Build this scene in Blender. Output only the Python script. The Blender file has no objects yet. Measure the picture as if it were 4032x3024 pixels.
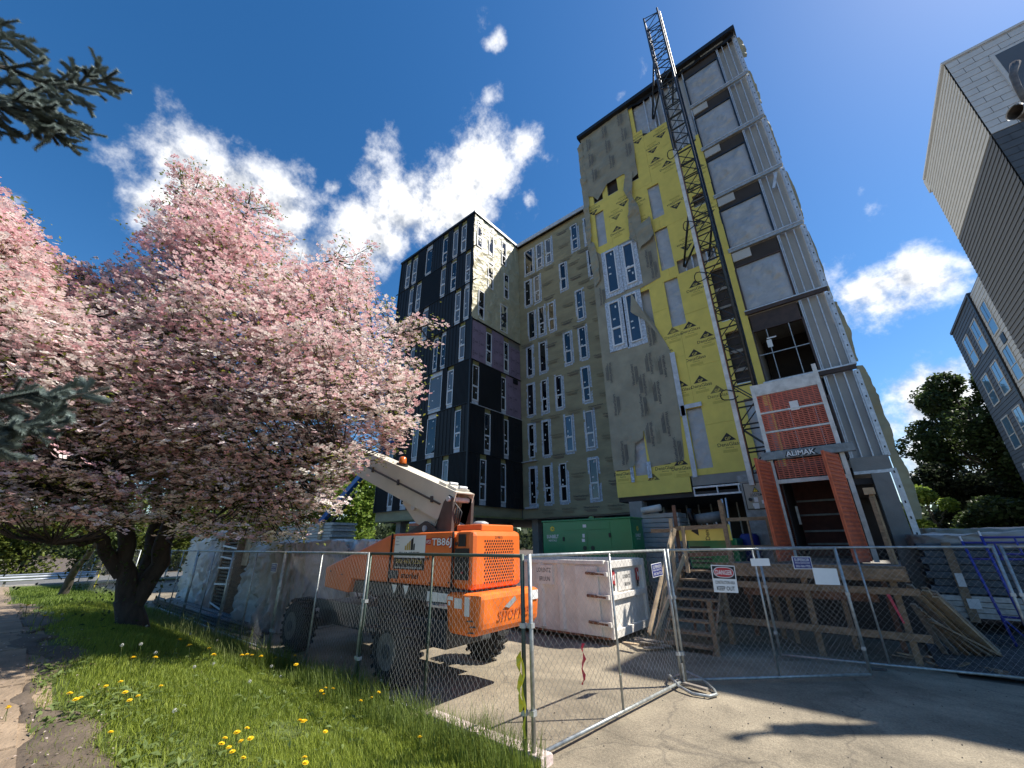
import bpy, bmesh, math, random
import numpy as np
from mathutils import Vector, Matrix
random.seed(7); RNG = np.random.default_rng(11)
sc = bpy.context.scene
COL = sc.collection
# ------------------------------------------------------------------ camera
# world axes: X runs along the building fronts, Y runs from the street into the site, metres
PITCH, ROLL, YAW, FPX, CAMZ = math.radians(21.91), math.radians(-0.617), math.radians(50.32), 1552.9, 2.1
def _cam():
    fw = Vector((0, math.cos(PITCH), math.sin(PITCH))); ri = Vector((1, 0, 0)); up = ri.cross(fw)
    r2 = ri*math.cos(ROLL) + up*math.sin(ROLL); u2 = -ri*math.sin(ROLL) + up*math.cos(ROLL)
    def U(p): return Vector((p.x*math.sin(YAW) - p.y*math.cos(YAW), p.x*math.cos(YAW) + p.y*math.sin(YAW), p.z))
    a, b, c = U(r2), U(u2), U(fw)
    return Matrix(((a.x, b.x, -c.x, 0), (a.y, b.y, -c.y, 0), (a.z, b.z, -c.z, CAMZ), (0, 0, 0, 1)))
cd = bpy.data.cameras.new('camera'); cam = bpy.data.objects.new('camera', cd); COL.objects.link(cam)
cd.sensor_width = 36.0; cd.lens = FPX/4032*36; cd.clip_end = 3000; cd.clip_start = 0.05
cam.matrix_world = _cam(); sc.camera = cam
# ------------------------------------------------------------------ sky and sun
SUN = Vector((0.57, 0.546, 1.0)).normalized()
w = bpy.data.worlds.new('World'); sc.world = w; w.use_nodes = True
nt = w.node_tree; nt.nodes.clear()
def N(t, **k):
    n = nt.nodes.new(t)
    for a, b in k.items(): setattr(n, a, b)
    return n
def L(a, b): nt.links.new(a, b)
out = N('ShaderNodeOutputWorld'); bg = N('ShaderNodeBackground'); bg.inputs[1].default_value = 0.115; L(bg.outputs[0], out.inputs[0])
sky = N('ShaderNodeTexSky', sky_type='NISHITA', sun_disc=False)
sky.sun_elevation = math.asin(SUN.z); sky.sun_rotation = math.atan2(SUN.x, SUN.y)
sky.air_density = 1.0; sky.dust_density = 0.35; sky.ozone_density = 3.2; sky.altitude = 60
hs = N('ShaderNodeHueSaturation'); hs.inputs['Saturation'].default_value = 1.3; hs.inputs['Value'].default_value = 0.72
L(sky.outputs[0], hs.inputs['Color'])
tc = N('ShaderNodeTexCoord'); DIR = tc.outputs['Generated']
def M2(op, a, b=None, clamp=False):
    n = N('ShaderNodeMath', operation=op); n.use_clamp = clamp
    for i, x in enumerate((a, b)):
        if x is None: continue
        if isinstance(x, (int, float)): n.inputs[i].default_value = x
        else: L(x, n.inputs[i])
    return n.outputs[0]
sx = N('ShaderNodeSeparateXYZ'); L(DIR, sx.inputs[0])
hgt = M2('ADD', M2('MAXIMUM', sx.outputs[2], 0.0), 0.22)
pv = N('ShaderNodeVectorMath', operation='SCALE'); L(DIR, pv.inputs[0]); L(M2('DIVIDE', 1.0, hgt), pv.inputs['Scale'])
def noise(vec, sc_, det, rough, dist=0.0):
    n = N('ShaderNodeTexNoise'); n.inputs['Scale'].default_value = sc_; n.inputs['Detail'].default_value = det
    n.inputs['Roughness'].default_value = rough; n.inputs['Distortion'].default_value = dist; L(vec, n.inputs['Vector']); return n.outputs[0]
# cumulus banks: each is a cone of directions (azimuth, elevation, radius in degrees, weight)
CLOUDS = [  #CLOUDLIST
(-86.3,38.6,4.9,1.00), (-88.6,34.6,3.6,0.90), (-79.3,37.7,5.2,1.00), (-74.6,33.7,5.1,0.95), (-65.5,33.2,5.0,0.80), (-58.8,45.5,6.0,1.00),
(-44.4,50.7,4.8,1.00), (-36.0,52.2,3.0,0.80), (-49.5,46.1,4.7,0.95), (-62.4,39.8,5.3,1.00), (-72.2,44.0,2.3,0.40), (-35.3,47.5,2.6,0.50),
(-60.2,54.5,1.0,0.30), (-41.7,57.3,2.1,0.50), (-46.4,65.1,2.6,0.25), (-41.1,62.5,1.8,0.15), (-57.1,64.8,1.2,0.05), (-11.3,58.0,2.2,0.40),
(-16.7,56.1,1.4,0.40), (-98.9,30.7,2.3,0.20), (7.5,25.1,3.0,0.95), (11.0,25.5,2.6,0.95), (13.8,25.6,1.5,0.50), (12.9,30.6,1.2,0.45),
(9.8,35.2,1.1,0.35), (8.3,12.2,4.0,1.00), (11.1,12.8,2.9,1.00), (4.9,11.5,2.9,0.95), (11.1,16.6,1.9,0.50), (6.8,6.9,4.1,1.00),
(11.3,20.4,1.0,0.20), (-60.3,6.5,4.1,0.70), (-86.5,7.7,4.7,0.40)]
acc = None
nw = N('ShaderNodeTexNoise'); nw.inputs['Scale'].default_value = 3.6; nw.inputs['Detail'].default_value = 3; nw.inputs['Roughness'].default_value = 0.6; L(DIR, nw.inputs['Vector'])
wv = N('ShaderNodeVectorMath', operation='MULTIPLY_ADD'); L(nw.outputs['Color'], wv.inputs[0]); wv.inputs[1].default_value = (0.16, 0.16, 0.16)
ws_ = N('ShaderNodeVectorMath', operation='ADD'); L(DIR, ws_.inputs[0]); ws_.inputs[1].default_value = (-0.08, -0.08, -0.08); L(ws_.outputs[0], wv.inputs[2]); WDIR = wv.outputs[0]
for az, el, rad, wt in CLOUDS:
    wt = max(wt, 0.46)
    d = (math.sin(math.radians(az))*math.cos(math.radians(el)), math.cos(math.radians(az))*math.cos(math.radians(el)), math.sin(math.radians(el)))
    vm = N('ShaderNodeVectorMath', operation='DISTANCE'); L(WDIR, vm.inputs[0]); vm.inputs[1].default_value = d
    ma = N('ShaderNodeMath', operation='MULTIPLY_ADD'); L(vm.outputs['Value'], ma.inputs[0]); ma.inputs[1].default_value = -0.55/math.radians(rad); ma.inputs[2].default_value = wt*0.82+0.14
    acc = ma.outputs[0] if acc is None else M2('MAXIMUM', acc, ma.outputs[0])
acc = M2('MINIMUM', acc, 0.85)
nz = noise(DIR, 8.0, 6, 0.66, 0.0); nb = noise(pv.outputs[0], 1.1, 1, 0.5, 0.0)
far = N('ShaderNodeMapRange'); L(nb, far.inputs[0]); far.inputs[1].default_value = 0.57; far.inputs[2].default_value = 0.78; far.inputs[3].default_value = -0.5; far.inputs[4].default_value = 0.5
dens0 = M2('ADD', M2('MAXIMUM', acc, far.outputs[0]), M2('MULTIPLY', M2('SUBTRACT', nz, 0.5), 1.75))
dn = N('ShaderNodeMapRange', interpolation_type='SMOOTHSTEP'); L(dens0, dn.inputs[0]); dn.inputs[1].default_value = 0.22; dn.inputs[2].default_value = 0.80
dn.inputs[3].default_value = 0; dn.inputs[4].default_value = 0.97
# thick parts of a bank are greyer than its lit rims
sv = N('ShaderNodeVectorMath', operation='ADD'); L(DIR, sv.inputs[0]); sv.inputs[1].default_value = tuple(SUN*0.035)
sh = N('ShaderNodeMapRange', interpolation_type='SMOOTHSTEP'); L(M2('ADD', M2('MULTIPLY', acc, 0.42), M2('MULTIPLY', M2('SUBTRACT', noise(sv.outputs[0], 8.0, 4, 0.6, 0.0), nz), 2.6)), sh.inputs[0])
sh.inputs[1].default_value = 0.05; sh.inputs[2].default_value = 0.72
cr = N('ShaderNodeMix', data_type='RGBA'); cr.inputs['A'].default_value = (5.9, 5.9, 5.9, 1); cr.inputs['B'].default_value = (2.3, 2.5, 2.85, 1); L(sh.outputs[0], cr.inputs['Factor'])
mx = N('ShaderNodeMix', data_type='RGBA'); L(dn.outputs[0], mx.inputs['Factor']); L(hs.outputs[0], mx.inputs['A']); L(cr.outputs['Result'], mx.inputs['B'])
L(mx.outputs['Result'], bg.inputs[0])
w.cycles.sampling_method = 'MANUAL'; w.cycles.sample_map_resolution = 512
sl = bpy.data.lights.new('sun', 'SUN'); sl.energy = 4.3; sl.angle = math.radians(0.53); sl.color = (1.0, 0.945, 0.86)
so = bpy.data.objects.new('sun', sl); COL.objects.link(so); so.rotation_euler = SUN.to_track_quat('Z', 'Y').to_euler(); so.location = (30, 30, 60)
sc.view_settings.view_transform = 'Standard'; sc.view_settings.look = 'None'; sc.view_settings.gamma = 1.0
sc.view_settings.use_curve_mapping = False; sc.view_settings.exposure = 0.98
sc.cycles.max_bounces = 5; sc.cycles.diffuse_bounces = 3; sc.cycles.glossy_bounces = 3; sc.cycles.transparent_max_bounces = 12
# ------------------------------------------------------------------ helpers
MATS = {}
def mat(name, col, rough=0.6, metal=0.0, var=0.18, scale=3.0, bump=0.0, bscale=30.0, spec=0.5, stretch=(1, 1, 1), col2=None, alpha=None, trans=0.0, detail=5, vcol=False, sub=0.0):
    m = bpy.data.materials.new(name); m.use_nodes = True; t = m.node_tree; n = t.nodes; p = n['Principled BSDF']
    p.inputs['Roughness'].default_value = rough; p.inputs['Metallic'].default_value = metal
    p.inputs['Specular IOR Level'].default_value = spec
    g = n.new('ShaderNodeNewGeometry'); mp = n.new('ShaderNodeMapping'); mp.inputs['Scale'].default_value = stretch
    t.links.new(g.outputs['Position'], mp.inputs[0])
    nz = n.new('ShaderNodeTexNoise'); nz.inputs['Scale'].default_value = scale; nz.inputs['Detail'].default_value = detail; nz.inputs['Roughness'].default_value = 0.6
    t.links.new(mp.outputs[0], nz.inputs['Vector'])
    mixn = n.new('ShaderNodeMix'); mixn.data_type = 'RGBA'
    c = np.array(col); a = np.clip(c*(1-var), 0, 1); b = np.clip(np.array(col2) if col2 else c*(1+var), 0, 1)
    mixn.inputs['A'].default_value = (*a, 1); mixn.inputs['B'].default_value = (*b, 1)
    mr = n.new('ShaderNodeMapRange'); mr.inputs[1].default_value = 0.33; mr.inputs[2].default_value = 0.67; t.links.new(nz.outputs[0], mr.inputs[0])
    t.links.new(mr.outputs[0], mixn.inputs['Factor']); base = mixn.outputs['Result']
    if vcol:
        at = n.new('ShaderNodeAttribute'); at.attribute_name = 'tint'
        mu = n.new('ShaderNodeMix'); mu.data_type = 'RGBA'; mu.blend_type = 'MULTIPLY'; mu.inputs['Factor'].default_value = 1
        t.links.new(base, mu.inputs['A']); t.links.new(at.outputs['Color'], mu.inputs['B']); base = mu.outputs['Result']
    t.links.new(base, p.inputs['Base Color'])
    rr = n.new('ShaderNodeMapRange'); rr.inputs[3].default_value = max(0.02, rough*0.85); rr.inputs[4].default_value = min(1, rough*1.15)
    t.links.new(nz.outputs[0], rr.inputs[0]); t.links.new(rr.outputs[0], p.inputs['Roughness'])
    if bump:
        bz = n.new('ShaderNodeTexNoise'); bz.inputs['Scale'].default_value = bscale; bz.inputs['Detail'].default_value = 4
        t.links.new(mp.outputs[0], bz.inputs['Vector'])
        bu = n.new('ShaderNodeBump'); bu.inputs['Strength'].default_value = min(1, bump); bu.inputs['Distance'].default_value = 0.02*max(1, bump)
        t.links.new(bz.outputs[0], bu.inputs['Height']); t.links.new(bu.outputs[0], p.inputs['Normal'])
    if alpha is not None: p.inputs['Alpha'].default_value = alpha
    if trans or sub:
        td = n.new('ShaderNodeBsdfTranslucent'); t.links.new(base, td.inputs[0]); ms = n.new('ShaderNodeMixShader'); ms.inputs[0].default_value = sub or trans
        o = n['Material Output']; t.links.new(p.outputs[0], ms.inputs[1]); t.links.new(td.outputs[0], ms.inputs[2]); t.links.new(ms.outputs[0], o.inputs[0])
    MATS[name] = m; return m
class MB:
    """collects faces; build() links them as one mesh object"""
    def __init__(s): s.v = []; s.f = []
    def quad(s, a, b, c, d): i = len(s.v); s.v += [tuple(a), tuple(b), tuple(c), tuple(d)]; s.f.append((i, i+1, i+2, i+3)); return s
    def poly(s, pts): i = len(s.v); s.v += [tuple(p) for p in pts]; s.f.append(tuple(range(i, i+len(pts)))); return s
    def box(s, x0, x1, y0, y1, z0, z1):
        if x0 > x1: x0, x1 = x1, x0
        if y0 > y1: y0, y1 = y1, y0
        if z0 > z1: z0, z1 = z1, z0
        i = len(s.v)
        s.v += [(x0,y0,z0),(x1,y0,z0),(x1,y1,z0),(x0,y1,z0),(x0,y0,z1),(x1,y0,z1),(x1,y1,z1),(x0,y1,z1)]
        s.f += [tuple(i+k for k in q) for q in ((0,3,2,1),(4,5,6,7),(0,1,5,4),(1,2,6,5),(2,3,7,6),(3,0,4,7))]; return s
    def bar(s, p0, p1, wd, ht, up=(0,0,1)):
        """a squared length of timber or steel from p0 to p1"""
        p0 = Vector(p0); p1 = Vector(p1); d = (p1-p0).normalized(); u = Vector(up)
        if abs(d.dot(u)) > 0.98: u = Vector((0,1,0)) if abs(d.y) < 0.9 else Vector((1,0,0))
        r = d.cross(u).normalized(); u = r.cross(d).normalized(); i = len(s.v)
        for p in (p0, p1):
            for a, b in ((-1,-1),(1,-1),(1,1),(-1,1)): s.v.append(tuple(p + r*(a*wd/2) + u*(b*ht/2)))
        s.f += [tuple(i+k for k in q) for q in ((0,1,2,3),(7,6,5,4),(0,4,5,1),(1,5,6,2),(2,6,7,3),(3,7,4,0))]; return s
    def tube(s, pts, r, n=8, cap=True):
        pts = [Vector(p) for p in pts]; rs = r if isinstance(r, (list, tuple)) else [r]*len(pts); base = len(s.v); prev = None
        for k, p in enumerate(pts):
            d = (pts[min(k+1, len(pts)-1)] - pts[max(k-1, 0)])
            d = d.normalized() if d.length > 1e-9 else Vector((0,0,1))
            if prev is None: ref = Vector((0,0,1)) if abs(d.z) < 0.9 else Vector((1,0,0)); a = d.cross(ref).normalized()
            else: a = (prev - d*prev.dot(d)).normalized()
            prev = a; b = d.cross(a)
            for j in range(n):
                t = 2*math.pi*j/n; s.v.append(tuple(p + (a*math.cos(t) + b*math.sin(t))*rs[k]))
        for k in range(len(pts)-1):
            for j in range(n):
                q = base+k*n; s.f.append((q+j, q+(j+1)%n, q+n+(j+1)%n, q+n+j))
        if cap:
            s.f.append(tuple(base+j for j in reversed(range(n)))); e = base+(len(pts)-1)*n; s.f.append(tuple(e+j for j in range(n)))
        return s
    def prism(s, poly, ax, a0, a1):
        """extrude a 2D outline along axis ax ('x','y','z') from a0 to a1"""
        def P(p, a): return {'x': (a, p[0], p[1]), 'y': (p[0], a, p[1]), 'z': (p[0], p[1], a)}[ax]
        i = len(s.v); n = len(poly); s.v += [P(p, a0) for p in poly] + [P(p, a1) for p in poly]
        s.f.append(tuple(i+k for k in range(n))); s.f.append(tuple(i+n+k for k in reversed(range(n))))
        for k in range(n): s.f.append((i+k, i+n+k, i+n+(k+1)%n, i+(k+1)%n))
        return s
    def build(s, name, m, parent=None, smooth=False, bevel=0.0, fix=True):
        me = bpy.data.meshes.new(name); o3 = org(parent) if parent else Vector((0,0,0))
        vs = np.array(s.v, dtype=float).reshape(-1, 3) - np.array(o3)
        me.from_pydata(vs.tolist(), [], s.f)
        if fix:
            b = bmesh.new(); b.from_mesh(me); bmesh.ops.recalc_face_normals(b, faces=b.faces)
            b.to_mesh(me); b.free()
        me.materials.append(MATS[m])
        if smooth: me.polygons.foreach_set('use_smooth', [True]*len(me.polygons))
        return link(name, me, parent, bevel)
def link(name, me, parent=None, bevel=0.0):
    o = bpy.data.objects.new(name, me); COL.objects.link(o)
    if parent: o.parent = parent
    if bevel:
        bm = o.modifiers.new('bevel', 'BEVEL'); bm.width = bevel; bm.segments = 2; bm.limit_method = 'ANGLE'; bm.angle_limit = math.radians(35)
    return o
def org(o):
    p = Vector(o.location)
    while o.parent: o = o.parent; p = p + o.location
    return p
def tag(o, label=None, cat=None, group=None, kind=None):
    if label: o['label'] = label
    if cat: o['category'] = cat
    if group: o['group'] = group
    if kind: o['kind'] = kind
    return o
def thing(name, label, cat, loc=(0,0,0), group=None):
    o = bpy.data.objects.new(name, None); COL.objects.link(o); o.location = loc; o.empty_display_size = 0.2
    return tag(o, label, cat, group)
def struct(o): o['kind'] = 'structure'; return o
def copy_tree(o, parent=None, loc=None, rotz=None, scale=None, label=None):
    c = o.copy(); COL.objects.link(c); c.parent = parent
    if loc is not None: c.location = loc
    if rotz is not None: c.rotation_euler = (o.rotation_euler.x, o.rotation_euler.y, rotz)
    if scale is not None: c.scale = (scale,)*3
    if label: c['label'] = label
    for ch in [x for x in o.children]: copy_tree(ch, c)
    return c
def npmesh(name, V, F, m, parent=None, tint=None, smooth=False):
    """big mesh from numpy arrays; F is (n,3) or (n,4); tint is one RGB per face"""
    me = bpy.data.meshes.new(name); o3 = np.array(org(parent)) if parent else np.zeros(3)
    V = np.asarray(V, dtype=np.float32) - o3.astype(np.float32); F = np.asarray(F, dtype=np.int32); k = F.shape[1]
    me.vertices.add(len(V)); me.vertices.foreach_set('co', V.ravel())
    me.loops.add(F.size); me.loops.foreach_set('vertex_index', F.ravel())
    me.polygons.add(len(F)); me.polygons.foreach_set('loop_start', np.arange(0, F.size, k, dtype=np.int32))
    me.polygons.foreach_set('loop_total', np.full(len(F), k, dtype=np.int32))
    if smooth: me.polygons.foreach_set('use_smooth', np.ones(len(F), dtype=bool))
    me.update(calc_edges=True)
    if tint is not None:
        a = me.color_attributes.new('tint', 'FLOAT_COLOR', 'CORNER'); c = np.ones((F.size, 4), dtype=np.float32); c[:, :3] = np.repeat(np.asarray(tint, dtype=np.float32), k, axis=0)
        a.data.foreach_set('color', c.ravel())
    me.materials.append(MATS[m]); return link(name, me, parent)
TXT = {}
def text_geo(s, bold=0.0):
    """outline of a line of lettering: 2D verts scaled to capital height 1 and centred, with faces"""
    key = (s, bold)
    if key not in TXT:
        cu = bpy.data.curves.new('lettering', 'FONT'); cu.body = s; cu.offset = bold; cu.resolution_u = 2; cu.fill_mode = 'FRONT'
        ob = bpy.data.objects.new('lettering', cu); COL.objects.link(ob); bpy.context.view_layer.update()
        me = bpy.data.meshes.new_from_object(ob.evaluated_get(bpy.context.evaluated_depsgraph_get()))
        V = np.array([v.co[:] for v in me.vertices]); F = [tuple(p.vertices) for p in me.polygons]
        bpy.data.objects.remove(ob); bpy.data.curves.remove(cu); bpy.data.meshes.remove(me)
        h = 0.729; V = V/h; V[:, 0] -= (V[:, 0].min()+V[:, 0].max())/2; V[:, 1] -= 0.5
        TXT[key] = (V[:, :2], F)
    return TXT[key]
def letter(mb, s, c, right, up, h, bold=0.0, wid=None, slant=0.0):
    """add lettering to mb, centred at c, reading along 'right'"""
    V, F = text_geo(s, bold); c = Vector(c); R = Vector(right).normalized(); Up = Vector(up).normalized()
    k = h if wid is None else wid/max(1e-6, V[:, 0].max()-V[:, 0].min())
    i = len(mb.v); mb.v += [tuple(c + R*(x*k+slant*y*h) + Up*(y*h)) for x, y in V]; mb.f += [tuple(i+j for j in f) for f in F]; return mb
X1, Y1, Z1 = Vector((1,0,0)), Vector((0,1,0)), Vector((0,0,1))
def vnoise(x, y, seed=0):
    """smooth value noise on arrays"""
    r = np.random.default_rng(seed); T = r.random((64, 64)); xi = np.floor(x).astype(int); yi = np.floor(y).astype(int); fx = x-xi; fy = y-yi
    fx = fx*fx*(3-2*fx); fy = fy*fy*(3-2*fy); a = lambda i, j: T[i % 64, j % 64]
    return (a(xi,yi)*(1-fx)+a(xi+1,yi)*fx)*(1-fy)+(a(xi,yi+1)*(1-fx)+a(xi+1,yi+1)*fx)*fy-0.5
def fbm(x, y, seed=0, n=4):
    s = 0
    for k in range(n): s = s + vnoise(x*2**k+k*7.3, y*2**k+k*3.1, seed+k)*0.5**k
    return s
# ------------------------------------------------------------------ materials
mat('concrete_drive', (0.28, 0.235, 0.165), 0.9, var=0.28, scale=0.9, bump=0.5, bscale=60, detail=9)
mat('gravel', (0.075, 0.073, 0.07), 0.95, var=0.5, scale=14, bump=1.0, bscale=30, detail=8)
mat('arm_steel', (0.14, 0.125, 0.115), 0.6, metal=0.2, var=0.35, scale=7)
mat('soil', (0.105, 0.08, 0.058), 0.95, var=0.35, scale=3, bump=0.8, bscale=25, detail=9)
mat('grit', (0.17, 0.15, 0.125), 0.95, var=0.4, scale=20)
mat('turf', (0.075, 0.10, 0.022), 0.9, var=0.4, scale=6, bump=0.8, bscale=40)
mat('path', (0.25, 0.185, 0.125), 0.92, var=0.35, scale=2.2, bump=0.7, bscale=35, detail=9)
mat('asphalt', (0.13, 0.13, 0.128), 0.9, var=0.2, scale=4, bump=0.4, bscale=60)
mat('curb_paint', (0.62, 0.50, 0.46), 0.8, var=0.3, scale=9, bump=0.4, bscale=40)
mat('curb', (0.36, 0.34, 0.31), 0.9, var=0.2, scale=6, bump=0.4)
mat('black_metal', (0.0135, 0.0135, 0.0145), 0.58, var=0.3, scale=0.7, spec=0.32)
mat('black_trim', (0.012, 0.012, 0.014), 0.5, var=0.1)
mat('house_wrap', (0.315, 0.275, 0.165), 0.72, var=0.18, scale=1.1, bump=1.6, bscale=2.5, stretch=(0.6, 0.6, 1.6), detail=6)
mat('house_wrap_grey', (0.30, 0.275, 0.20), 0.75, var=0.15, scale=1.4, bump=0.4, bscale=6, detail=6)
mat('wrap_print', (0.105, 0.095, 0.09), 0.8, var=0.2)
mat('house_wrap_sunlit', (0.46, 0.42, 0.27), 0.5, var=0.12, scale=1.5, bump=2.5, bscale=5, detail=6)  # lighter copy of the wrap, sunlight put into its colour
mat('wrap_print_faint', (0.20, 0.175, 0.115), 0.8, var=0.25, scale=20)
mat('sheathing_yellow', (0.73, 0.585, 0.13), 0.8, var=0.07, scale=2.2, bump=0.15, bscale=70, detail=8)
mat('board_print', (0.035, 0.033, 0.03), 0.8, var=0.3, scale=25)
mat('board_print_worn', (0.17, 0.145, 0.05), 0.8, var=0.5, scale=18)
mat('board_print_faint', (0.42, 0.34, 0.07), 0.85, var=0.15, scale=30)
mat('foam_purple', (0.24, 0.175, 0.225), 0.8, var=0.14, scale=1.5)
mat('foam_print', (0.08, 0.055, 0.075), 0.8, var=0.2)
mat('vinyl_white', (0.70, 0.71, 0.72), 0.45, var=0.06)
mat('flash_tape', (0.44, 0.50, 0.58), 0.55, var=0.42, scale=11, detail=3)
mat('flash_silver', (0.52, 0.54, 0.57), 0.42, var=0.18, scale=5)
mat('sticker', (0.72, 0.72, 0.70), 0.7, var=0.1)
mat('insul_green', (0.42, 0.42, 0.09), 0.8, var=0.5, scale=7, col2=(0.30, 0.25, 0.13))
mat('glass_dark', (0.006, 0.007, 0.009), 0.04, var=0.3, scale=0.5, spec=0.8)
mat('glass_grey', (0.12, 0.125, 0.13), 0.10, var=0.12, scale=0.6, spec=0.7)
mat('glass_blue', (0.03, 0.05, 0.08), 0.03, var=0.3, scale=0.5, spec=1.0)
mat('galv', (0.60, 0.62, 0.64), 0.42, metal=0.3, var=0.2, scale=8)
mat('galv_dull', (0.40, 0.42, 0.42), 0.5, metal=0.35, var=0.25, scale=10)
mat('gypsum', (0.50, 0.50, 0.48), 0.9, var=0.1, scale=0.8, bump=0.1)
mat('inner_wall', (0.21, 0.20, 0.185), 0.9, var=0.2, scale=0.7)
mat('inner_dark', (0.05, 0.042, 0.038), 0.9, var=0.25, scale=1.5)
mat('steel_brown', (0.062, 0.042, 0.036), 0.7, var=0.3, scale=5)
mat('concrete', (0.27, 0.255, 0.23), 0.9, var=0.17, scale=1.6, bump=0.3, bscale=25, detail=8)
mat('plastic_sheet', (0.41, 0.42, 0.43), 0.30, var=0.12, scale=2.2, bump=2.5, bscale=4, spec=0.6)
mat('plastic_white', (0.72, 0.70, 0.65), 0.34, var=0.10, scale=1.5, bump=2.0, bscale=5, spec=0.6, detail=6, sub=0.12)
mat('wood', (0.24, 0.165, 0.10), 0.85, var=0.35, scale=5, stretch=(1.5, 1.5, 3), bump=0.3, bscale=20)
mat('wood_red', (0.16, 0.085, 0.055), 0.85, var=0.35, scale=5, bump=0.3, bscale=20)
mat('wood_pale', (0.42, 0.31, 0.19), 0.85, var=0.3, scale=6, bump=0.3, bscale=20)
mat('wood_grey', (0.23, 0.20, 0.165), 0.9, var=0.35, scale=7, bump=0.4, bscale=20)
mat('hoist_steel', (0.20, 0.22, 0.23), 0.5, metal=0.4, var=0.3, scale=6)
mat('mast_dark', (0.045, 0.05, 0.055), 0.4, metal=0.6, var=0.3, scale=6)
mat('hoist_white', (0.60, 0.60, 0.57), 0.5, var=0.2, scale=5)
mat('hoist_orange', (0.66, 0.15, 0.06), 0.5, var=0.2, scale=4)
mat('hoist_mesh', (0.52, 0.135, 0.08), 0.55, var=0.2, scale=6)
mat('box_beige', (0.34, 0.31, 0.25), 0.5, var=0.1)
mat('lift_orange', (0.78, 0.165, 0.03), 0.36, var=0.10, scale=2.0, spec=0.5, detail=7)
mat('lift_emboss_shade', (0.42, 0.085, 0.012), 0.5, var=0.2)
mat('lift_orange_worn', (0.76, 0.17, 0.022), 0.5, var=0.22, scale=3.5, spec=0.4, detail=8)
mat('boom_white', (0.64, 0.595, 0.50), 0.42, var=0.09, scale=1.5, detail=8)
mat('chassis', (0.05, 0.055, 0.06), 0.55, var=0.3, scale=4)
mat('bracket_brown', (0.075, 0.06, 0.055), 0.5, var=0.25, scale=5)
mat('rubber', (0.022, 0.022, 0.022), 0.85, var=0.35, scale=8, bump=0.3)
mat('rim', (0.13, 0.12, 0.11), 0.6, var=0.25, scale=6)
mat('black', (0.012, 0.012, 0.013), 0.5, var=0.2)
mat('white', (0.78, 0.78, 0.76), 0.55, var=0.05)
mat('print_black', (0.02, 0.02, 0.02), 0.7, var=0.1)
mat('print_gold', (0.52, 0.36, 0.10), 0.6, var=0.1)
mat('print_red', (0.45, 0.022, 0.03), 0.55, var=0.1)
mat('print_blue', (0.012, 0.022, 0.17), 0.5, var=0.1)
mat('print_yellow', (0.78, 0.56, 0.04), 0.6, var=0.1)
mat('amber', (0.55, 0.13, 0.02), 0.25, var=0.1)
mat('gen_green', (0.010, 0.20, 0.066), 0.3, var=0.12, scale=1.2, spec=0.6)
mat('gen_dark', (0.012, 0.035, 0.02), 0.5, var=0.2)
mat('dump_white', (0.76, 0.715, 0.645), 0.62, var=0.13, scale=3, detail=9)
mat('rust', (0.20, 0.085, 0.04), 0.85, var=0.45, scale=9, detail=8)
mat('scaf_blue', (0.035, 0.05, 0.30), 0.45, var=0.25, scale=7)
mat('boom_blue', (0.015, 0.10, 0.33), 0.4, var=0.15)
mat('tape_yellow', (0.72, 0.62, 0.04), 0.5, var=0.15)
mat('tape_red', (0.55, 0.03, 0.06), 0.5, var=0.15)
mat('post_green', (0.05, 0.075, 0.06), 0.5, metal=0.3, var=0.2)
mat('bark', (0.034, 0.028, 0.023), 0.95, var=0.45, scale=10, bump=1.0, bscale=22, stretch=(1, 1, 0.4), detail=8)
mat('bark_far', (0.08, 0.068, 0.052), 0.95, var=0.3, scale=8)
mat('blossom', (0.92, 0.92, 0.92), 0.6, var=0.04, scale=30, vcol=True, sub=0.34, spec=0.2)
mat('leaf', (1.0, 1.0, 1.0), 0.5, var=0.08, scale=20, vcol=True, sub=0.45, spec=0.3)
mat('needle', (1.0, 1.0, 1.0), 0.6, var=0.1, scale=20, vcol=True, sub=0.1, spec=0.25)
mat('grass', (1.0, 1.0, 1.0), 0.55, var=0.1, scale=5, vcol=True, sub=0.4, spec=0.25)
mat('dandelion', (0.85, 0.58, 0.01), 0.7, var=0.12, scale=60, sub=0.15)
mat('seedhead', (0.50, 0.50, 0.46), 0.9, var=0.1, scale=60, sub=0.3)
mat('siding_light', (0.55, 0.54, 0.505), 0.7, var=0.06, scale=3)
mat('siding_pale', (0.60, 0.60, 0.59), 0.7, var=0.06, scale=3)
mat('siding_dark', (0.085, 0.092, 0.10), 0.65, var=0.12, scale=3)
mat('siding_slate', (0.075, 0.085, 0.10), 0.65, var=0.12, scale=3)
mat('tarp_grey', (0.36, 0.35, 0.32), 0.45, var=0.15, scale=1.5, bump=2, bscale=5)
mat('bundle_blue', (0.055, 0.08, 0.10), 0.6, var=0.3, scale=4)
mat('pipe_grey', (0.055, 0.06, 0.07), 0.4, var=0.25, scale=8)
mat('duct', (0.23, 0.225, 0.21), 0.55, var=0.2, scale=7)
mat('guard', (0.62, 0.64, 0.66), 0.35, metal=0.8, var=0.1)
mat('stone', (0.09, 0.085, 0.08), 0.95, var=0.4, scale=2.5, bump=1.0, bscale=4)
mat('fence_wire', (0.42, 0.43, 0.43), 0.4, metal=0.5, var=0.15, scale=15)
mat('fence_tube', (0.36, 0.38, 0.37), 0.45, metal=0.55, var=0.3, scale=14)
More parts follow.
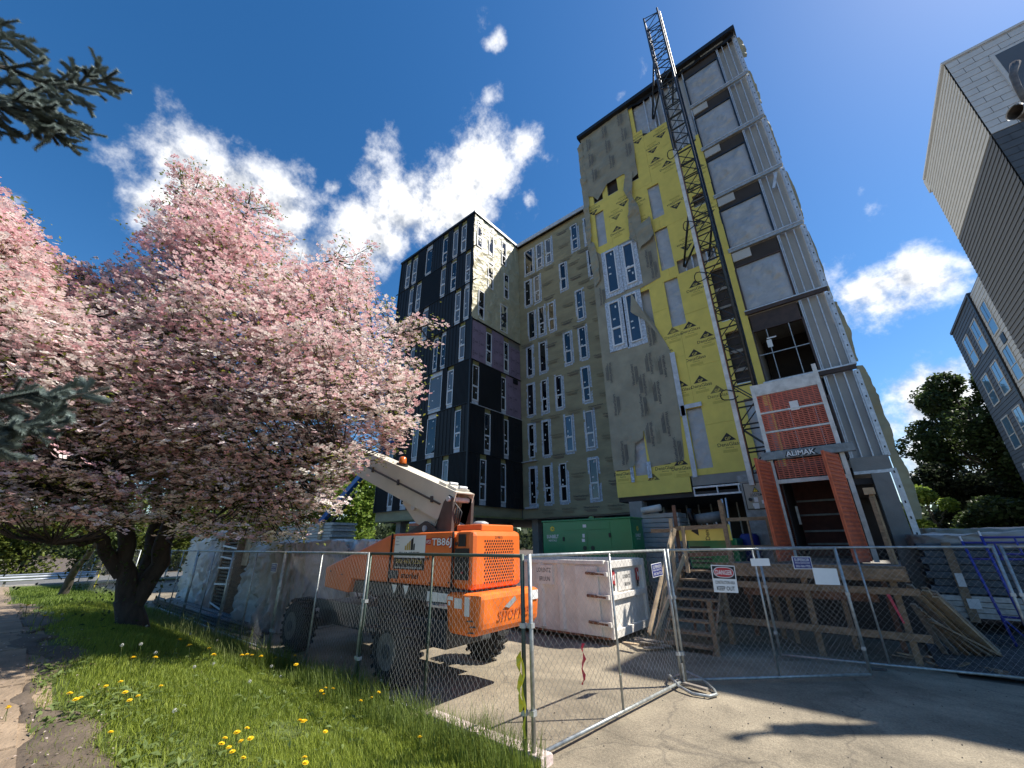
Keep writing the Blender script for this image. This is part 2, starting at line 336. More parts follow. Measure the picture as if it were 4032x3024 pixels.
# cracks and staining in the driveway slab
m = MATS['concrete_drive']; t = m.node_tree; n = t.nodes
pb = n['Principled BSDF']; src = pb.inputs['Base Color'].links[0].from_socket
g = n.new('ShaderNodeNewGeometry'); nzz = n.new('ShaderNodeTexNoise'); nzz.inputs['Scale'].default_value = 1.3; nzz.inputs['Detail'].default_value = 6
t.links.new(g.outputs['Position'], nzz.inputs['Vector'])
vm = n.new('ShaderNodeVectorMath'); vm.operation = 'MULTIPLY_ADD'; t.links.new(nzz.outputs['Color'], vm.inputs[0]); vm.inputs[1].default_value = (0.9, 0.9, 0); t.links.new(g.outputs['Position'], vm.inputs[2])
vo = n.new('ShaderNodeTexVoronoi'); vo.feature = 'DISTANCE_TO_EDGE'; vo.inputs['Scale'].default_value = 0.27; t.links.new(vm.outputs[0], vo.inputs['Vector'])
cr_ = n.new('ShaderNodeMapRange'); cr_.inputs[1].default_value = 0.0; cr_.inputs[2].default_value = 0.0065; cr_.inputs[3].default_value = 0.42; cr_.inputs[4].default_value = 0.0; t.links.new(vo.outputs['Distance'], cr_.inputs[0])
mm = n.new('ShaderNodeMix'); mm.data_type = 'RGBA'; t.links.new(cr_.outputs[0], mm.inputs['Factor']); t.links.new(src, mm.inputs['A']); mm.inputs['B'].default_value = (0.07, 0.06, 0.05, 1)
sp = n.new('ShaderNodeTexNoise'); sp.inputs['Scale'].default_value = 34; sp.inputs['Detail'].default_value = 7; sp.inputs['Roughness'].default_value = 0.75; t.links.new(g.outputs['Position'], sp.inputs['Vector'])
spr = n.new('ShaderNodeMapRange'); spr.inputs[1].default_value = 0.35; spr.inputs[2].default_value = 0.7; spr.inputs[3].default_value = 0.66; spr.inputs[4].default_value = 1.28; t.links.new(sp.outputs[0], spr.inputs[0])
mv = n.new('ShaderNodeMix'); mv.data_type = 'RGBA'; mv.blend_type = 'MULTIPLY'; mv.inputs['Factor'].default_value = 1; t.links.new(mm.outputs['Result'], mv.inputs['A']); t.links.new(spr.outputs[0], mv.inputs['B'])
st2 = n.new('ShaderNodeTexNoise'); st2.inputs['Scale'].default_value = 0.42; st2.inputs['Detail'].default_value = 8; st2.inputs['Roughness'].default_value = 0.7; st2.inputs['Distortion'].default_value = 1.2; t.links.new(g.outputs['Position'], st2.inputs['Vector'])
sr2 = n.new('ShaderNodeMapRange'); sr2.inputs[1].default_value = 0.36; sr2.inputs[2].default_value = 0.56; sr2.inputs[3].default_value = 0.66; sr2.inputs[4].default_value = 1.06; t.links.new(st2.outputs[0], sr2.inputs[0])
mv2 = n.new('ShaderNodeMix'); mv2.data_type = 'RGBA'; mv2.blend_type = 'MULTIPLY'; mv2.inputs['Factor'].default_value = 1; t.links.new(mv.outputs['Result'], mv2.inputs['A']); t.links.new(sr2.outputs[0], mv2.inputs['B'])
t.links.new(mv2.outputs['Result'], pb.inputs['Base Color'])
# ------------------------------------------------------------------ ground
def smooth(a, b, x): t_ = np.clip((np.asarray(x, float)-a)/(b-a), 0, 1); return t_*t_*(3-2*t_)
def bank(u, v):
    """height of the grass bank above the drive"""
    A = 0.03 + 0.77*smooth(-3.0, -10.5, u); A = A*(1-0.8*smooth(-14, -27, u)); B = 1 - smooth(1.5, 3.95, v)
    return A*B
struct(MB().quad((-700,-700,-0.02),(700,-700,-0.02),(700,900,-0.02),(-700,900,-0.02)).build('ground', 'soil'))
struct(MB().quad((-34,3.8,-0.008),(0.6,3.8,-0.008),(0.6,15.6,-0.008),(-34,15.6,-0.008)).build('site_yard', 'concrete_drive'))
struct(MB().quad((-3.05,-14,-0.004),(30,-14,-0.004),(30,10.55,-0.004),(-3.05,10.55,-0.004)).build('driveway', 'concrete_drive'))
# gravel yard on the right: uneven
nx, ny = 90, 70; xs = np.linspace(0.4, 26, nx); ys = np.linspace(10.75, 32, ny); GX, GY = np.meshgrid(xs, ys)
GZ = 0.02 + 0.10*fbm(GX*1.2, GY*1.2, 5) + 0.10*np.clip(GY-11, 0, 2)*0.5
V = np.stack([GX, GY, GZ], -1).reshape(-1, 3); F = [(j*nx+i, j*nx+i+1, (j+1)*nx+i+1, (j+1)*nx+i) for j in range(ny-1) for i in range(nx-1)]
struct(npmesh('gravel_yard', V, F, 'gravel', smooth=True))
# grass bank
us = np.concatenate([np.linspace(-36, -16, 40), np.linspace(-15.7, -3.02, 90)]); vs = np.linspace(0.80, 4.02, 34); GX, GY = np.meshgrid(us, vs)
GZ = bank(GX, GY) + 0.02*fbm(GX*2, GY*2, 3); V = np.stack([GX, GY, GZ], -1).reshape(-1, 3); nx, ny = len(us), len(vs)
F = [(j*nx+i, j*nx+i+1, (j+1)*nx+i+1, (j+1)*nx+i) for j in range(ny-1) for i in range(nx-1)]
struct(npmesh('grass_bank', V, F, 'turf', smooth=True))
# footpath of worn slabs
vs = np.array([-1.4, 0.2, 0.84]); us2 = np.arange(-36, -2.9, 0.5); GX, GY = np.meshgrid(us2, vs); GZ = bank(GX, GY) + 0.006
V = np.stack([GX, GY, GZ], -1).reshape(-1, 3); nx = len(us2); F = [(j*nx+i, j*nx+i+1, (j+1)*nx+i+1, (j+1)*nx+i) for j in range(2) for i in range(nx-1)]
footpath = struct(npmesh('footpath', V, F, 'path', smooth=True))
for k in range(11):
    x0 = -5.0 - 1.5*k; mb = MB(); zz = [float(bank(np.array(x), np.array(0.6)))+0.03 for x in (x0-1.46, x0)]
    y1 = 0.62 + random.uniform(-0.03, 0.02)
    for (a, b, c, d) in (((x0-1.46,-1.2,zz[0]),(x0,-1.2,zz[1]),(x0,y1,zz[1]),(x0-1.46,y1,zz[0])),): 
        dn_ = lambda p: (p[0], p[1], p[2]-0.06)
        mb.quad(a,b,c,d); mb.quad(dn_(a),dn_(b),b,a); mb.quad(dn_(b),dn_(c),c,b); mb.quad(dn_(c),dn_(d),d,c); mb.quad(dn_(d),dn_(a),a,d)
    mb.build('paving_slab', 'path', footpath)
# bare soil worn between slabs and turf
us3 = np.arange(-20, -2.95, 0.08); ks = np.linspace(0, 1, 9); GX, GK = np.meshgrid(us3, ks); lo_ = 0.62+0.22*fbm(us3*1.6, us3*0.3, 61)*2; hi_ = 1.02+0.30*smooth(-8, -4.5, us3)+0.9*fbm(us3*0.9, us3*0.2+4, 63)
hi_ = np.maximum(hi_, lo_+0.12); GY = lo_[None, :]+(hi_-lo_)[None, :]*GK; GZ = bank(GX, GY)+0.034+0.012*fbm(GX*5, GY*5, 8)-0.03*(np.abs(GK-.5)*2)**4; V = np.stack([GX, GY, GZ], -1).reshape(-1, 3); nx = len(us3)
F = [(j*nx+i, j*nx+i+1, (j+1)*nx+i+1, (j+1)*nx+i) for j in range(8) for i in range(nx-1)]
struct(npmesh('bare_soil', V, F, 'soil', smooth=True))
# far road on the left with its kerbs
struct(MB().box(-47,-38.2,-60,60,-0.1,0.02).build('road', 'asphalt'))
struct(MB().box(-38.2,-37.95,-60,60,-0.1,0.13).build('road_kerb', 'curb'))
struct(MB().quad((-37.9,-60,0.06),(-36.2,-60,0.06),(-36.2,60,0.06),(-37.9,60,0.06)).build('verge', 'turf'))
# painted kerb stones beside the drive, below the fence
kerb = struct(MB().box(-4.9,-3.02,4.06,4.10,-0.1,0.02).build('drive_kerb', 'curb'))
for k in range(2):
    MB().prism([(4.02,-0.05),(4.25,-0.05),(4.25,0.07),(4.21,0.10),(4.04,0.10)], 'x', -4.86+0.93*k, -4.86+0.93*k+0.905).build('kerb_stone', 'curb_paint', kerb, bevel=0.01)
# ------------------------------------------------------------------ the apartment building under construction
FLH = 2.985
class Fr:
    """a wall plane: s runs along it, d comes out of it, z is up"""
    def __init__(s, o, r, n): s.o = Vector(o); s.r = Vector(r); s.n = Vector(n)
    def p(s, a, d, z): return s.o + s.r*a + s.n*d + Vector((0,0,z))
    def box(s, mb, a0, a1, d0, d1, z0, z1):
        i = len(mb.v)
        for z in (z0, z1):
            for a, d in ((a0,d0),(a1,d0),(a1,d1),(a0,d1)): mb.v.append(tuple(s.p(a,d,z)))
        mb.f += [tuple(i+k for k in q) for q in ((0,3,2,1),(4,5,6,7),(0,1,5,4),(1,2,6,5),(2,3,7,6),(3,0,4,7))]; return mb
FRONT = Fr((0,15.95,0), (1,0,0), (0,-1,0)); SIDE = Fr((-16.68,0,0), (0,1,0), (1,0,0)); MID = Fr((0,21.0,0), (1,0,0), (0,-1,0)); TOW = Fr((0,16.0,0), (1,0,0), (0,-1,0))
bld = thing('apartment_building', 'unfinished apartment block part clad in black metal, part bare yellow sheathing and olive wrap', 'building', (-12, 18, 0))
MB().box(-25.55,-16.68,15.95,38,3.95,25.15).build('wing_wall', 'inner_wall', bld)
MB().box(-16.68,-7.4,21.02,38,3.60,25.15).build('rear_wall', 'inner_wall', bld)
# tower: solid left bays, hollow right bay with floor slabs
tw = MB().box(-7.4,-1.42,16.22,38,4.36,25.1).box(0.22,1.02,16.22,38,4.36,25.1).box(-1.42,0.22,19.5,38,4.36,25.1)
tw.build('tower_wall', 'gypsum', bld)
for k in range(8):
    MB().box(-1.42,0.22,16.06,19.5,4.13+FLH*k,4.36+FLH*k).build('floor_slab', 'concrete', bld)
ROOFB = MB().box(-25.75,-16.45,15.72,38.1,25.15,25.32).box(-16.45,-7.6,20.72,38.1,25.16,25.33).box(-7.62,1.2,15.7,38.1,25.17,25.40)
ROOFB.build('roof_edge', 'black_trim', bld)
FRM = Fr((0,20.7,0), (1,0,0), (0,-1,0)); mbp = MB(); FRM.box(mbp, -16.4, -7.65, 0.0, 0.06, 25.05, 25.36); mbp.build('parapet_cap', 'flash_silver', bld)
mbp = MB(); SIDE.box(mbp, 15.8, 20.7, 0.16, 0.24, 25.16, 25.38); mbp.build('parapet_cap', 'flash_silver', bld)
def pane_sticker(fr, a, z, w_, h_, d, par, tilt=0.0):
    mb = MB(); c = fr.p(a, d, z); r = fr.r; pts = []
    for x, y in ((-w_/2,-h_/2),(w_/2,-h_/2),(w_/2,h_/2),(-w_/2,h_/2)):
        x2 = x*math.cos(tilt)-y*math.sin(tilt); y2 = x*math.sin(tilt)+y*math.cos(tilt); pts.append(c + r*x2 + Z1*y2)
    mb.poly(pts); return mb.build('paper_sticker', 'sticker', par, fix=False)
def window(fr, a0, a1, z0, z1, d=0.02, fixed=False, glass='glass_dark', tape=True, par=None, split=0.40, tapemat='flash_tape', depth=0.055):
    f = 0.05; mb = MB()
    fr.box(mb, a0, a0+f, d, d+depth, z0, z1); fr.box(mb, a1-f, a1, d, d+depth, z0, z1)
    fr.box(mb, a0+f, a1-f, d, d+depth, z0, z0+f); fr.box(mb, a0+f, a1-f, d, d+depth, z1-f, z1)
    zs = z0 + (z1-z0)*split
    if not fixed:
        fr.box(mb, a0+f, a1-f, d, d+depth*0.98, zs-0.035, zs+0.035)
        g = 0.028   # opening sash set inside the frame
        fr.box(mb, a0+f, a0+f+g, d, d+depth*0.8, z0+f, zs-0.035); fr.box(mb, a1-f-g, a1-f, d, d+depth*0.8, z0+f, zs-0.035)
        fr.box(mb, a0+f+g, a1-f-g, d, d+depth*0.8, z0+f, z0+f+g); fr.box(mb, a0+f+g, a1-f-g, d, d+depth*0.8, zs-0.035-g, zs-0.035)
    wo = mb.build('window', 'vinyl_white', par or bld)
    def pane(b0, b1):
        mb = MB(); fr.box(mb, a0+f+0.002, a1-f-0.002, d-0.01, d+0.012, b0, b1); po = mb.build('pane', glass, wo)
    if fixed: pane(z0+f+0.002, z1-f-0.002)
    else: pane(zs+0.037, z1-f-0.002); pane(z0+f+0.002, zs-0.037)
    wd = a1-a0; n = random.choice((2, 3, 3))
    spots = [(0.3, 0.45), (0.62, 0.9), (0.68, 0.2), (0.3, 0.30), (0.35, 0.58)]; random.shuffle(spots)
    for fx, fz in spots[:n]:
        tall = random.random() < 0.5
        pane_sticker(fr, a0+wd*fx+random.uniform(-.02,.02), z0+(z1-z0)*(fz+random.uniform(-.04,.04)), 0.07 if tall else 0.12, 0.13 if tall else 0.075, d+0.0135, wo, random.uniform(-.15,.15))
    if tape:
        w_ = 0.13; dd = 0.010; mb = MB()
        def strip(b0, b1, c0, c1, k):
            n_ = max(2, int((c1-c0)/0.12)); prev = None
            for q in range(n_+1):
                z = c0+(c1-c0)*q/n_; j0 = random.uniform(-.015,.012); j1 = random.uniform(-.015,.015)
                cur = (fr.p(b0+j0, dd+k, z), fr.p(b1+j1, dd+k, z))
                if prev: mb.quad(prev[0], prev[1], cur[1], cur[0])
                prev = cur
        strip(a0-w_, a0+0.01, z0-random.uniform(.05,.22), z1+random.uniform(.05,.2), 0.0); strip(a1-0.01, a1+w_, z0-random.uniform(.03,.16), z1+random.uniform(.05,.22), 0.002)
        strip(a0, a1, z0-0.16, z0+0.01, 0.004)
        if random.random() < 0.6: strip(a0-0.1, a1+0.08, z1-0.01, z1+0.12, 0.006)
        mb.build('flashing_tape', tapemat, wo, fix=False)
    return wo
def ribbed(fr, a0, a1, z0, z1, d, kind, par=bld):
    mb = MB(); prof = []
    if kind == 'rib':
        n_ = max(1, round((a1-a0)/0.105)); p = (a1-a0)/n_
        for k in range(n_):
            s = a0+k*p; prof += [(s, d), (s+p*0.42, d), (s+p*0.5, d+0.032), (s+p*0.92, d+0.032)]
        prof.append((a1, d))
    else:
        n_ = max(1, round((a1-a0)/0.34)); p = (a1-a0)/n_
        for k in range(n_):
            s = a0+k*p; prof += [(s, d), (s+0.004, d+0.034), (s+0.03, d+0.034), (s+0.034, d+0.006)]
        prof.append((a1, d+0.006))
    for (s0, d0), (s1, d1) in zip(prof[:-1], prof[1:]):
        mb.quad(fr.p(s0,d0,z0), fr.p(s1,d1,z0), fr.p(s1,d1,z1), fr.p(s0,d0,z1))
    for e in (a0, a1): mb.quad(fr.p(e,d-0.1,z0), fr.p(e,d,z0), fr.p(e,d,z1), fr.p(e,d-0.1,z1))
    return mb.build('cladding_panel', 'black_metal', par, fix=False)
# ---- black wing, street front: floor 0 is the lowest clad floor; (left, right, fixed?)
BW = {0: [(-24.2,-23.6,0),(-22.75,-22.1,0),(-20.3,-19.8,0),(-18.72,-18.2,1)], 1: [(-24.6,-24.05,0),(-21.95,-21.35,1),(-20.5,-19.55,1),(-17.8,-17.22,0)],
      2: [(-23.1,-22.55,1),(-20.55,-19.25,1),(-18.7,-18.12,0)], 3: [(-24.4,-23.85,0),(-23.1,-22.55,0),(-20.38,-19.93,1),(-19.55,-19.05,1),(-17.7,-17.15,0)],
      4: [(-24.5,-23.95,0),(-21.95,-21.3,0),(-18.32,-17.77,0),(-17.4,-16.9,1)], 5: [(-24.05,-23.5,0),(-23.12,-22.55,0),(-20.1,-19.55,0),(-18.93,-18.35,0),(-17.38,-16.87,0)],
      6: [(-24.9,-24.33,0),(-23.98,-23.38,0),(-22.2,-21.4,1),(-20.1,-19.52,0),(-18.9,-18.37,1),(-17.97,-17.43,0)]}
KIND = {0: 'rrrsr', 1: 'srrsss', 2: 'rsrr', 3: 'srsrss', 4: 'srsrrr', 5: 'ssrsss', 6: 'srrssr r'.replace(' ', '')}
for i in range(7):
    z0 = 4.12+FLH*i; z1 = z0+FLH-0.035
    if i == 6: z1 = 25.12
    edges = -25.6; ws = BW[i]
    for j, (a, b, fx) in enumerate(ws + [(-16.58, None, None)]):
        if a-edges > 0.06: ribbed(FRONT, edges, a-0.03, z0, z1, 0.14, 'rib' if KIND[i][j % len(KIND[i])] == 'r' else 'seam')
        if b is None: break
        window(FRONT, a, b, z0+0.27, z0+0.27+2.40, 0.06, bool(fx), random.choice(('glass_grey','glass_grey','glass_dark')), tape=False)
        mb = MB(); FRONT.box(mb, a-0.028, b+0.028, 0.0, 0.075, z0+0.003, z0+0.265); mb.build('sill_flashing', 'flash_silver', bld)
        mb = MB(); FRONT.box(mb, a-0.028, b+0.028, 0.0, 0.05, z0+2.675, z1); mb.build('window_header', 'insul_green' if random.random() < .75 else 'flash_silver', bld)
        edges = b+0.03
    mb = MB(); FRONT.box(mb, -25.64-(0.35 if i == 6 else 0), -16.5+(0.3 if i in (5, 6) else 0), 0.12, 0.2, z0-0.032, z0-0.002); mb.build('floor_trim', 'black_trim', bld)
    # end wall of the wing, towards the far street
ENDW = Fr((-25.6,0,0), (0,-1,0), (-1,0,0))
for i in range(7): ribbed(ENDW, -37.5, -15.82, 4.12+FLH*i, 4.12+FLH*(i+1)-0.035, 0.02, 'seam')
MB().box(-25.66,-25.58,15.74,15.84,4.1,25.1).box(-16.585,-16.47,15.76,15.84,4.1,16.1).build('corner_trim', 'black_trim', bld)
# ---- wrapped surfaces
def sheet(name, fr, poly, d, m, par=bld, cell=0.07, amp=0.02, holes=(), seed=1, belly=0.0, wr=1.0, curl=0.0, pin=0.0):
    """a wrinkled membrane hung in front of a wall; poly is its outline in (s, z)"""
    P = np.array(poly); s0, z0 = P.min(0); s1, z1 = P.max(0); nx = max(2, int((s1-s0)/cell)+1); ny = max(2, int((z1-z0)/cell)+1)
    S_, Z_ = np.meshgrid(np.linspace(s0, s1, nx), np.linspace(z0, z1, ny))
    fold = fbm(S_*1.3*wr, Z_*1.1*wr, seed) * 2.2 + 0.9*np.abs(fbm(S_*0.9*wr+Z_*0.55*wr, Z_*2.6*wr-S_*0.8*wr, seed+9)) + 0.5*np.abs(fbm(S_*3*wr, Z_*1.2*wr, seed+5))
    D = d + amp*fold + belly*np.sin(np.pi*(Z_-z0)/(z1-z0+1e-6))*(0.5+fbm(S_*0.8, Z_*0.5, seed+3)) + curl*np.clip((z0+0.9-Z_)/0.9, 0, 1)**2
    D = np.maximum(D, d-0.004)
    if pin: D = d + (D-d)*np.clip(np.minimum(np.minimum(S_-s0, s1-S_), np.minimum(Z_-z0, z1-Z_))/pin, 0, 1)
    SS = S_ + 0.02*fbm(S_*2, Z_*2, seed+20); ZZ = Z_ + 0.03*fbm(S_*2, Z_*2, seed+21)
    def inside(x, y, Q):
        c = np.zeros(x.shape, bool); j = len(Q)-1
        for i in range(len(Q)):
            xi, yi = Q[i]; xj, yj = Q[j]
            if yi != yj: c ^= ((yi > y) != (yj > y)) & (x < (xj-xi)*(y-yi)/(yj-yi)+xi)
            j = i
        return c
    cx = (S_[:-1,:-1]+S_[1:,1:])/2; cz = (Z_[:-1,:-1]+Z_[1:,1:])/2; ok = inside(cx, cz, poly)
    for (h0, h1, hz0, hz1) in holes: ok &= ~((cx > h0) & (cx < h1) & (cz > hz0) & (cz < hz1))
    jj, ii = np.nonzero(ok); F = np.stack([jj*nx+ii, jj*nx+ii+1, (jj+1)*nx+ii+1, (jj+1)*nx+ii], -1)
    o = np.array(fr.o); V = o + SS.ravel()[:,None]*np.array(fr.r) + D.ravel()[:,None]*np.array(fr.n) + ZZ.ravel()[:,None]*np.array((0,0,1.0))
    # pull the rim onto the outline so that edges run clean
    cnt = np.bincount(F.ravel(), minlength=len(V)); rim = np.nonzero((cnt > 0) & (cnt < 4))[0]
    pts2 = np.stack([S_.ravel()[rim], Z_.ravel()[rim]], -1); best = np.full(len(rim), 1e9); bp = pts2.copy()
    for i in range(len(P)):
        a_, b_ = P[i-1], P[i]; ab = b_-a_; t_ = np.clip(((pts2-a_)@ab)/max(1e-9, ab@ab), 0, 1); q_ = a_+t_[:,None]*ab; dd_ = np.hypot(*(q_-pts2).T)
        m_ = dd_ < best; best[m_] = dd_[m_]; bp[m_] = q_[m_]
    m_ = best < cell*1.5; sh_ = np.zeros((len(rim), 2)); sh_[m_] = (bp-pts2)[m_]
    V[rim] += sh_[:,:1]*np.array(fr.r) + sh_[:,1:]*np.array((0,0,1.0))
    used = np.unique(F); mp_ = np.full(len(V), -1); mp_[used] = np.arange(len(used))
    return npmesh(name, V[used], mp_[F], m, par, smooth=True)
PRN = {}
def printed(key, build, fr, a, z, d, par, m, h=1.0):
    """flat print on a sheet or board: one mesh per kind, shared"""
    k = (key, id(fr), m)
    if k not in PRN:
        mb = MB(); build(mb, fr.r, Z1); me = bpy.data.meshes.new('printed_mark'); me.from_pydata(mb.v, [], mb.f); me.materials.append(MATS[m]); PRN[k] = me
    o = link('printed_mark', PRN[k], par); o.location = fr.p(a, d, z) - org(par); o.scale = (h, h, h); return o
def p_ws(mb, r, u):
    letter(mb, 'WeatherSmart', (0,0,0), r, u, 0.125, 0.012, slant=0.0)
    for q, y in enumerate((-0.14, -0.19, -0.24)): mb.poly([Vector(r)*x + Vector(u)*yy for x, yy in ((-.5+.1*q,y-.012),(.35,y-.012),(.35,y+.012),(-.5+.1*q,y+.012))])
def p_wsv(mb, r, u): p_ws(mb, u, -Vector(r))
def p_wsv2(mb, r, u): p_ws(mb, -Vector(u), Vector(r))
def p_small(mb, r, u):
    for q in range(5): mb.poly([Vector(r)*x + Vector(u)*yy for x, yy in ((-.09+q*.036,-.34),(-.08+q*.036,-.34),(-.08+q*.036,.34-.1*(q%3)),(-.09+q*.036,.34-.1*(q%3)))])
def p_faint(mb, r, u):
    for y in (0.05, 0.0, -0.05): mb.poly([Vector(r)*x + Vector(u)*yy for x, yy in ((-.35,y-.012),(.35,y-.012),(.35,y+.012),(-.35,y+.012))])
# rear wall of the recess: one big sheet
wrapM = sheet('house_wrap', MID, [(-16.62,3.5),(-7.42,3.56),(-7.42,25.12),(-16.62,25.12)], 0.0, 'house_wrap', cell=0.085, amp=0.011, seed=2)
MW = [[(-15.95,-15.44,1),(-14.78,-14.26,0),(-13.6,-13.1,0),(-11.52,-10.98,0)], [(-15.95,-15.46,0),(-14.77,-14.24,1),(-13.0,-12.46,0),(-11.53,-10.98,0)],
      [(-15.96,-15.4,1),(-14.73,-14.26,0),(-13.54,-13.04,0),(-11.5,-11.0,0)], [(-15.9,-15.4,1),(-14.76,-14.2,1),(-12.65,-12.12,0),(-11.47,-10.95,0)],
      [(-15.68,-15.08,1),(-14.7,-14.2,0),(-13.82,-13.32,0),(-11.45,-10.94,0)], [(-15.93,-15.38,1),(-15.0,-14.5,0),(-12.61,-12.12,0),(-10.24,-9.72,0)],
      [(-15.85,-15.05,1),(-14.66,-14.14,0),(-13.77,-13.27,0),(-11.42,-10.9,0),(-10.3,-9.78,0)]]
TEMP = []
for i in range(7):
    zb = 4.35+2.958*i
    for (a, b, fx) in MW[i]:
        gl = 'glass_dark' if a < -13 else random.choice(('glass_grey','glass_dark','glass_blue'))
        if i >= 5 and a > -15.5 and a < -13: gl = 'glass_grey'
        window(MID, a, b, zb, zb+2.30, 0.03, bool(fx), gl); TEMP.append((a-0.75, b+0.75, zb-0.3, zb+2.5))
for k in range(32):
    for c in range(7):
        a = -16.1+c*1.5+0.75*(k % 2)+0.3*((k*0.37) % 1); z = 3.95+k*0.66
        if a < -16.0 or a > -8.2 or any(q[0]+.35 < a < q[1]-.35 and q[2] < z < q[3] for q in TEMP): continue
        printed('ws', p_ws, MID, a, z, 0.03, wrapM, 'wrap_print_faint' if (k+c) % 3 else 'wrap_print')
# side wall of the black wing, facing the recess
wrapS = sheet('house_wrap', SIDE, [(15.82,16.12),(20.98,16.12),(20.98,25.14),(15.82,25.14)], 0.1, 'house_wrap_sunlit', cell=0.05, amp=0.045, seed=31, wr=1.5)
SW = [[(16.9,17.46,0),(18.76,19.28,0)], [(17.22,17.8,0),(19.08,19.56,0)], [(16.06,16.66,0),(18.8,19.32,0)], [(17.28,17.85,0),(19.12,19.64,0)],
      [(16.38,16.98,0),(18.7,19.45,1)], [(17.3,17.88,0),(19.1,19.66,0)], [(16.1,16.64,0),(17.34,17.86,1),(18.83,19.36,0)]]
for i in range(7):
    z0 = 4.12+FLH*i; z1 = z0+FLH-0.035; e = 15.84
    for j, (a, b, fx) in enumerate(SW[i] + [(20.98, None, None)]):
        if i <= 1 or (i == 2 and b is not None): ribbed(SIDE, e, a-0.03, z0, z1, 0.14, 'rib' if (i+j) % 2 else 'seam')
        elif i == 3 or i == 2:
            zc0 = z0+(0.0 if i == 2 else 0.02); mb = MB(); SIDE.box(mb, e, a-0.03, 0.0, 0.11, zc0, z1-(0.55 if b is None and i == 3 else 0.05)); fo = mb.build('foam_board', 'foam_purple', bld)
            def p_foam(mb, r, u):
                for q in range(3):
                    letter(mb, 'O', Vector(u)*(q*0.17-.17), r, u, 0.11, 0.03)
                for q in range(4): mb.poly([Vector(r)*x + Vector(u)*y for x, y in ((.12+q*.09,-.06),(.17+q*.09,-.06),(.17+q*.09,.06+.05*(q%2)),(.12+q*.09,.06+.05*(q%2)))])
            for q in range(max(1, int((a-e)/0.55))*3):
                printed('foam', p_foam, SIDE, e+0.25+(q % max(1, int((a-e)/0.55)))*0.55, z0+0.5+0.85*(q // max(1, int((a-e)/0.55))), 0.114, fo, 'foam_print', 0.8)
        if b is None: break
        window(SIDE, a, b, z0+0.26, z0+0.26+(2.40 if i < 3 else 2.28), 0.115 if i > 3 else 0.05, bool(fx), 'glass_dark', tape=i > 3)
        if i <= 3:
            mb = MB(); SIDE.box(mb, a-0.028, b+0.028, 0.0, 0.065, z0+0.003, z0+0.255); mb.build('sill_flashing', 'flash_silver', bld)
            mb = MB(); SIDE.box(mb, a-0.028, b+0.028, 0.0, 0.04, z0+2.665, z1); mb.build('window_header', 'insul_green', bld)
        e = b+0.03
    if i <= 4:
        mb = MB(); SIDE.box(mb, 15.76, 20.97, 0.10, 0.19, z0-0.032, z0-0.002); mb.build('floor_trim', 'black_trim' if i != 2 else 'flash_silver', bld)
for zq in (6.5, 9.45, 4.75, 7.75, 12.6):   # louvred vents near the inner corner
    vo_ = MB(); SIDE.box(vo_, 20.05, 20.55, 0.15, 0.185, zq, zq+0.34); v_ = vo_.build('wall_vent', 'black_trim', bld)
    for q in range(5): mb = MB(); SIDE.box(mb, 20.08, 20.52, 0.185, 0.2, zq+0.03+q*0.062, zq+0.055+q*0.062); mb.build('louvre', 'black_metal', v_)
# band of wrap under the cladding and the soffit
sheet('soffit_wrap', FRONT, [(-25.55,3.5),(-16.7,3.5),(-16.7,4.12),(-25.55,4.12)], 0.02, 'house_wrap', cell=0.08, amp=0.03, seed=41)
sheet('soffit_wrap', SIDE, [(15.9,3.55),(20.95,3.55),(20.95,4.12),(15.9,4.12)], 0.02, 'house_wrap', cell=0.08, amp=0.02, seed=42)
MB().box(-25.55,-16.7,15.96,38,3.45,3.94).box(-16.7,-7.42,21.1,38,3.45,3.59).build('soffit', 'inner_wall', bld)
mb = MB(); SIDE.box(mb, 15.9, 21.0, 0.03, 0.1, 3.44, 3.55); FRONT.box(mb, -25.55, -16.7, 0.03, 0.07, 3.44, 3.49); mb.build('soffit_edge', 'insul_green', bld)
mb = MB(); MID.box(mb, -16.3, -15.3, 0.03, 0.2, 4.08, 4.2); mb.build('ledge', 'flash_silver', bld)
mb = MB(); MID.box(mb, -16.5, -15.3, 0.03, 0.2, 7.06, 7.11); mb.build('ledge', 'flash_silver', bld)
# ground floor: columns, back walls coloured dark for the unlit rooms
for x, y in ((-23.45,16.6),(-17.0,16.6),(-16.1,21.8),(-11.5,21.8),(-7.9,20.9),(-25.0,24),(-20.5,24)):
    MB().box(x-0.24,x+0.24,y-0.24,y+0.24,-0.05,3.46 if x < -16.5 else 3.6).build('column', 'concrete', bld, bevel=0.02)
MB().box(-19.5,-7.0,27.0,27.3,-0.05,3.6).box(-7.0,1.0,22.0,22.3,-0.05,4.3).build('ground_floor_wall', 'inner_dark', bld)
for k in range(22):
    x = -15.9+k*0.41; MB().box(x,x+0.045,22.6,22.72,0.0,3.5).build('stud', 'galv_dull', bld)
